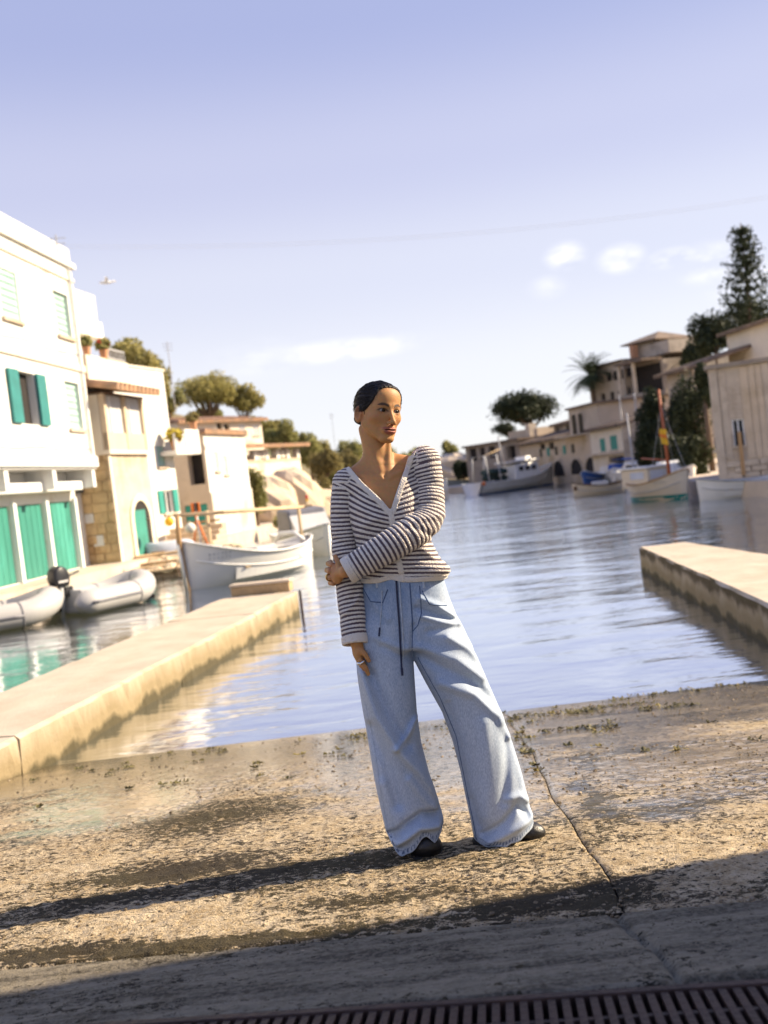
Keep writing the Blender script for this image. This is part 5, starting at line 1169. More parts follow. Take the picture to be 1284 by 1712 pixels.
tree('climbing_bush', 'tall leafy bush against the white gable wall', (402, 776, 448, 870), 44.5, 4200, .075, 'leaf_mid', base=.45, clumps=12, seed=14, trunk=.08, group=G1, cat='bush', depth=1.0)
tree('shrub', 'low shrub at the foot of the pale rock', (455, 858, 490, 884), 42, 900, .06, 'leaf_mid', base=.45, clumps=5, seed=15, trunk=.03, group=G1, cat='bush')
tree('shrub', 'dry shrub on the shore left of the sleeve', (508, 790, 560, 850), 60, 2200, .10, 'leaf_dry', base=.45, clumps=8, seed=16, trunk=.05, group=G1, cat='bush')
for k, (b, Y, m_, lab) in enumerate((((425, 690, 478, 740), 90, 'leaf_pine', 'sunlit pine crown above the right end of the cream house roof'), ((468, 712, 520, 765), 92, 'leaf_mid', 'green tree on the slope behind the terrace roof'), ((505, 728, 560, 790), 86, 'leaf_pine', 'olive tree filling the slope beyond the terrace'), ((560, 748, 612, 806), 80, 'leaf_dry', 'dry olive tree low on the slope by the sleeve'),
        ((535, 765, 585, 830), 74, 'leaf_mid', 'bushy green tree above the shore rocks'), ((330, 676, 372, 706), 84, 'leaf_mid', 'low green tree under the umbrella pine crown'), ((398, 690, 440, 720), 88, 'leaf_mid', 'small tree at the foot of the leaning pine'), ((232, 590, 292, 672), 58, 'leaf_pine', 'olive pine between the white house and the aerial'), ((630, 752, 700, 805), 110, 'leaf_mid', 'far green tree behind the figure neck'), ((585, 770, 640, 820), 84, 'leaf_dry', 'low dry bush behind the striped shoulder'))):
    tree('slope_tree', lab, b, Y, 3000, .0017 * Y, m_, clumps=13, seed=80 + k, trunk=.1, group=G1, lumpy=.30)
G2 = 'dark trees on the right bank'
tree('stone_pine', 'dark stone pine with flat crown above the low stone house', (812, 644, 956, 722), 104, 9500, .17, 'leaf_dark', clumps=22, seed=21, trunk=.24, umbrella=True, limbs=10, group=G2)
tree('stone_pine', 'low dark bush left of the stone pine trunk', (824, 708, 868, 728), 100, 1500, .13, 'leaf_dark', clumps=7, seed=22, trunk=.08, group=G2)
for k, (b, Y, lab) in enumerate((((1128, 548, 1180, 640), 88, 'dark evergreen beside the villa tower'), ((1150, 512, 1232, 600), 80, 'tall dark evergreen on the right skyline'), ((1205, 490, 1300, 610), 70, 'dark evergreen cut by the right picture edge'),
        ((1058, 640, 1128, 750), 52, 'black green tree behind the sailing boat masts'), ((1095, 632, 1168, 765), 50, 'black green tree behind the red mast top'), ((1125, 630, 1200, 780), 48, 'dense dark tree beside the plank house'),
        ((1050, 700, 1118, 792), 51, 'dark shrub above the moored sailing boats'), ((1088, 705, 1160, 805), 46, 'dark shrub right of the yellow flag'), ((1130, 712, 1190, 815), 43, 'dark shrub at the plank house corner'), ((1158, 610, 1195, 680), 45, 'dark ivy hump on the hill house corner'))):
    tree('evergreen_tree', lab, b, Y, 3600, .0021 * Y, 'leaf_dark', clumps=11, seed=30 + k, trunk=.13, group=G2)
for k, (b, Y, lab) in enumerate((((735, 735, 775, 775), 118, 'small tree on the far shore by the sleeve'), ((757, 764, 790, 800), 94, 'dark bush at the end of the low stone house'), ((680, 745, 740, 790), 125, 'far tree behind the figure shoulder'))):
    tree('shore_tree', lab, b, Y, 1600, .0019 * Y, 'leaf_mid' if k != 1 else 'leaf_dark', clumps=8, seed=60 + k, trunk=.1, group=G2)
def palm():
    Y = 95; top = at_y(988, 628, Y); gz = 4.6; t = thing('palm_tree', 'bushy date palm beside the hillside villa', 'tree', (top[0], top[1], gz), 0, G2); h = top[2] - gz
    MB().tube([(0, 0, -.5), (.08, 0, h * .5), (0, 0, h)], [.26, .2, .18], 8).build('trunk', 'bark', t, True); r = np.random.default_rng(2)
    V = []; Fq = []; n = 0; tint = []
    for k in range(64):
        az = r.random() * 6.28; el = -.5 + 1.9 * r.random(); Lf = 2.1 + .8 * r.random(); d = np.array([math.cos(az) * math.cos(el), math.sin(az) * math.cos(el), math.sin(el)])
        p = np.array([0, 0, h]); tt = .3 + .5 * r.random()
        for i in range(9):
            s = Lf / 9; q = p + d * s; d = d + np.array([0, 0, -.13]); d /= np.linalg.norm(d); sd = np.cross(d, [0, 0, 1.]); sd /= np.linalg.norm(sd) + 1e-6
            for sg in (-1, 1):
                w = .5 * math.sin(math.pi * (i + 1) / 10.5) + .05; a = q + sd * sg * w + d * .18 + np.array([0, 0, -.1])
                V += [p, p + d * .13, a, a - d * .10]; Fq.append([n, n + 1, n + 2, n + 3]); n += 4; tint.append(np.clip(tt + .15 * r.normal(), 0, 1))
            p = q
    o = np_mesh('crown', np.array(V), np.array(Fq), 'leaf_palm', t, False); o.data.attributes.new('tint', 'FLOAT', 'FACE').data.foreach_set('value', np.array(tint, np.float32))
palm()
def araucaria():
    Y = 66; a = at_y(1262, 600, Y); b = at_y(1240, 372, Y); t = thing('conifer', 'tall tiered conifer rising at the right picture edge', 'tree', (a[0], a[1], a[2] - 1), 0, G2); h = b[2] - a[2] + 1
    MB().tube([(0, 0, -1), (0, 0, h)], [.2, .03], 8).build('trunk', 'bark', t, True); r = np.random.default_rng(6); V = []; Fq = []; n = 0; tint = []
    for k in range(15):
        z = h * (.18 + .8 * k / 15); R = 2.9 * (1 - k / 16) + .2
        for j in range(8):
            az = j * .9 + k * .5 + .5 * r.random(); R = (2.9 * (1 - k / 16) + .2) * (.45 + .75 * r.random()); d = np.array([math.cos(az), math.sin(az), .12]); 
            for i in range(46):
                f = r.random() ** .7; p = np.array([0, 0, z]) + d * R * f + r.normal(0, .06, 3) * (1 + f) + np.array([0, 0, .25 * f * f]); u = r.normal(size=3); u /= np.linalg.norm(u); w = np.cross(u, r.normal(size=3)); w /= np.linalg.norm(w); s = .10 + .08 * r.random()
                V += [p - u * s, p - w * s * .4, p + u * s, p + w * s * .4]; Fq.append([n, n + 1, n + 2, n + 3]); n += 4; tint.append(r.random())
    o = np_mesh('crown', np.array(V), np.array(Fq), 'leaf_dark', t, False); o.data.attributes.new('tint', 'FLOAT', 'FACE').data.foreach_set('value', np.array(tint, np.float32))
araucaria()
A = at_y(755, 775, 100)
rock('shore_rock', 'sandy rock slope on the far shore between sleeve and stone house', [(A[0], 100, 1.0, 3.5, 3, 2.4), (A[0] - 5, 103, 1.0, 4, 3, 2.5), (A[0] + 3, 101, .8, 2.5, 2, 2.0)], 14, 'beige_wall')
A = at_y(545, 850, 62)
rock('shore_rock', 'tan shore rocks beside the motor boat hood', [(A[0], 62, .4, 1.6, 1.5, 1.4), (A[0] + 1.4, 64, .3, 1.3, 1.2, 1.2), (A[0] - 1.8, 61, .4, 1.5, 1.2, 1.5)], 15, 'beige_wall')
# ================================================================== the person
# modelled in her own frame: u to the right, v down, w away (unit: K metres), upright on the ramp
D0 = 3.700; K = D0 / F_PX
PR = CAM_R @ np.diag([1., -1., -1.])
def to_world(Q): Q = np.asarray(Q, float); return CAM_C + ((Q - np.array([642., 856., 0])) * K + np.array([0, 0, D0])) @ PR.T
def smin(a, b, k): h = np.clip(.5 + .5 * (b - a) / k, 0, 1); return b + (a - b) * h - k * h * (1 - h)
def smax(a, b, k): return -smin(-a, -b, k)
def cap(X, a, b, ra, rb):
    a = np.array(a, float); b = np.array(b, float); ab = b - a; t = np.clip(((X - a) @ ab) / (ab @ ab), 0, 1)
    return np.linalg.norm(X - a - t[:, None] * ab, axis=1) - (ra + (rb - ra) * t)
def ell(X, c, r, R=None):
    p = X - np.array(c, float)
    if R is not None: p = p @ R
    r = np.array(r, float); k0 = np.linalg.norm(p / r, axis=1); k1 = np.linalg.norm(p / r ** 2, axis=1) + 1e-9; return k0 * (k0 - 1) / k1
def chain(X, pts, rad, k=6):
    d = None
    for i in range(len(pts) - 1):
        e = cap(X, pts[i], pts[i + 1], rad[i], rad[i + 1]); d = e if d is None else smin(d, e, k)
    return d
def polygonize(f, lo, hi, h, b=4, slack=1.35):
    lo = np.array(lo, float); nb = np.ceil((np.array(hi) - lo) / (h * b)).astype(int); n = nb * b
    ax = [lo[i] + h * (np.arange(n[i])) for i in range(3)]
    bc = np.stack(np.meshgrid(*[lo[i] + h * b * (np.arange(nb[i]) + .5) - h / 2 for i in range(3)], indexing='ij'), -1).reshape(-1, 3)
    fc = f(bc.astype(np.float32)); rad = h * b * .87 * slack + h
    val = np.repeat(np.repeat(np.repeat(np.sign(fc).reshape(nb) * 1e3, b, 0), b, 1), b, 2).astype(np.float32)
    act = np.argwhere((np.abs(fc) < rad).reshape(nb)); loc = np.stack(np.meshgrid(*[np.arange(b)] * 3, indexing='ij'), -1).reshape(-1, 3)
    for s in range(0, len(act), 6000):
        g = (act[s:s + 6000, None, :] * b + loc[None]).reshape(-1, 3); val[g[:, 0], g[:, 1], g[:, 2]] = f((lo + g * h).astype(np.float32))
    S = val < 0
    c = [S[i:n[0] - 1 + i, j:n[1] - 1 + j, k:n[2] - 1 + k] for i in (0, 1) for j in (0, 1) for k in (0, 1)]
    allv = c[0].copy(); anyv = c[0].copy()
    for q in c[1:]: allv &= q; anyv |= q
    cell = np.argwhere(anyv & ~allv); idx = -np.ones(tuple(n - 1), np.int32); idx[cell[:, 0], cell[:, 1], cell[:, 2]] = np.arange(len(cell))
    acc = np.zeros((len(cell), 3)); cnt = np.zeros(len(cell))
    cor = [(i, j, k) for i in (0, 1) for j in (0, 1) for k in (0, 1)]
    for p in cor:
        for a_ in range(3):
            if p[a_]: continue
            q = list(p); q[a_] = 1; v0 = val[cell[:, 0] + p[0], cell[:, 1] + p[1], cell[:, 2] + p[2]]; v1 = val[cell[:, 0] + q[0], cell[:, 1] + q[1], cell[:, 2] + q[2]]
            m = (v0 < 0) != (v1 < 0); t = np.where(m, v0 / np.where(m, v0 - v1, 1), 0); t = np.clip(t, 0, 1)
            pos = np.array(p, float)[None] + t[:, None] * np.eye(3)[a_][None]; acc += pos * m[:, None]; cnt += m
    V = lo + (cell + acc / cnt[:, None]) * h; Fc = []
    for a_ in range(3):
        o1, o2 = [(1, 2), (2, 0), (0, 1)][a_]
        sl0 = [slice(None)] * 3; sl1 = [slice(None)] * 3; sl0[a_] = slice(0, n[a_] - 1); sl1[a_] = slice(1, n[a_])
        s0, s1 = S[tuple(sl0)], S[tuple(sl1)]; e = np.argwhere(s0 != s1); e = e[(e[:, o1] > 0) & (e[:, o2] > 0) & (e[:, o1] < n[o1] - 1) & (e[:, o2] < n[o2] - 1)]
        inside = s0[e[:, 0], e[:, 1], e[:, 2]]
        def at(d1, d2): g = e.copy(); g[:, o1] += d1; g[:, o2] += d2; return idx[g[:, 0], g[:, 1], g[:, 2]]
        q = np.stack([at(-1, -1), at(0, -1), at(0, 0), at(-1, 0)], 1); q[~inside] = q[~inside][:, ::-1]; Fc.append(q)
    Fc = np.concatenate(Fc); Fc = Fc[(Fc >= 0).all(1)]
    return V, Fc
def grad(f, V, e=.5):
    g = np.stack([f(V + np.eye(3)[i] * e) - f(V - np.eye(3)[i] * e) for i in range(3)], 1); return g / (np.linalg.norm(g, axis=1)[:, None] + 1e-9)
def attr(o, name, data, typ='FLOAT'):
    a = o.data.attributes.new(name, typ, 'POINT')
    if typ == 'FLOAT': a.data.foreach_set('value', np.asarray(data, np.float32).ravel())
    else: a.data.foreach_set('color', np.concatenate([data, np.ones((len(data), 1))], 1).astype(np.float32).ravel())
def interp_cols(v, tab): t = np.array(tab, float); return [np.interp(v, t[:, 0], t[:, i]) for i in range(1, t.shape[1])]
def loft(X, tab, p=2.3):
    """upright form: rows (v, left, right, centre depth, half depth)"""
    l, r, cw, b = interp_cols(X[:, 1], tab); a = np.maximum((r - l) / 2, 1); q = (np.abs((X[:, 0] - (l + r) / 2) / a) ** p + np.abs((X[:, 2] - cw) / b) ** p) ** (1 / p); return (q - 1) * np.minimum(a, b) * .9
def strokes(U, V_, lst):
    """soft ridges (+) and furrows (-) drawn on the front: (points, amplitude, width)"""
    H = np.zeros_like(U)
    for pts, amp, wd in lst:
        d = np.full(U.shape, 1e9); P_ = np.stack([U, V_], 1)
        for i in range(len(pts) - 1):
            a = np.array(pts[i], float); b = np.array(pts[i + 1], float); ab = b - a; t = np.clip(((P_ - a) @ ab) / (ab @ ab), 0, 1)
            taper = 1.0; d = np.minimum(d, np.linalg.norm(P_ - a - t[:, None] * ab, axis=1))
        ends = np.minimum(np.linalg.norm(P_ - np.array(pts[0]), axis=1), np.linalg.norm(P_ - np.array(pts[-1]), axis=1))
        H += amp * np.exp(-(d / wd) ** 2)
    return H
class Relief:
    """folds drawn on the front of a garment, kept as a height map over (u, v)"""
    def __init__(s, lst, lo, hi):
        s.lo = lo; U, V_ = np.meshgrid(np.arange(lo[0], hi[0] + 1.), np.arange(lo[1], hi[1] + 1.), indexing='ij'); s.m = strokes(U.ravel(), V_.ravel(), lst).reshape(U.shape).astype(np.float32)
    def __call__(s, X):
        a = np.clip(X[:, 0] - s.lo[0], 0, s.m.shape[0] - 1.01); b = np.clip(X[:, 1] - s.lo[1], 0, s.m.shape[1] - 1.01); i = a.astype(int); j = b.astype(int); fa = a - i; fb = b - j; m = s.m
        return (m[i, j] * (1 - fa) + m[i + 1, j] * fa) * (1 - fb) + (m[i, j + 1] * (1 - fa) + m[i + 1, j + 1] * fa) * fb
def smooth_mesh(V, Fq, it=2, lam=.5):
    e = np.concatenate([Fq[:, [0, 1]], Fq[:, [1, 2]], Fq[:, [2, 3]], Fq[:, [3, 0]]]); n = len(V); V = V.copy()
    deg = np.bincount(e.ravel(), minlength=n)[:, None] + 1e-9
    for _ in range(it):
        s = np.stack([np.bincount(e[:, 0], V[e[:, 1], i], n) + np.bincount(e[:, 1], V[e[:, 0], i], n) for i in range(3)], 1); V += lam * (s / deg - V)
    return V

# ---- head, in its own frame: x to her left as we face her, y up, z out of the face
HC = np.array([633.0, 690., 2.]); YAW, HROLL = RAD(33), RAD(2.5)
def to_head(X):
    du, dv, t = X[:, 0] - HC[0], -(X[:, 1] - HC[1]), -(X[:, 2] - HC[2]); c, s = math.cos(HROLL), math.sin(HROLL)
    du, dv = du * c - dv * s, du * s + dv * c
    c, s = math.cos(YAW), math.sin(YAW); return np.stack([du * c - t * s, dv, du * s + t * c], 1)
def from_head(P):
    P = np.atleast_2d(np.array(P, float)); c, s = math.cos(YAW), math.sin(YAW); du = P[:, 0] * c + P[:, 2] * s; t = -P[:, 0] * s + P[:, 2] * c; dv = P[:, 1]
    c, s = math.cos(HROLL), math.sin(HROLL); du, dv = du * c + dv * s, -du * s + dv * c
    return np.stack([HC[0] + du, HC[1] - dv, HC[2] - t], 1)
EYE = 13.6; EYE_Y = .5; EYE_Z = 27.6; EYE_R = 7.2
def sk_skull(H):
    d = ell(H, (0, 13, -5), (35, 38.5, 43)); d = smin(d, ell(H, (0, -6, 8), (29.5, 40, 29)), 9); return smin(d, ell(H, (0, 26, 22), (25, 17, 15.0)), 9)
def sk_head(H):
    A = H.copy(); A[:, 0] = np.abs(A[:, 0])
    d = sk_skull(H)
    d = smin(d, cap(A, (25.5, -20, 2), (7, -43.5, 26), 7.5, 7), 9)              # jaw
    d = smin(d, ell(H, (0, -44.0, 28.5), (9.5, 7.0, 7.5)), 7)                     # chin
    d = smin(d, ell(A, (20, -9.5, 20.5), (9.5, 8, 9.5)), 8)                           # cheekbone
    d = smin(d, cap(A, (3, 9.0, 33), (20, 8.5, 26.5), 4.6, 4.0), 5)               # brow ridge
    d = smax(d, -ell(A, (13.6, .6, 39.5), (9.2, 5.6, 6.2)), 4)                    # eye hollow
    d = smin(d, ell(A, (EYE, EYE_Y, EYE_Z), (8.9, 6.9, 8.0)), 2.2)                # lids over the ball
    d = smin(d, cap(H, (0, 4, 34.5), (0, -16.0, 45.5), 2.6, 3.9), 4)              # nose bridge
    d = smin(d, ell(H, (0, -18.2, 45.8), (4.3, 3.9, 4.3)), 2.5)                     # tip
    d = smin(d, ell(A, (5.6, -19.4, 40.2), (3.3, 3.1, 4.3)), 2)                     # wings
    d = smax(d, -ell(A, (3.0, -22.4, 42.2), (1.7, 1.3, 2.4)), 1.2)                 # nostrils
    d = smin(d, ell(H, (0, -30.5, 33.5), (14.5, 8, 6.5)), 5)                       # mouth mound
    sm = .055 * A[:, 0] ** 1.5 * .32
    L1 = H.copy(); L1[:, 1] -= sm
    d = smin(d, ell(L1, (0, -28.8, 38.2), (11.2, 2.8, 3.5)), 1.4); d = smin(d, ell(L1, (0, -33.4, 37.8), (9.4, 3.5, 4.0)), 1.4)
    d = smax(d, -ell(L1, (0, -31.0, 41.0), (12.4, .7, 4.8)), 1.0)
    d = smax(d, -ell(H, (0, -25.0, 42.0), (1.8, 2.6, 1.9)), 1.5)                   # philtrum
    d = smax(d, -ell(H, (0, -38.6, 40.0), (8, 2.4, 3.4)), 3)                       # under the lip
    # almond openings
    dx = A[:, 0] - EYE; lid = EYE_Y + .6 + .05 * dx; am = ell(np.stack([dx, H[:, 1] - lid + .012 * dx ** 2, H[:, 2] - 36.5], 1), (0, 0, 0), (6.6, 2.55, 7)); d = smax(d, -am, .7)
    # ears
    c_, s_ = math.cos(.5), math.sin(.5); E = A - np.array([36.2, -5.0, -6.0]); E = np.stack([E[:, 0] * c_ + E[:, 2] * s_ * 1, E[:, 1] - .16 * E[:, 2], -E[:, 0] * s_ + E[:, 2] * c_], 1)
    ear = ell(E, (0, 1, 0), (3.4, 13.2, 7.8)); ear = smin(ear, ell(E, (0, -9.5, 1.5), (2.8, 4.6, 4.0)), 3)
    ear = smax(ear, -ell(E, (3.8, 1.5, .4), (3.6, 9.2, 5.0)), 1.2); ear = smin(ear, ell(E, (1.2, 0.0, 6.0), (1.8, 3.2, 1.6)), 2)
    return smin(d, ear, 2.0)
# ---- body
TORSO = [(778, 618, 668, 8, 20), (795, 592, 688, 6, 29), (815, 581, 697, 4, 34), (845, 582, 706, 3, 38), (880, 592, 714, 3, 39), (920, 600, 722, 3, 39), (950, 603, 730, 3, 41), (1000, 600, 745, 3, 45)]
HW = -38.0; HANDC = [603, 1092, HW]
SL, EL_, WL = (580, 806, 5), (579, 935, 0), (597, 1070, HW)
SR, ER_, WR = (706, 778, 7), (714, 868, -18), (581, 951.5, -57)
def fingers_down(X):
    X = X - np.array([0, 0, HW + 3])
    d = ell(X, (601, 1087, -2), (8.4, 15, 13.5))
    d = smin(d, cap(X, (597, 1070, -3), (600, 1084, -3), 9.4, 9.5), 5)
    for kn, mid, tip, r in (((604, 1097, -12), (612.5, 1109.5, -14), (616.5, 1119, -13), 4.1), ((602, 1099, -4), (610, 1112, -6), (613, 1120.5, -3), 4.1), ((600, 1099, 4), (607, 1112, 3), (611, 1118.5, 6), 3.9), ((599, 1096, 11), (605, 1107, 11), (609, 1112, 13), 3.5)):
        d = smin(d, np.minimum(cap(X, kn, mid, r * 1.05, r * .96), cap(X, mid, tip, r * .96, r * .78)), 2.0)
    th = np.minimum(cap(X, (604, 1080, -12), (611.5, 1087, -16), 4.9, 4.3), cap(X, (611.5, 1087, -16), (617.5, 1097, -16), 4.2, 3.3)); return smin(d, th, 3)
def fingers_grip(X):
    d = ell(X, (565, 957, -33), (12.5, 17, 7.5), np.array([[.80, 0, .6], [0, 1, 0], [-.6, 0, .8]]))
    d = smin(d, cap(X, WR, (570, 955, -40), 9.8, 9.5), 6)
    for kn, mid, tip, r in (((557, 943.5, -27), (549.5, 941.5, -13), (553, 939.5, 6), 5.0), ((554, 953.5, -27.5), (547.5, 952.5, -11), (551, 952, 9), 5.2), ((555, 964, -26.5), (548.5, 963.5, -11), (552, 963.5, 8), 5.0), ((559, 973.5, -24.5), (552.5, 974, -9), (556, 974.5, 6), 4.5)):
        d = smin(d, np.minimum(cap(X, kn, mid, r * .96, r * .9), cap(X, mid, tip, r * .9, r * .75)), 1.0)
    th = np.minimum(cap(X, (570, 946, -42), (566, 936, -36), 4.9, 4.4), cap(X, (566, 936, -36), (562, 929, -29), 4.3, 3.5)); return smin(d, th, 3)
def f_body(X):
    d = smax(smax(loft(X, TORSO, 2.2), X[:, 1] - 990, 4), 776 - X[:, 1], 8)
    d = smin(d, cap(X, (622, 722, 8), (634, 782, 10), 20.5, 23), 12)                                     # neck
    d = smin(d, cap(X, (630, 768, 14), SL, 15, 17), 14); d = smin(d, cap(X, (640, 768, 14), SR, 14, 13), 12)   # shoulders
    d = smin(d, cap(X, (639, 801, -22), (592, 792, -8), 3.6, 3.8), 6); d = smin(d, cap(X, (651, 799, -22), (670, 789, -15), 3.4, 2.4), 6)    # collar bones
    d = smin(d, cap(X, (606, 716, 6), (639, 796, -17.5), 5, 3.4), 9); d = smin(d, cap(X, (650, 742, 2), (650, 795, -15), 4, 3.2), 8)            # neck cords
    d = smax(d, -ell(X, (645, 793, -27), (5, 6, 5)), 5)
    d = smin(d, chain(X, [SL, EL_, WL], [17, 13.5, 9]), 8); d = smin(d, chain(X, [SR, ER_, WR], [14, 14, 9.5]), 8)
    for fn, c, rr in ((fingers_down, np.array(HANDC), 60), (fingers_grip, np.array([563, 955, -25]), 60)):
        m = np.linalg.norm(X - c, axis=1) < rr
        if m.any(): dh = np.full(len(X), 1e3); dh[m] = fn(X[m]); d = np.where(m, smin(d, dh, 4), d)
    m = np.linalg.norm(X - HC, axis=1) < 75
    if m.any(): dh = np.full(len(X), 1e3); dh[m] = sk_head(to_head(X[m])); d = np.where(m, smin(d, dh, 5), d)
    return d
SKIN = np.array([.56, .275, .10])
def skin_colour(V):
    n = len(V); C = np.tile(SKIN, (n, 1)); H = to_head(V); ax = np.abs(H[:, 0]); x, y, z = H[:, 0], H[:, 1], H[:, 2]
    def paint(mask, col): nonlocal C; C = C * (1 - mask[:, None]) + np.array(col)[None] * mask[:, None]
    def g(d, w): return np.exp(-np.clip(d, 0, None) ** 2 / w ** 2)
    face = (z > 10) & (np.linalg.norm(H, axis=1) < 66)
    f = face.astype(float)
    paint(f * .35 * g(np.hypot((ax - 21) / 1.3, y + 12), 8), (.50, .20, .11))
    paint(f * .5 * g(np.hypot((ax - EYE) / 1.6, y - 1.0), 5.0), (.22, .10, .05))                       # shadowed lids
    by = 8.8 + 2.4 * np.clip(1 - ((ax - 15) / 9) ** 2, -1, 1); bm = f * np.clip(1.7 - np.abs(y - by) / (1.9 * np.clip((25 - ax) / 8, .4, 1)), 0, 1) * np.clip((ax - 4) / 2, 0, 1) * np.clip((23.5 - ax) / 2, 0, 1)
    paint(np.clip(bm, 0, 1) * .92, (.022, .013, .009))
    dx = ax - EYE; cy = EYE_Y + .6 + .05 * dx - .012 * dx ** 2; rr = np.hypot(dx / 6.9, (y - cy) / 2.8)
    up = np.clip((y - cy + .6) / 1.2, 0, 1); paint(f * np.clip(1 - np.abs(rr - 1.12) / .46, 0, 1) * (.35 + .65 * up), (.010, .007, .006))
    sm = .055 * ax ** 1.5 * .32; yl = y - sm
    lip = np.maximum(np.clip(1.25 - np.hypot(x / 11.8, (yl + 28.7) / 3.1), 0, .25) / .25, np.clip(1.25 - np.hypot(x / 10.0, (yl + 33.6) / 4.0), 0, .25) / .25) * f * (z > 30)
    paint(lip * .85, (.40, .11, .085)); paint(f * (z > 30) * np.clip(1.2 - np.hypot(x / 12.6, (yl + 31.0) / .9), 0, .3) / .3 * .8, (.08, .02, .018))
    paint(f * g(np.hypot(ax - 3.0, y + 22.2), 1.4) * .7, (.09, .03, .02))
    zl_ = np.interp(y, [-1, 3, 7, 18, 26, 33, 37, 41, 46], [5, 13, 17, 25.5, 28.5, 30, 31, 34, 46]); hl_ = (np.linalg.norm(H, axis=1) < 70) & (y > -2); paint(hl_ * .75 * np.clip(1 - (z - zl_) / (3.0 + 1.5 * np.sin(x * 1.3) + 1.5 * np.sin(y * 2.1 + x)), 0, 1), (.03, .018, .012))
    er = np.abs(np.hypot((y + 4) / 9.5, (z + 6) / 5.5)); paint((ax > 31) * (np.abs(z + 6) < 10) * .55 * np.clip(1.1 - er, 0, 1), (.24, .07, .03))
    paint((ax > 31) * (np.abs(z + 6) < 11) * .35, (.52, .20, .09))
    # warm knuckles
    for c in ((604, 1097, HW - 9), (612.5, 1109.5, HW - 11), (557, 942, -30), (553, 953, -30), (554, 965, -28), (558, 976, -25)): paint(.35 * g(np.linalg.norm(V - np.array(c), axis=1), 5), (.46, .19, .09))
    return np.clip(C, 0, 1)
def skin_material():
    m, nt, b, N, L = new_mat('skin'); a = N('ShaderNodeAttribute'); a.attribute_name = 'col'; tc = N('ShaderNodeTexCoord')
    n = N('ShaderNodeTexNoise'); n.inputs['Scale'].default_value = 90; n.inputs['Detail'].default_value = 4; L(tc.outputs['Object'], n.inputs['Vector'])
    mx = N('ShaderNodeMix'); mx.data_type = 'RGBA'; mx.blend_type = 'MULTIPLY'; mx.inputs[0].default_value = .32; L(a.outputs['Color'], mx.inputs[6]); L(n.outputs[1], mx.inputs[7]); L(mx.outputs[2], b.inputs['Base Color'])
    b.inputs['Roughness'].default_value = .55; b.inputs['Specular IOR Level'].default_value = .35
    b.inputs['Subsurface Weight'].default_value = .12; b.inputs['Subsurface Radius'].default_value = (.9, .35, .18); b.inputs['Subsurface Scale'].default_value = .006
    bp = N('ShaderNodeBump'); bp.inputs['Strength'].default_value = .3; bp.inputs['Distance'].default_value = .001; n2 = N('ShaderNodeTexNoise'); n2.inputs['Scale'].default_value = 700; L(tc.outputs['Object'], n2.inputs['Vector']); L(n2.outputs[0], bp.inputs['Height']); L(bp.outputs[0], b.inputs['Normal'])
skin_material()
FEET = to_world([[705, 1416, 0]])[0]
person = thing('person', 'person in striped cardigan and wide pale jeans standing with arms crossed at the waist', 'person', FEET)
def wob_obj(name, V, Fq, mat, parent=None, smooth=True):
    o = np_mesh(name, to_world(V) - FEET, Fq, mat, parent or person, smooth); return o
V, Fq = polygonize(f_body, (538, 634, -78), (752, 1132, 62), 1.0); V = smooth_mesh(V, Fq, 1, .35)
o = wob_obj('body', V, Fq, 'skin'); attr(o, 'col', skin_colour(V), 'FLOAT_COLOR')
# eyes
def eye_material():
    m, nt, b, N, L = new_mat('eye'); a = N('ShaderNodeAttribute'); a.attribute_name = 'col'; L(a.outputs['Color'], b.inputs['Base Color']); b.inputs['Roughness'].default_value = .22; b.inputs['Specular IOR Level'].default_value = .3
eye_material()
for sg in (-1, 1):
    mb = MB(); mb.ellipsoid((0, 0, 0), (EYE_R,) * 3, 28, 20); P_ = np.array(mb.v); gz = np.array([.30, -.02, 1.0]); gz /= np.linalg.norm(gz)
    ang = np.arccos(np.clip(P_ @ gz / EYE_R, -1, 1)); col = np.where(ang[:, None] < .22, np.array([[.004, .003, .003]]), np.where(ang[:, None] < .62, np.array([[.018, .008, .004]]), np.array([[.30, .26, .23]])))
    W = from_head(P_ + np.array([sg * EYE, EYE_Y, EYE_Z])); o = wob_obj('eye', W, np.array([f[::-1] for f in mb.f]), 'eye'); attr(o, 'col', col, 'FLOAT_COLOR')
# hair, combed back tight with a low knot
ZL = np.array([(-45, -34), (-24, -22), (-8, -10), (-1, 5), (3, 13), (7, 17), (18, 25.5), (26, 28.5), (33, 30), (37, 31), (41, 34), (46, 46), (54, 60)], float)
def f_hair(X):
    H = to_head(X); d = sk_skull(H) - 1.9; zl = np.interp(H[:, 1], ZL[:, 0], ZL[:, 1]); d = smax(d, (H[:, 2] - zl) * .75 + .5 * np.sin(H[:, 0] * .9) , 2.2); d = smax(d, (-26 - H[:, 1]) * .9, 4)
    A = H.copy(); A[:, 0] = np.abs(A[:, 0]); d = smin(d, cap(A, (31.0, 5, 8), (32.2, -6, 7.0), 1.7, .8), 2)
    d = smax(d, -ell(A, (36, -6, -4), (6, 12, 9)), 2)
    k = ell(H, (0, -4, -50), (17, 15, 12)); ang = np.arctan2(H[:, 1] + 4, H[:, 0]); k = k - .8 * np.sin(ang * 3 + np.linalg.norm(H[:, :2], axis=1) * .5); return smin(d, k, 4)
V, Fq = polygonize(f_hair, (582, 630, -52), (684, 735, 78), 1.1)
m, nt, b, N, L = new_mat('hair'); tc = N('ShaderNodeTexCoord'); at_ = N('ShaderNodeAttribute'); at_.attribute_name = 'strand'
n = N('ShaderNodeTexNoise'); n.noise_dimensions = '2D'; n.inputs['Scale'].default_value = 1.0; n.inputs['Detail'].default_value = 3; L(at_.outputs['Vector'], n.inputs['Vector'])
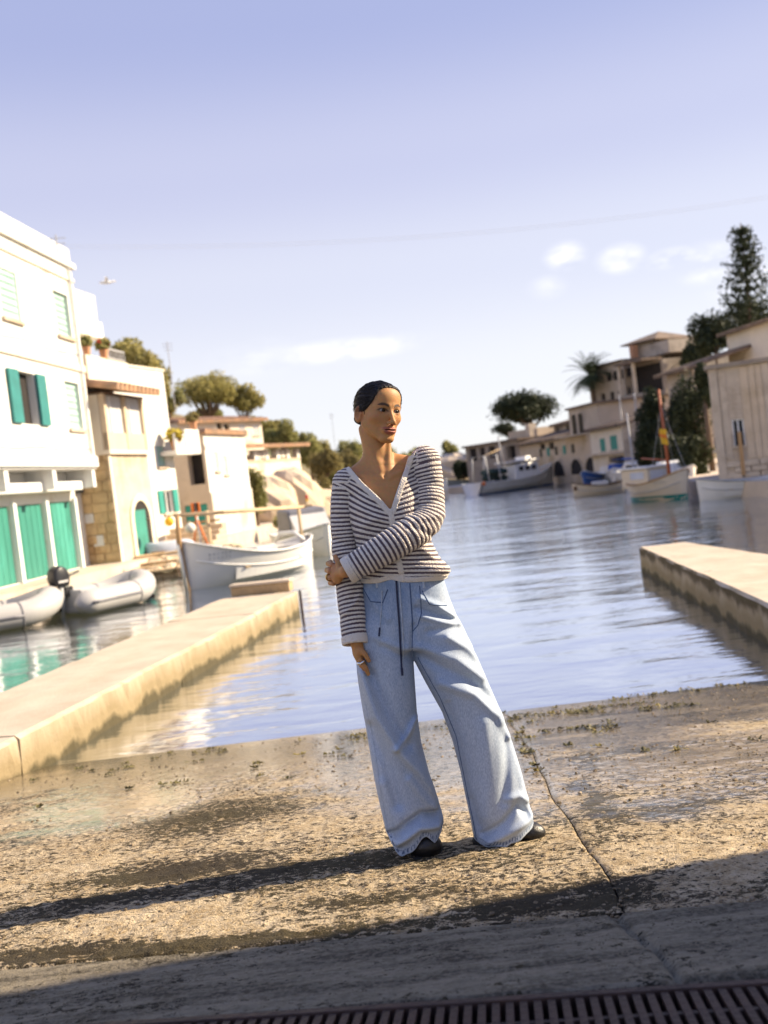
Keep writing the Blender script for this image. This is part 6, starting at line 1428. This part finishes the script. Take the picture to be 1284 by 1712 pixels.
r = N('ShaderNodeValToRGB'); L(n.outputs[0], r.inputs[0]); r.color_ramp.elements[0].position = .35; r.color_ramp.elements[1].position = .75; r.color_ramp.elements[0].color = (.006, .005, .005, 1); r.color_ramp.elements[1].color = (.035, .026, .022, 1); L(r.outputs[0], b.inputs['Base Color'])
b.inputs['Roughness'].default_value = .5; b.inputs['Specular IOR Level'].default_value = .22; bp = N('ShaderNodeBump'); bp.inputs['Strength'].default_value = .5; bp.inputs['Distance'].default_value = .003; L(n.outputs[0], bp.inputs['Height']); L(bp.outputs[0], b.inputs['Normal'])
o = wob_obj('hair', V, Fq, 'hair'); H = to_head(V); az = np.arctan2(H[:, 0], H[:, 1] + 12) * 26; attr(o, 'strand', np.stack([az, H[:, 2] * .02, 0 * az], 1), 'FLOAT_COLOR')
# separate strands drawn back over the scalp to the knot
def strands():
    r = np.random.default_rng(12); C0 = np.array([0, 6., -6.]); n = 6000; d = r.normal(size=(n, 3)); d /= np.linalg.norm(d, axis=1)[:, None]
    def onskull(D, off):
        lo_ = np.full(len(D), 5.); hi_ = np.full(len(D), 80.)
        for _ in range(18): mid = (lo_ + hi_) / 2; v = sk_skull(C0 + D * mid[:, None]) - off; lo_ = np.where(v < 0, mid, lo_); hi_ = np.where(v < 0, hi_, mid)
        return C0 + D * lo_[:, None]
    p = onskull(d, 2.0); zl = np.interp(p[:, 1], ZL[:, 0], ZL[:, 1]); ok = (p[:, 2] < zl + 1.5) & (p[:, 2] > zl - 9) & (p[:, 1] > -1); st = d[ok][:520]; e = np.array([0, -10., -40.]) ; VV = []; FF = []; nv = 0
    for k in range(len(st)):
        a = st[k]; b = (e + r.normal(0, 4, 3)) - 0; b = b / np.linalg.norm(b); om = math.acos(np.clip(a @ b, -1, 1)); T = np.linspace(0, .82 + .1 * r.random(), 13); D = np.stack([(math.sin((1 - t) * om) * a + math.sin(t * om) * b) / math.sin(om) for t in T])
        D += np.array([0, 1, 0]) * (.10 * np.sin(T * math.pi))[:, None] * (abs(a[0]) > .3); D /= np.linalg.norm(D, axis=1)[:, None]
        P_ = onskull(D, 1.7 + .7 * r.random() + .5 * np.sin(T * 9 + k) + (2.2 * r.random() * np.sin(T * 3.4) if k % 9 == 0 else 0)); mb = MB(); mb.tube(P_, [.12] + [.36] * 11 + [.15], 3, False); VV.append(np.array(mb.v)); FF.append(np.array(mb.f) + nv); nv += mb.n
    H = np.concatenate(VV); o = wob_obj('hair_strands', from_head(H), np.concatenate(FF), 'hair_strand', hr); o.parent = hr
hr = o; M('hair_strand', (.012, .009, .008), .45, .6, 60, 0, 1, spec=.28); strands()
# earring and rings
def ring(name, c, nrm, R_, r_, mat):
    nrm = np.array(nrm, float); nrm /= np.linalg.norm(nrm); u = np.cross(nrm, [0, 1, .3]); u /= np.linalg.norm(u); w = np.cross(nrm, u); pts = [np.array(c) + R_ * (math.cos(a) * u + math.sin(a) * w) for a in np.linspace(0, 2 * math.pi, 21)]
    mb = MB(); mb.tube(pts, r_, 8, False); return wob_obj(name, np.array(mb.v), np.array(mb.f), mat)
M('gold', (.75, .52, .20), .25, .05, 5, 0, 1, metal=1.0); M('silver', (.80, .79, .76), .2, .05, 5, 0, 1, metal=1.0)
ring('finger_ring', (551.8, 963.8, -18.5), (-.4, 0, 1), 6.0, 1.2, 'gold'); ring('finger_ring', (606, 1100, HW - 10), (.62, .75, 0), 5.2, 1.7, 'silver')
mb = MB(); mb.ellipsoid((601.5, 1101.5, HW - 14), (3.4, 2.8, 2.2), 12, 8); wob_obj('ring_stone', np.array(mb.v), np.array([f for f in mb.f]), 'silver')

# ---- cardigan
CARD = [(772, 622, 664, 8, 24), (786, 598, 688, 6, 31), (805, 583, 704, 4, 38), (835, 578, 712, 2, 43), (870, 584, 716, 2, 45), (905, 593, 722, 2, 46), (935, 598, 736, 2, 48), (955, 599, 749, 2, 50), (975, 601, 747, 2, 47)]
VPOLY = [(581, 777), (606, 806), (640, 838), (650.5, 851), (653.5, 851), (664, 818), (678, 779), (689, 744), (697, 720)]
CF = [([(690, 900), (722, 935), (748, 950)], 5, 9), ([(655, 962), (700, 952), (745, 962)], -3, 6), ([(700, 925), (735, 945)], -4, 6), ([(604, 905), (640, 890), (668, 880)], -3, 7), ([(600, 880), (630, 868)], 2.5, 7), ([(600, 850), (640, 868)], 2, 8), ([(690, 800), (700, 860)], -2.5, 7), ([(592, 830), (600, 880)], -2.5, 7), ([(618, 862), (622, 866)], 4, 24), ([(676, 858), (680, 862)], 4, 24)]
CFM = Relief(CF, (550, 740), (770, 985))
def vedge(X):
    """signed distance to the neckline in the front plane (negative inside the opening)"""
    P_ = X[:, :2]; d = np.full(len(X), 1e9)
    for i in range(len(VPOLY) - 1):
        a = np.array(VPOLY[i], float); b = np.array(VPOLY[i + 1], float); ab = b - a; t = np.clip(((P_ - a) @ ab) / (ab @ ab), 0, 1); d = np.minimum(d, np.linalg.norm(P_ - a - t[:, None] * ab, axis=1))
    vl = np.interp(P_[:, 0], [v[0] for v in VPOLY], [v[1] for v in VPOLY]); ins = (P_[:, 1] < vl) & (P_[:, 0] > VPOLY[0][0]) & (P_[:, 0] < VPOLY[-1][0])
    return np.where(ins, -d, d)
def f_card_solid(X):
    d = smax(loft(X, CARD, 2.5), 770 - X[:, 1], 8); d = smin(d, cap(X, (612, 790, 8), (578, 812, 6), 22, 25), 12); d = smin(d, cap(X, (686, 766, 8), (709, 773, 6), 20, 25), 12)
    d = d - CFM(X) * np.clip((10 - X[:, 2]) / 25, 0, 1); d = smin(d, ell(X, (716, 951, -20), (34, 16, 30)), 8)
    return d
def hem_v(X): return 971 - .045 * (X[:, 0] - 672) - 5 * np.exp(-((X[:, 0] - 652) / 14) ** 2)
def f_card(X):
    d = f_card_solid(X); d = smax(d, X[:, 1] - hem_v(X), 2.5); ve = vedge(X); op = np.where(X[:, 2] < 20, ve, np.where(X[:, 1] < 768, -5., 50.))
    d = np.maximum(d, -np.where(X[:, 2] < 20, ve, 50.)) ; return np.maximum(d, np.interp(X[:, 0], [684, 688, 700, 712], [764, 762, 750, 700]) - X[:, 1])
PER = 7.1
def knit_material():
    m, nt, b, N, L = new_mat('knit'); a = N('ShaderNodeAttribute'); a.attribute_name = 'stripe'; p = N('ShaderNodeAttribute'); p.attribute_name = 'plain'; tc = N('ShaderNodeTexCoord')
    nz = N('ShaderNodeTexNoise'); nz.inputs['Scale'].default_value = 190; nz.inputs['Detail'].default_value = 2; L(tc.outputs['Object'], nz.inputs['Vector'])
    def mth(op, x, y):
        q = N('ShaderNodeMath'); q.operation = op
        for i, v in enumerate((x, y)):
            if isinstance(v, (int, float)): q.inputs[i].default_value = v
            else: L(v, q.inputs[i])
        return q.outputs[0]
    ph = mth('MULTIPLY', a.outputs['Fac'], 2 * math.pi / PER); sn = mth('ADD', mth('SINE', ph, 0), mth('MULTIPLY', mth('SUBTRACT', nz.outputs[0], .5), 1.5))
    r = N('ShaderNodeMapRange'); r.inputs[1].default_value = -.12; r.inputs[2].default_value = .25; L(sn, r.inputs[0]); dk = mth('MULTIPLY', r.outputs[0], mth('SUBTRACT', 1, p.outputs['Fac']))
    mx = N('ShaderNodeMix'); mx.data_type = 'RGBA'; L(dk, mx.inputs[0]); mx.inputs[6].default_value = (.72, .65, .565, 1); mx.inputs[7].default_value = (.105, .078, .09, 1); L(mx.outputs[2], b.inputs['Base Color'])
    b.inputs['Roughness'].default_value = .95; b.inputs['Specular IOR Level'].default_value = .15; b.inputs['Sheen Weight'].default_value = .25; b.inputs['Sheen Roughness'].default_value = .5
    # knit: fine ribs across the stripe plus yarn noise
    wv = N('ShaderNodeTexVoronoi'); wv.inputs['Scale'].default_value = 150; L(tc.outputs['Object'], wv.inputs['Vector'])
    h = mth('ADD', mth('MULTIPLY', wv.outputs[0], -.8), nz.outputs[0]); bp = N('ShaderNodeBump'); bp.inputs['Strength'].default_value = .75; bp.inputs['Distance'].default_value = .004; L(h, bp.inputs['Height']); L(bp.outputs[0], b.inputs['Normal'])
knit_material()
def ridge(V, f, s, plain, amp=.95):
    g = grad(f, V); return V - g * (amp * (np.sin(s * 2 * math.pi / PER) * .5 + .5) * (1 - plain))[:, None]
V, Fq = polygonize(f_card, (556, 738, -66), (768, 980, 62), 1.25); V = smooth_mesh(V, Fq, 1, .4)
s = V[:, 1] + .40 * np.abs(V[:, 0] - 651) * np.clip((905 - V[:, 1]) / 90, 0, 1) - .05 * (V[:, 0] - 651) + 2.0 * np.sin(V[:, 0] * .035 + 1)
ve = vedge(V); front = V[:, 2] < 14
pu = np.interp(V[:, 1], [850, 905, 970], [652, 660, 673]); plc = (np.abs(V[:, 0] - pu) < 4.6) & (V[:, 1] > 846) & front
plain = np.maximum(((ve < 9.0) & front & (ve > -3)).astype(float), np.maximum(plc, V[:, 1] > hem_v(V) - 8.5))
g = grad(f_card_solid, V); V2 = V + g * (plain * 1.3)[:, None]; V2 = V2 - g * ((1 - plain) * (.9 * (np.sin(s * 2 * math.pi / PER) * .5 + .5)))[:, None]
slit = np.exp(-((V[:, 0] - pu - 3.6) / 1.0) ** 2) * (V[:, 1] > 846) * front; V2 -= g * (slit * 1.8)[:, None]
cg = wob_obj('cardigan', V2, Fq, 'knit'); attr(cg, 'stripe', s); attr(cg, 'plain', plain)
def sleeve(pts, rad, folds, off, depthsign=-1):
    pts = np.array(pts, float); n = len(pts)
    # smooth centre line
    T = np.linspace(0, n - 1, 33); Pm = []; Rm = []
    for t in T:
        i = min(int(t), n - 2); f = t - i; p0, p1, p2, p3 = pts[max(i - 1, 0)], pts[i], pts[i + 1], pts[min(i + 2, n - 1)]
        Pm.append(.5 * ((2 * p1) + (-p0 + p2) * f + (2 * p0 - 5 * p1 + 4 * p2 - p3) * f * f + (-p0 + 3 * p1 - 3 * p2 + p3) * f ** 3)); Rm.append(rad[i] + (rad[i + 1] - rad[i]) * f)
    Pm = np.array(Pm); Rm = np.array(Rm); S = np.concatenate([[0], np.cumsum(np.linalg.norm(np.diff(Pm, axis=0), axis=1))])
    end = Pm[-1]; dr = Pm[-1] - Pm[-5]; dr /= np.linalg.norm(dr)
    RM = Relief(folds, (540, 740), (770, 1090)); d0_ = Pm[1] - Pm[0]; d0_ /= np.linalg.norm(d0_)
    def near(X):
        best = np.full(len(X), 1e9); bs = np.zeros(len(X)); br = np.zeros(len(X))
        for i in range(len(Pm) - 1):
            ab = Pm[i + 1] - Pm[i]; L2 = ab @ ab; t = np.clip(((X - Pm[i]) @ ab) / L2, 0, 1); d = np.linalg.norm(X - Pm[i] - t[:, None] * ab, axis=1) - (Rm[i] + (Rm[i + 1] - Rm[i]) * t)
            m_ = d < best; best = np.where(m_, d, best); bs = np.where(m_, S[i] + t * (S[i + 1] - S[i]), bs)
        return best, bs + np.minimum((X - Pm[0]) @ d0_, 0)
    def f(X):
        d0, sc = near(X); d = d0 - RM(X) * np.clip((12 - X[:, 2]) / 20, 0, 1)
        pl = (X - end) @ dr; d = smax(d, pl, 2.0); inner = d0 + 4.2; return np.maximum(d, -np.maximum(inner, -(pl + 12)))
    lo = Pm.min(0) - Rm.max() - 8; hi = Pm.max(0) + Rm.max() + 8
    V, Fq = polygonize(f, lo, hi, 1.25); V = smooth_mesh(V, Fq, 1, .4); pl = (V - end) @ dr
    num = 0; den = 0; dmin = near(V)[0]
    for i in range(len(Pm) - 1):                          # blended arc length keeps the stripes even round the elbow
        ab = Pm[i + 1] - Pm[i]; t = np.clip(((V - Pm[i]) @ ab) / (ab @ ab), 0, 1); d = np.linalg.norm(V - Pm[i] - t[:, None] * ab, axis=1) - (Rm[i] + (Rm[i + 1] - Rm[i]) * t); w_ = np.exp(-np.clip(d - dmin, 0, 40) / 1.6); num = num + w_ * (S[i] + t * (S[i + 1] - S[i])); den = den + w_
    sc = num / den + np.minimum((V - Pm[0]) @ d0_, 0) + np.maximum(pl, 0)
    plain = (pl > -12).astype(float); s = sc + off + .06 * (V[:, 0] - Pm[:, 0].mean()); V2 = V + grad(f, V) * (plain * .6 - (1 - plain) * .9 * (np.sin(s * 2 * math.pi / PER) * .5 + .5))[:, None]
    o = wob_obj('sleeve', V2, Fq, 'knit', cg); o.parent = cg; attr(o, 'stripe', s); attr(o, 'plain', plain); return f
FA = [([(612, 965), (598, 1000), (578, 1020)], 3.5, 5), ([(604, 985), (585, 1004)], -2.2, 5), ([(555, 900), (590, 915)], -2.5, 5), ([(556, 918), (592, 925)], 2, 5), ([(560, 860), (596, 880)], -2, 6), ([(566, 828), (594, 858)], -2, 6), ([(570, 1030), (610, 1042)], -1.5, 6)]
f_s1 = sleeve([(581, 808, 6), (575, 850, 3), (574.5, 900, 3), (580, 950, -4), (587.5, 1005, -18), (595, 1072, HW)], [26.5, 23.5, 21.5, 22, 23, 21.2], FA, 2.0)
FB = [([(690, 845), (735, 838)], -3, 6), ([(700, 865), (740, 862)], 2.5, 6), ([(690, 880), (728, 898)], -2.5, 5), ([(672, 872), (690, 905)], -2, 6), ([(700, 800), (738, 815)], -2, 6), ([(600, 930), (612, 965)], -1.5, 5)]
f_s2 = sleeve([(711, 770, 6), (717, 818, 0), (712, 868, -20), (680, 893, -42), (636, 920, -54), (581, 952, -57)], [26, 25.5, 28, 28, 25.5, 21.5], FB, 0.0)

# ---- jeans
def denim_material():
    m, nt, b, N, L = new_mat('denim'); tc = N('ShaderNodeTexCoord'); a = N('ShaderNodeAttribute'); a.attribute_name = 'worn'; st = N('ShaderNodeAttribute'); st.attribute_name = 'stitch'
    def nz(sc, det, stt=(1, 1, 1)):
        mp = N('ShaderNodeMapping'); mp.inputs['Scale'].default_value = stt; L(tc.outputs['Object'], mp.inputs[0]); n = N('ShaderNodeTexNoise'); n.inputs['Scale'].default_value = sc; n.inputs['Detail'].default_value = det; L(mp.outputs[0], n.inputs['Vector']); return n.outputs[0]
    def mix(f, x, y):
        q = N('ShaderNodeMix'); q.data_type = 'RGBA'
        if isinstance(f, float): q.inputs[0].default_value = f
        else: L(f, q.inputs[0])
        for i, v in ((6, x), (7, y)):
            if isinstance(v, tuple): q.inputs[i].default_value = (*v, 1)
            else: L(v, q.inputs[i])
        return q.outputs[2]
    c = mix(a.outputs['Fac'], (.21, .305, .47), (.55, .62, .70)); n1 = nz(55, 5, (1, 1, .35)); n2 = nz(420, 2, (1, 1, .25))  # paler by wear and by the painted bounced light
    r = N('ShaderNodeMapRange'); r.inputs[1].default_value = .3; r.inputs[2].default_value = .7; L(n1, r.inputs[0]); c = mix(r.outputs[0], c, mix(.40, c, (.58, .63, .69)))
    r2 = N('ShaderNodeMapRange'); r2.inputs[1].default_value = .35; r2.inputs[2].default_value = .65; r2.inputs[3].default_value = 0; r2.inputs[4].default_value = .42; L(n2, r2.inputs[0]); c = mix(r2.outputs[0], c, (.10, .16, .28)); c = mix(st.outputs['Fac'], c, (.07, .105, .19))
    L(c, b.inputs['Base Color']); b.inputs['Roughness'].default_value = .9; b.inputs['Specular IOR Level'].default_value = .2
    bp = N('ShaderNodeBump'); bp.inputs['Strength'].default_value = .35; bp.inputs['Distance'].default_value = .0015; q = N('ShaderNodeMath'); q.operation = 'ADD'; L(n1, q.inputs[0]); L(n2, q.inputs[1]); L(q.outputs[0], bp.inputs['Height']); L(bp.outputs[0], b.inputs['Normal'])
denim_material()
PEL = [(945, 602, 742, 4, 47), (968, 603, 742, 4, 48), (1000, 600, 752, 4, 50), (1030, 598, 764, 5, 52), (1060, 596, 778, 6, 52), (1100, 590, 798, 6, 50)]
LEGL = [(1000, 598, 684, 2, 46), (1060, 594, 690, 2, 48), (1100, 595, 691, 0, 48), (1140, 599, 693.5, -3, 48), (1190, 607, 697, -4, 48), (1240, 616, 704, -4, 48), (1290, 624, 717, -3, 49), (1330, 632, 731, -3, 50), (1365, 640, 741, -3, 52), (1400, 648, 744, -4, 54), (1425, 652, 744, -4, 55)]
LEGR = [(1000, 676, 752, 4, 46), (1060, 683, 778, 4, 50), (1100, 690, 799, 3, 50), (1140, 711, 816, 2, 50), (1190, 739, 838, 1, 49), (1240, 757, 856, 0, 49), (1290, 770, 871, -1, 49), (1330, 778, 881, -2, 50), (1365, 786, 890, -2, 51), (1400, 792, 896, -2, 52), (1425, 796, 900, -2, 53)]
JF = [([(700, 996), (728, 1008), (758, 1028)], 3.2, 6), ([(695, 1012), (725, 1024), (762, 1036)], -3.2, 6), ([(704, 1026), (736, 1034), (772, 1040)], 3, 6), ([(715, 1050), (760, 1046), (785, 1056)], -2.5, 7),
      ([(690, 1086), (735, 1108), (780, 1130), (825, 1172)], -4.5, 9), ([(700, 1076), (760, 1096), (806, 1128)], 3.2, 9), ([(735, 1135), (790, 1152), (832, 1190), (848, 1225)], 4.5, 10), ([(745, 1060), (778, 1078), (795, 1095)], 2.5, 7),
      ([(748, 1170), (766, 1250), (778, 1330)], -2.5, 8), ([(806, 1200), (812, 1290), (808, 1350)], 2.2, 14), ([(842, 1210), (842, 1270), (836, 1325)], -3, 10), ([(862, 1240), (872, 1320)], 2, 9),
      ([(806, 1382), (838, 1358), (858, 1334), (876, 1352)], -4.5, 7), ([(812, 1392), (850, 1372), (884, 1356)], 4, 8), ([(840, 1322), (862, 1318), (880, 1330)], 3, 7), ([(786, 1330), (800, 1370)], -2, 8),
      ([(606, 1120), (630, 1185), (664, 1237), (702, 1280), (734, 1326)], 5.5, 10), ([(622, 1120), (650, 1190), (680, 1236)], -3.5, 11), ([(694, 1196), (676, 1226), (660, 1240)], 3.5, 6), ([(698, 1204), (708, 1250), (724, 1300), (738, 1352)], -4, 6), ([(702, 1225), (716, 1280)], 3, 5), ([(620, 1210), (648, 1270), (664, 1330)], -4, 12),
      ([(655, 1384), (676, 1364), (702, 1346), (728, 1350)], -5, 7), ([(664, 1392), (700, 1366), (732, 1366)], 4.5, 8), ([(640, 1300), (660, 1350), (672, 1380)], 2.5, 12), ([(684, 1290), (716, 1330), (736, 1345)], 2.5, 8), ([(735, 1330), (738, 1372)], -3, 4),
      ([(640, 990), (640, 1060)], -1.5, 9), ([(612, 985), (630, 1010), (648, 1030)], 2, 7), ([(690, 1040), (686, 1084)], -2.5, 4), ([(640, 1075), (668, 1090), (688, 1098)], -2.2, 7), ([(628, 1060), (660, 1074), (684, 1080)], 2, 7), ([(600, 1040), (612, 1080)], 2, 6)]
def hemL(u, w): return 1413 - 34 * np.exp(-((u - 711) / 24) ** 2) * np.clip((6 - w) / 20, 0, 1) - 48 * np.clip((u - 724) / 22, 0, 1) ** 1.3 - 26 * np.clip((672 - u) / 26, 0, 1) ** 1.2 + 2 * np.sin(u * .22) + .10 * np.clip(-w, 0, 50)
def hemR(u, w): return np.interp(u, [788, 800, 840, 870, 898], [1400, 1400.5, 1396, 1383, 1365]) + 1.3 * np.sin(u * .25) + .05 * np.clip(-w, 0, 50)
JF = [(p_, a_ * (1.9 if p_[0][0] < 700 and p_[0][1] > 1100 else 1.45), w_ * .82) for p_, a_, w_ in JF]
JFM = Relief(JF, (578, 944), (918, 1430))
def f_jeans(X):
    hgt = JFM(X) * np.clip((-4 - X[:, 2]) / 26, 0, 1)
    back = 2.5 * np.sin(X[:, 1] * .06 + X[:, 0] * .03) * np.clip((X[:, 2] - 10) / 20, 0, 1)
    rel = hgt + back; p = smax(loft(X, PEL, 2.3) - rel, X[:, 1] - 1084, 8); l = smax(loft(X, LEGL, 2.2) - rel, 1020 - X[:, 1], 34); r = smax(loft(X, LEGR, 2.2) - rel, 1020 - X[:, 1], 34)
    d = np.maximum(l, X[:, 1] - hemL(X[:, 0], X[:, 2])); e = np.maximum(r, X[:, 1] - hemR(X[:, 0], X[:, 2]))
    # hollow at the hems
    dl = np.maximum(l + 4.5, 1372 - X[:, 1]); er = np.maximum(r + 4.5, 1362 - X[:, 1]); d = np.maximum(d, -dl); e = np.maximum(e, -er)
    legs = smin(d, e, 2.0); q = smin(p, legs, 6); return np.maximum(q, 950 - X[:, 1])
V, Fq = polygonize(f_jeans, (580, 945, -72), (915, 1424, 70), 1.7); V = smooth_mesh(V, Fq, 1, .4)
jn = wob_obj('jeans', V, Fq, 'denim')
left = V[:, 0] < np.interp(V[:, 1], [960, 1090, 1200, 1400], [688, 690, 720, 768])
hl = np.where(left, hemL(V[:, 0], V[:, 2]), hemR(V[:, 0], V[:, 2])) - V[:, 1]
st = ((hl > 4) & (hl < 9.5) & (np.sin(V[:, 0] * 1.25 + V[:, 2] * .8) > .1)).astype(float) * .85 + ((hl > 9.5) & (hl < 11)).astype(float) * .5
bounce_edge = np.interp(V[:, 1], [1100, 1400], [612, 662]); worn = np.clip(.30 + .35 * np.exp(-((V[:, 0] - 640) / 30) ** 2) * (V[:, 1] > 1040) + .45 * np.exp(-((V[:, 0] - np.interp(V[:, 1], [1000, 1400], [735, 850])) / 38) ** 2) + .30 * ((V[:, 1] - 1000) / 400) + .4 * np.clip((bounce_edge - V[:, 0]) / 10, 0, 1) * left - .4 * np.clip((1020 - V[:, 1]) / 60, 0, 1), 0, 1)  # wear fade, plus bounced light painted paler along the left outer edge
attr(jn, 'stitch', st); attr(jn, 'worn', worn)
def surf(f, u, v, w0=-80, w1=20):
    ws = np.linspace(w0, w1, 201); X = np.stack([np.full(201, u), np.full(201, v), ws], 1); d = f(X); i = np.argmax(d < 0); return ws[i] if d[i] < 0 else 0.
def seam(name, pts, rad, mat, lift=.4, parent=None, nn=6):
    P_ = []
    for i in range(len(pts) - 1):
        for t in np.linspace(0, 1, 10, endpoint=(i == len(pts) - 2)): u = pts[i][0] + (pts[i + 1][0] - pts[i][0]) * t; v = pts[i][1] + (pts[i + 1][1] - pts[i][1]) * t; P_.append((u, v, surf(f_jeans, u, v) - lift)) if surf(f_jeans, u, v) < 5 else None
    mb = MB(); mb.tube(P_, rad, nn); return wob_obj(name, np.array(mb.v), np.array([f for f in mb.f if len(f) == 4]), mat, parent or jn)
M('denim_seam', (.085, .13, .23), .9, .2, 60, .2, 200); M('denim_light', (.42, .48, .56), .9, .2, 60, .2, 200); M('cord_navy', (.03, .035, .07), .8, .2, 60, .2, 200)
seam('seam', [(608, 982), (620, 1002), (640, 1004), (648, 982)], 1.0, 'denim_seam'); seam('seam', [(704, 984), (716, 1006), (745, 1010)], 1.0, 'denim_seam')
seam('seam', [(684, 972), (688, 1030), (688, 1082)], 1.1, 'denim_seam'); seam('seam', [(700, 976), (703, 1020), (697, 1040), (689, 1050)], .8, 'denim_seam')
seam('seam', [(698, 1096), (734, 1160), (761, 1225), (778, 1310), (794, 1390)], .9, 'denim_seam', .1)
seam('seam', [(612, 1170), (626, 1240), (638, 1320), (650, 1385)], .8, 'denim_light', .1)
for u in (630, 706): seam('belt_loop', [(u, 966), (u + 1, 980)], 2.2, 'denim_light', .6)
ds = [(662, 968), (664, 1000), (667, 1040), (669, 1080), (671, 1112)]; seam('drawstring', ds, 1.5, 'cord_navy', 1.6); seam('drawstring', [(a + 4.5, b - 1) for a, b in ds[:-1]] + [(673, 1095)], 1.4, 'denim_light', 1.6)
seam('drawstring_tip', [(671, 1110), (672, 1122)], 1.9, 'cord_navy', 2.2)
seam('drawstring', [(639, 985), (637, 1020), (635, 1046)], 1.0, 'denim_light', 1.0); seam('drawstring_tip', [(635, 1044), (634, 1058)], 1.4, 'cord_navy', 1.4)
# ---- shoes
def f_shoe_l(X, only=False):
    d = smin(cap(X, (704, 1396, 26), (709, 1400, -28), 22, 22), ell(X, (709, 1404, -30), (29, 19, 24)), 8); d = smin(d, cap(X, (703, 1360, 16), (704, 1395, 14), 18, 19), 8)
    sole = smax(smax(ell(X, (708, 1418, -6), (32, 30, 56)), X[:, 1] - (1419 - .16 * X[:, 2]), 2), 1408 - .16 * X[:, 2] - X[:, 1], 2); d = smax(d, X[:, 1] - (1412 - .16 * X[:, 2]), 2); return d if not only else sole
def f_shoe_r(X, only=False):
    gl = 1409 - .055 * (X[:, 0] - 800) - .1 * X[:, 2]
    d = smin(cap(X, (812, 1386, 2), (884, 1388, -8), 19, 15), ell(X, (884, 1389, -8), (27, 17, 20)), 8); d = smin(d, cap(X, (826, 1350, 2), (826, 1385, 2), 18, 19), 8)
    sole = smax(smax(ell(X, (852, 1404, -4), (63, 30, 26)), X[:, 1] - gl, 2), gl - 9 - X[:, 1], 2); d = smax(d, X[:, 1] - gl + 6, 2); return d if not only else sole
M('black_leather', (.012, .011, .011), .38, .3, 40, .25, 120, spec=.5)
V, Fq = polygonize(f_shoe_l, (672, 1335, -62), (744, 1436, 58), 1.7); s1 = wob_obj('shoe', V, Fq, 'black_leather')
V, Fq = polygonize(f_shoe_r, (784, 1325, -36), (916, 1424, 32), 1.7); s2 = wob_obj('shoe', V, Fq, 'black_leather')
M('sole_rubber', (.028, .026, .025), .8, .3, 40, .3, 120)
V, Fq = polygonize(lambda X: f_shoe_l(X, True), (672, 1395, -66), (744, 1440, 60), 1.7); wob_obj('sole', V, Fq, 'sole_rubber', s1)
V, Fq = polygonize(lambda X: f_shoe_r(X, True), (784, 1380, -36), (920, 1424, 32), 1.7); wob_obj('sole', V, Fq, 'sole_rubber', s2)
# ------------------------------------------------------------------ house behind the photographer's right shoulder, whose shadow lies over the foot of the ramp
def shade_house():
    t = thing('boat_shed', 'plain plastered boat shed beside the head of the ramp, out of frame', 'building', (5.6, 4.14, .2), 0)
    MB().box(0, 6, -9, 0, -.3, 8.2).build('wall', 'cream_wall', t)
    rf = MB(); rf.prism([(-.15, 8.2), (6.15, 8.2), (3, 9.8)], 'y', -9.1, .0); rf.build('roof', 'roof_tile', t)
    MB().box(-.03, 0.02, -6.2, -3.4, -.2, 2.5).build('door', 'green_paint', t)
shade_house()
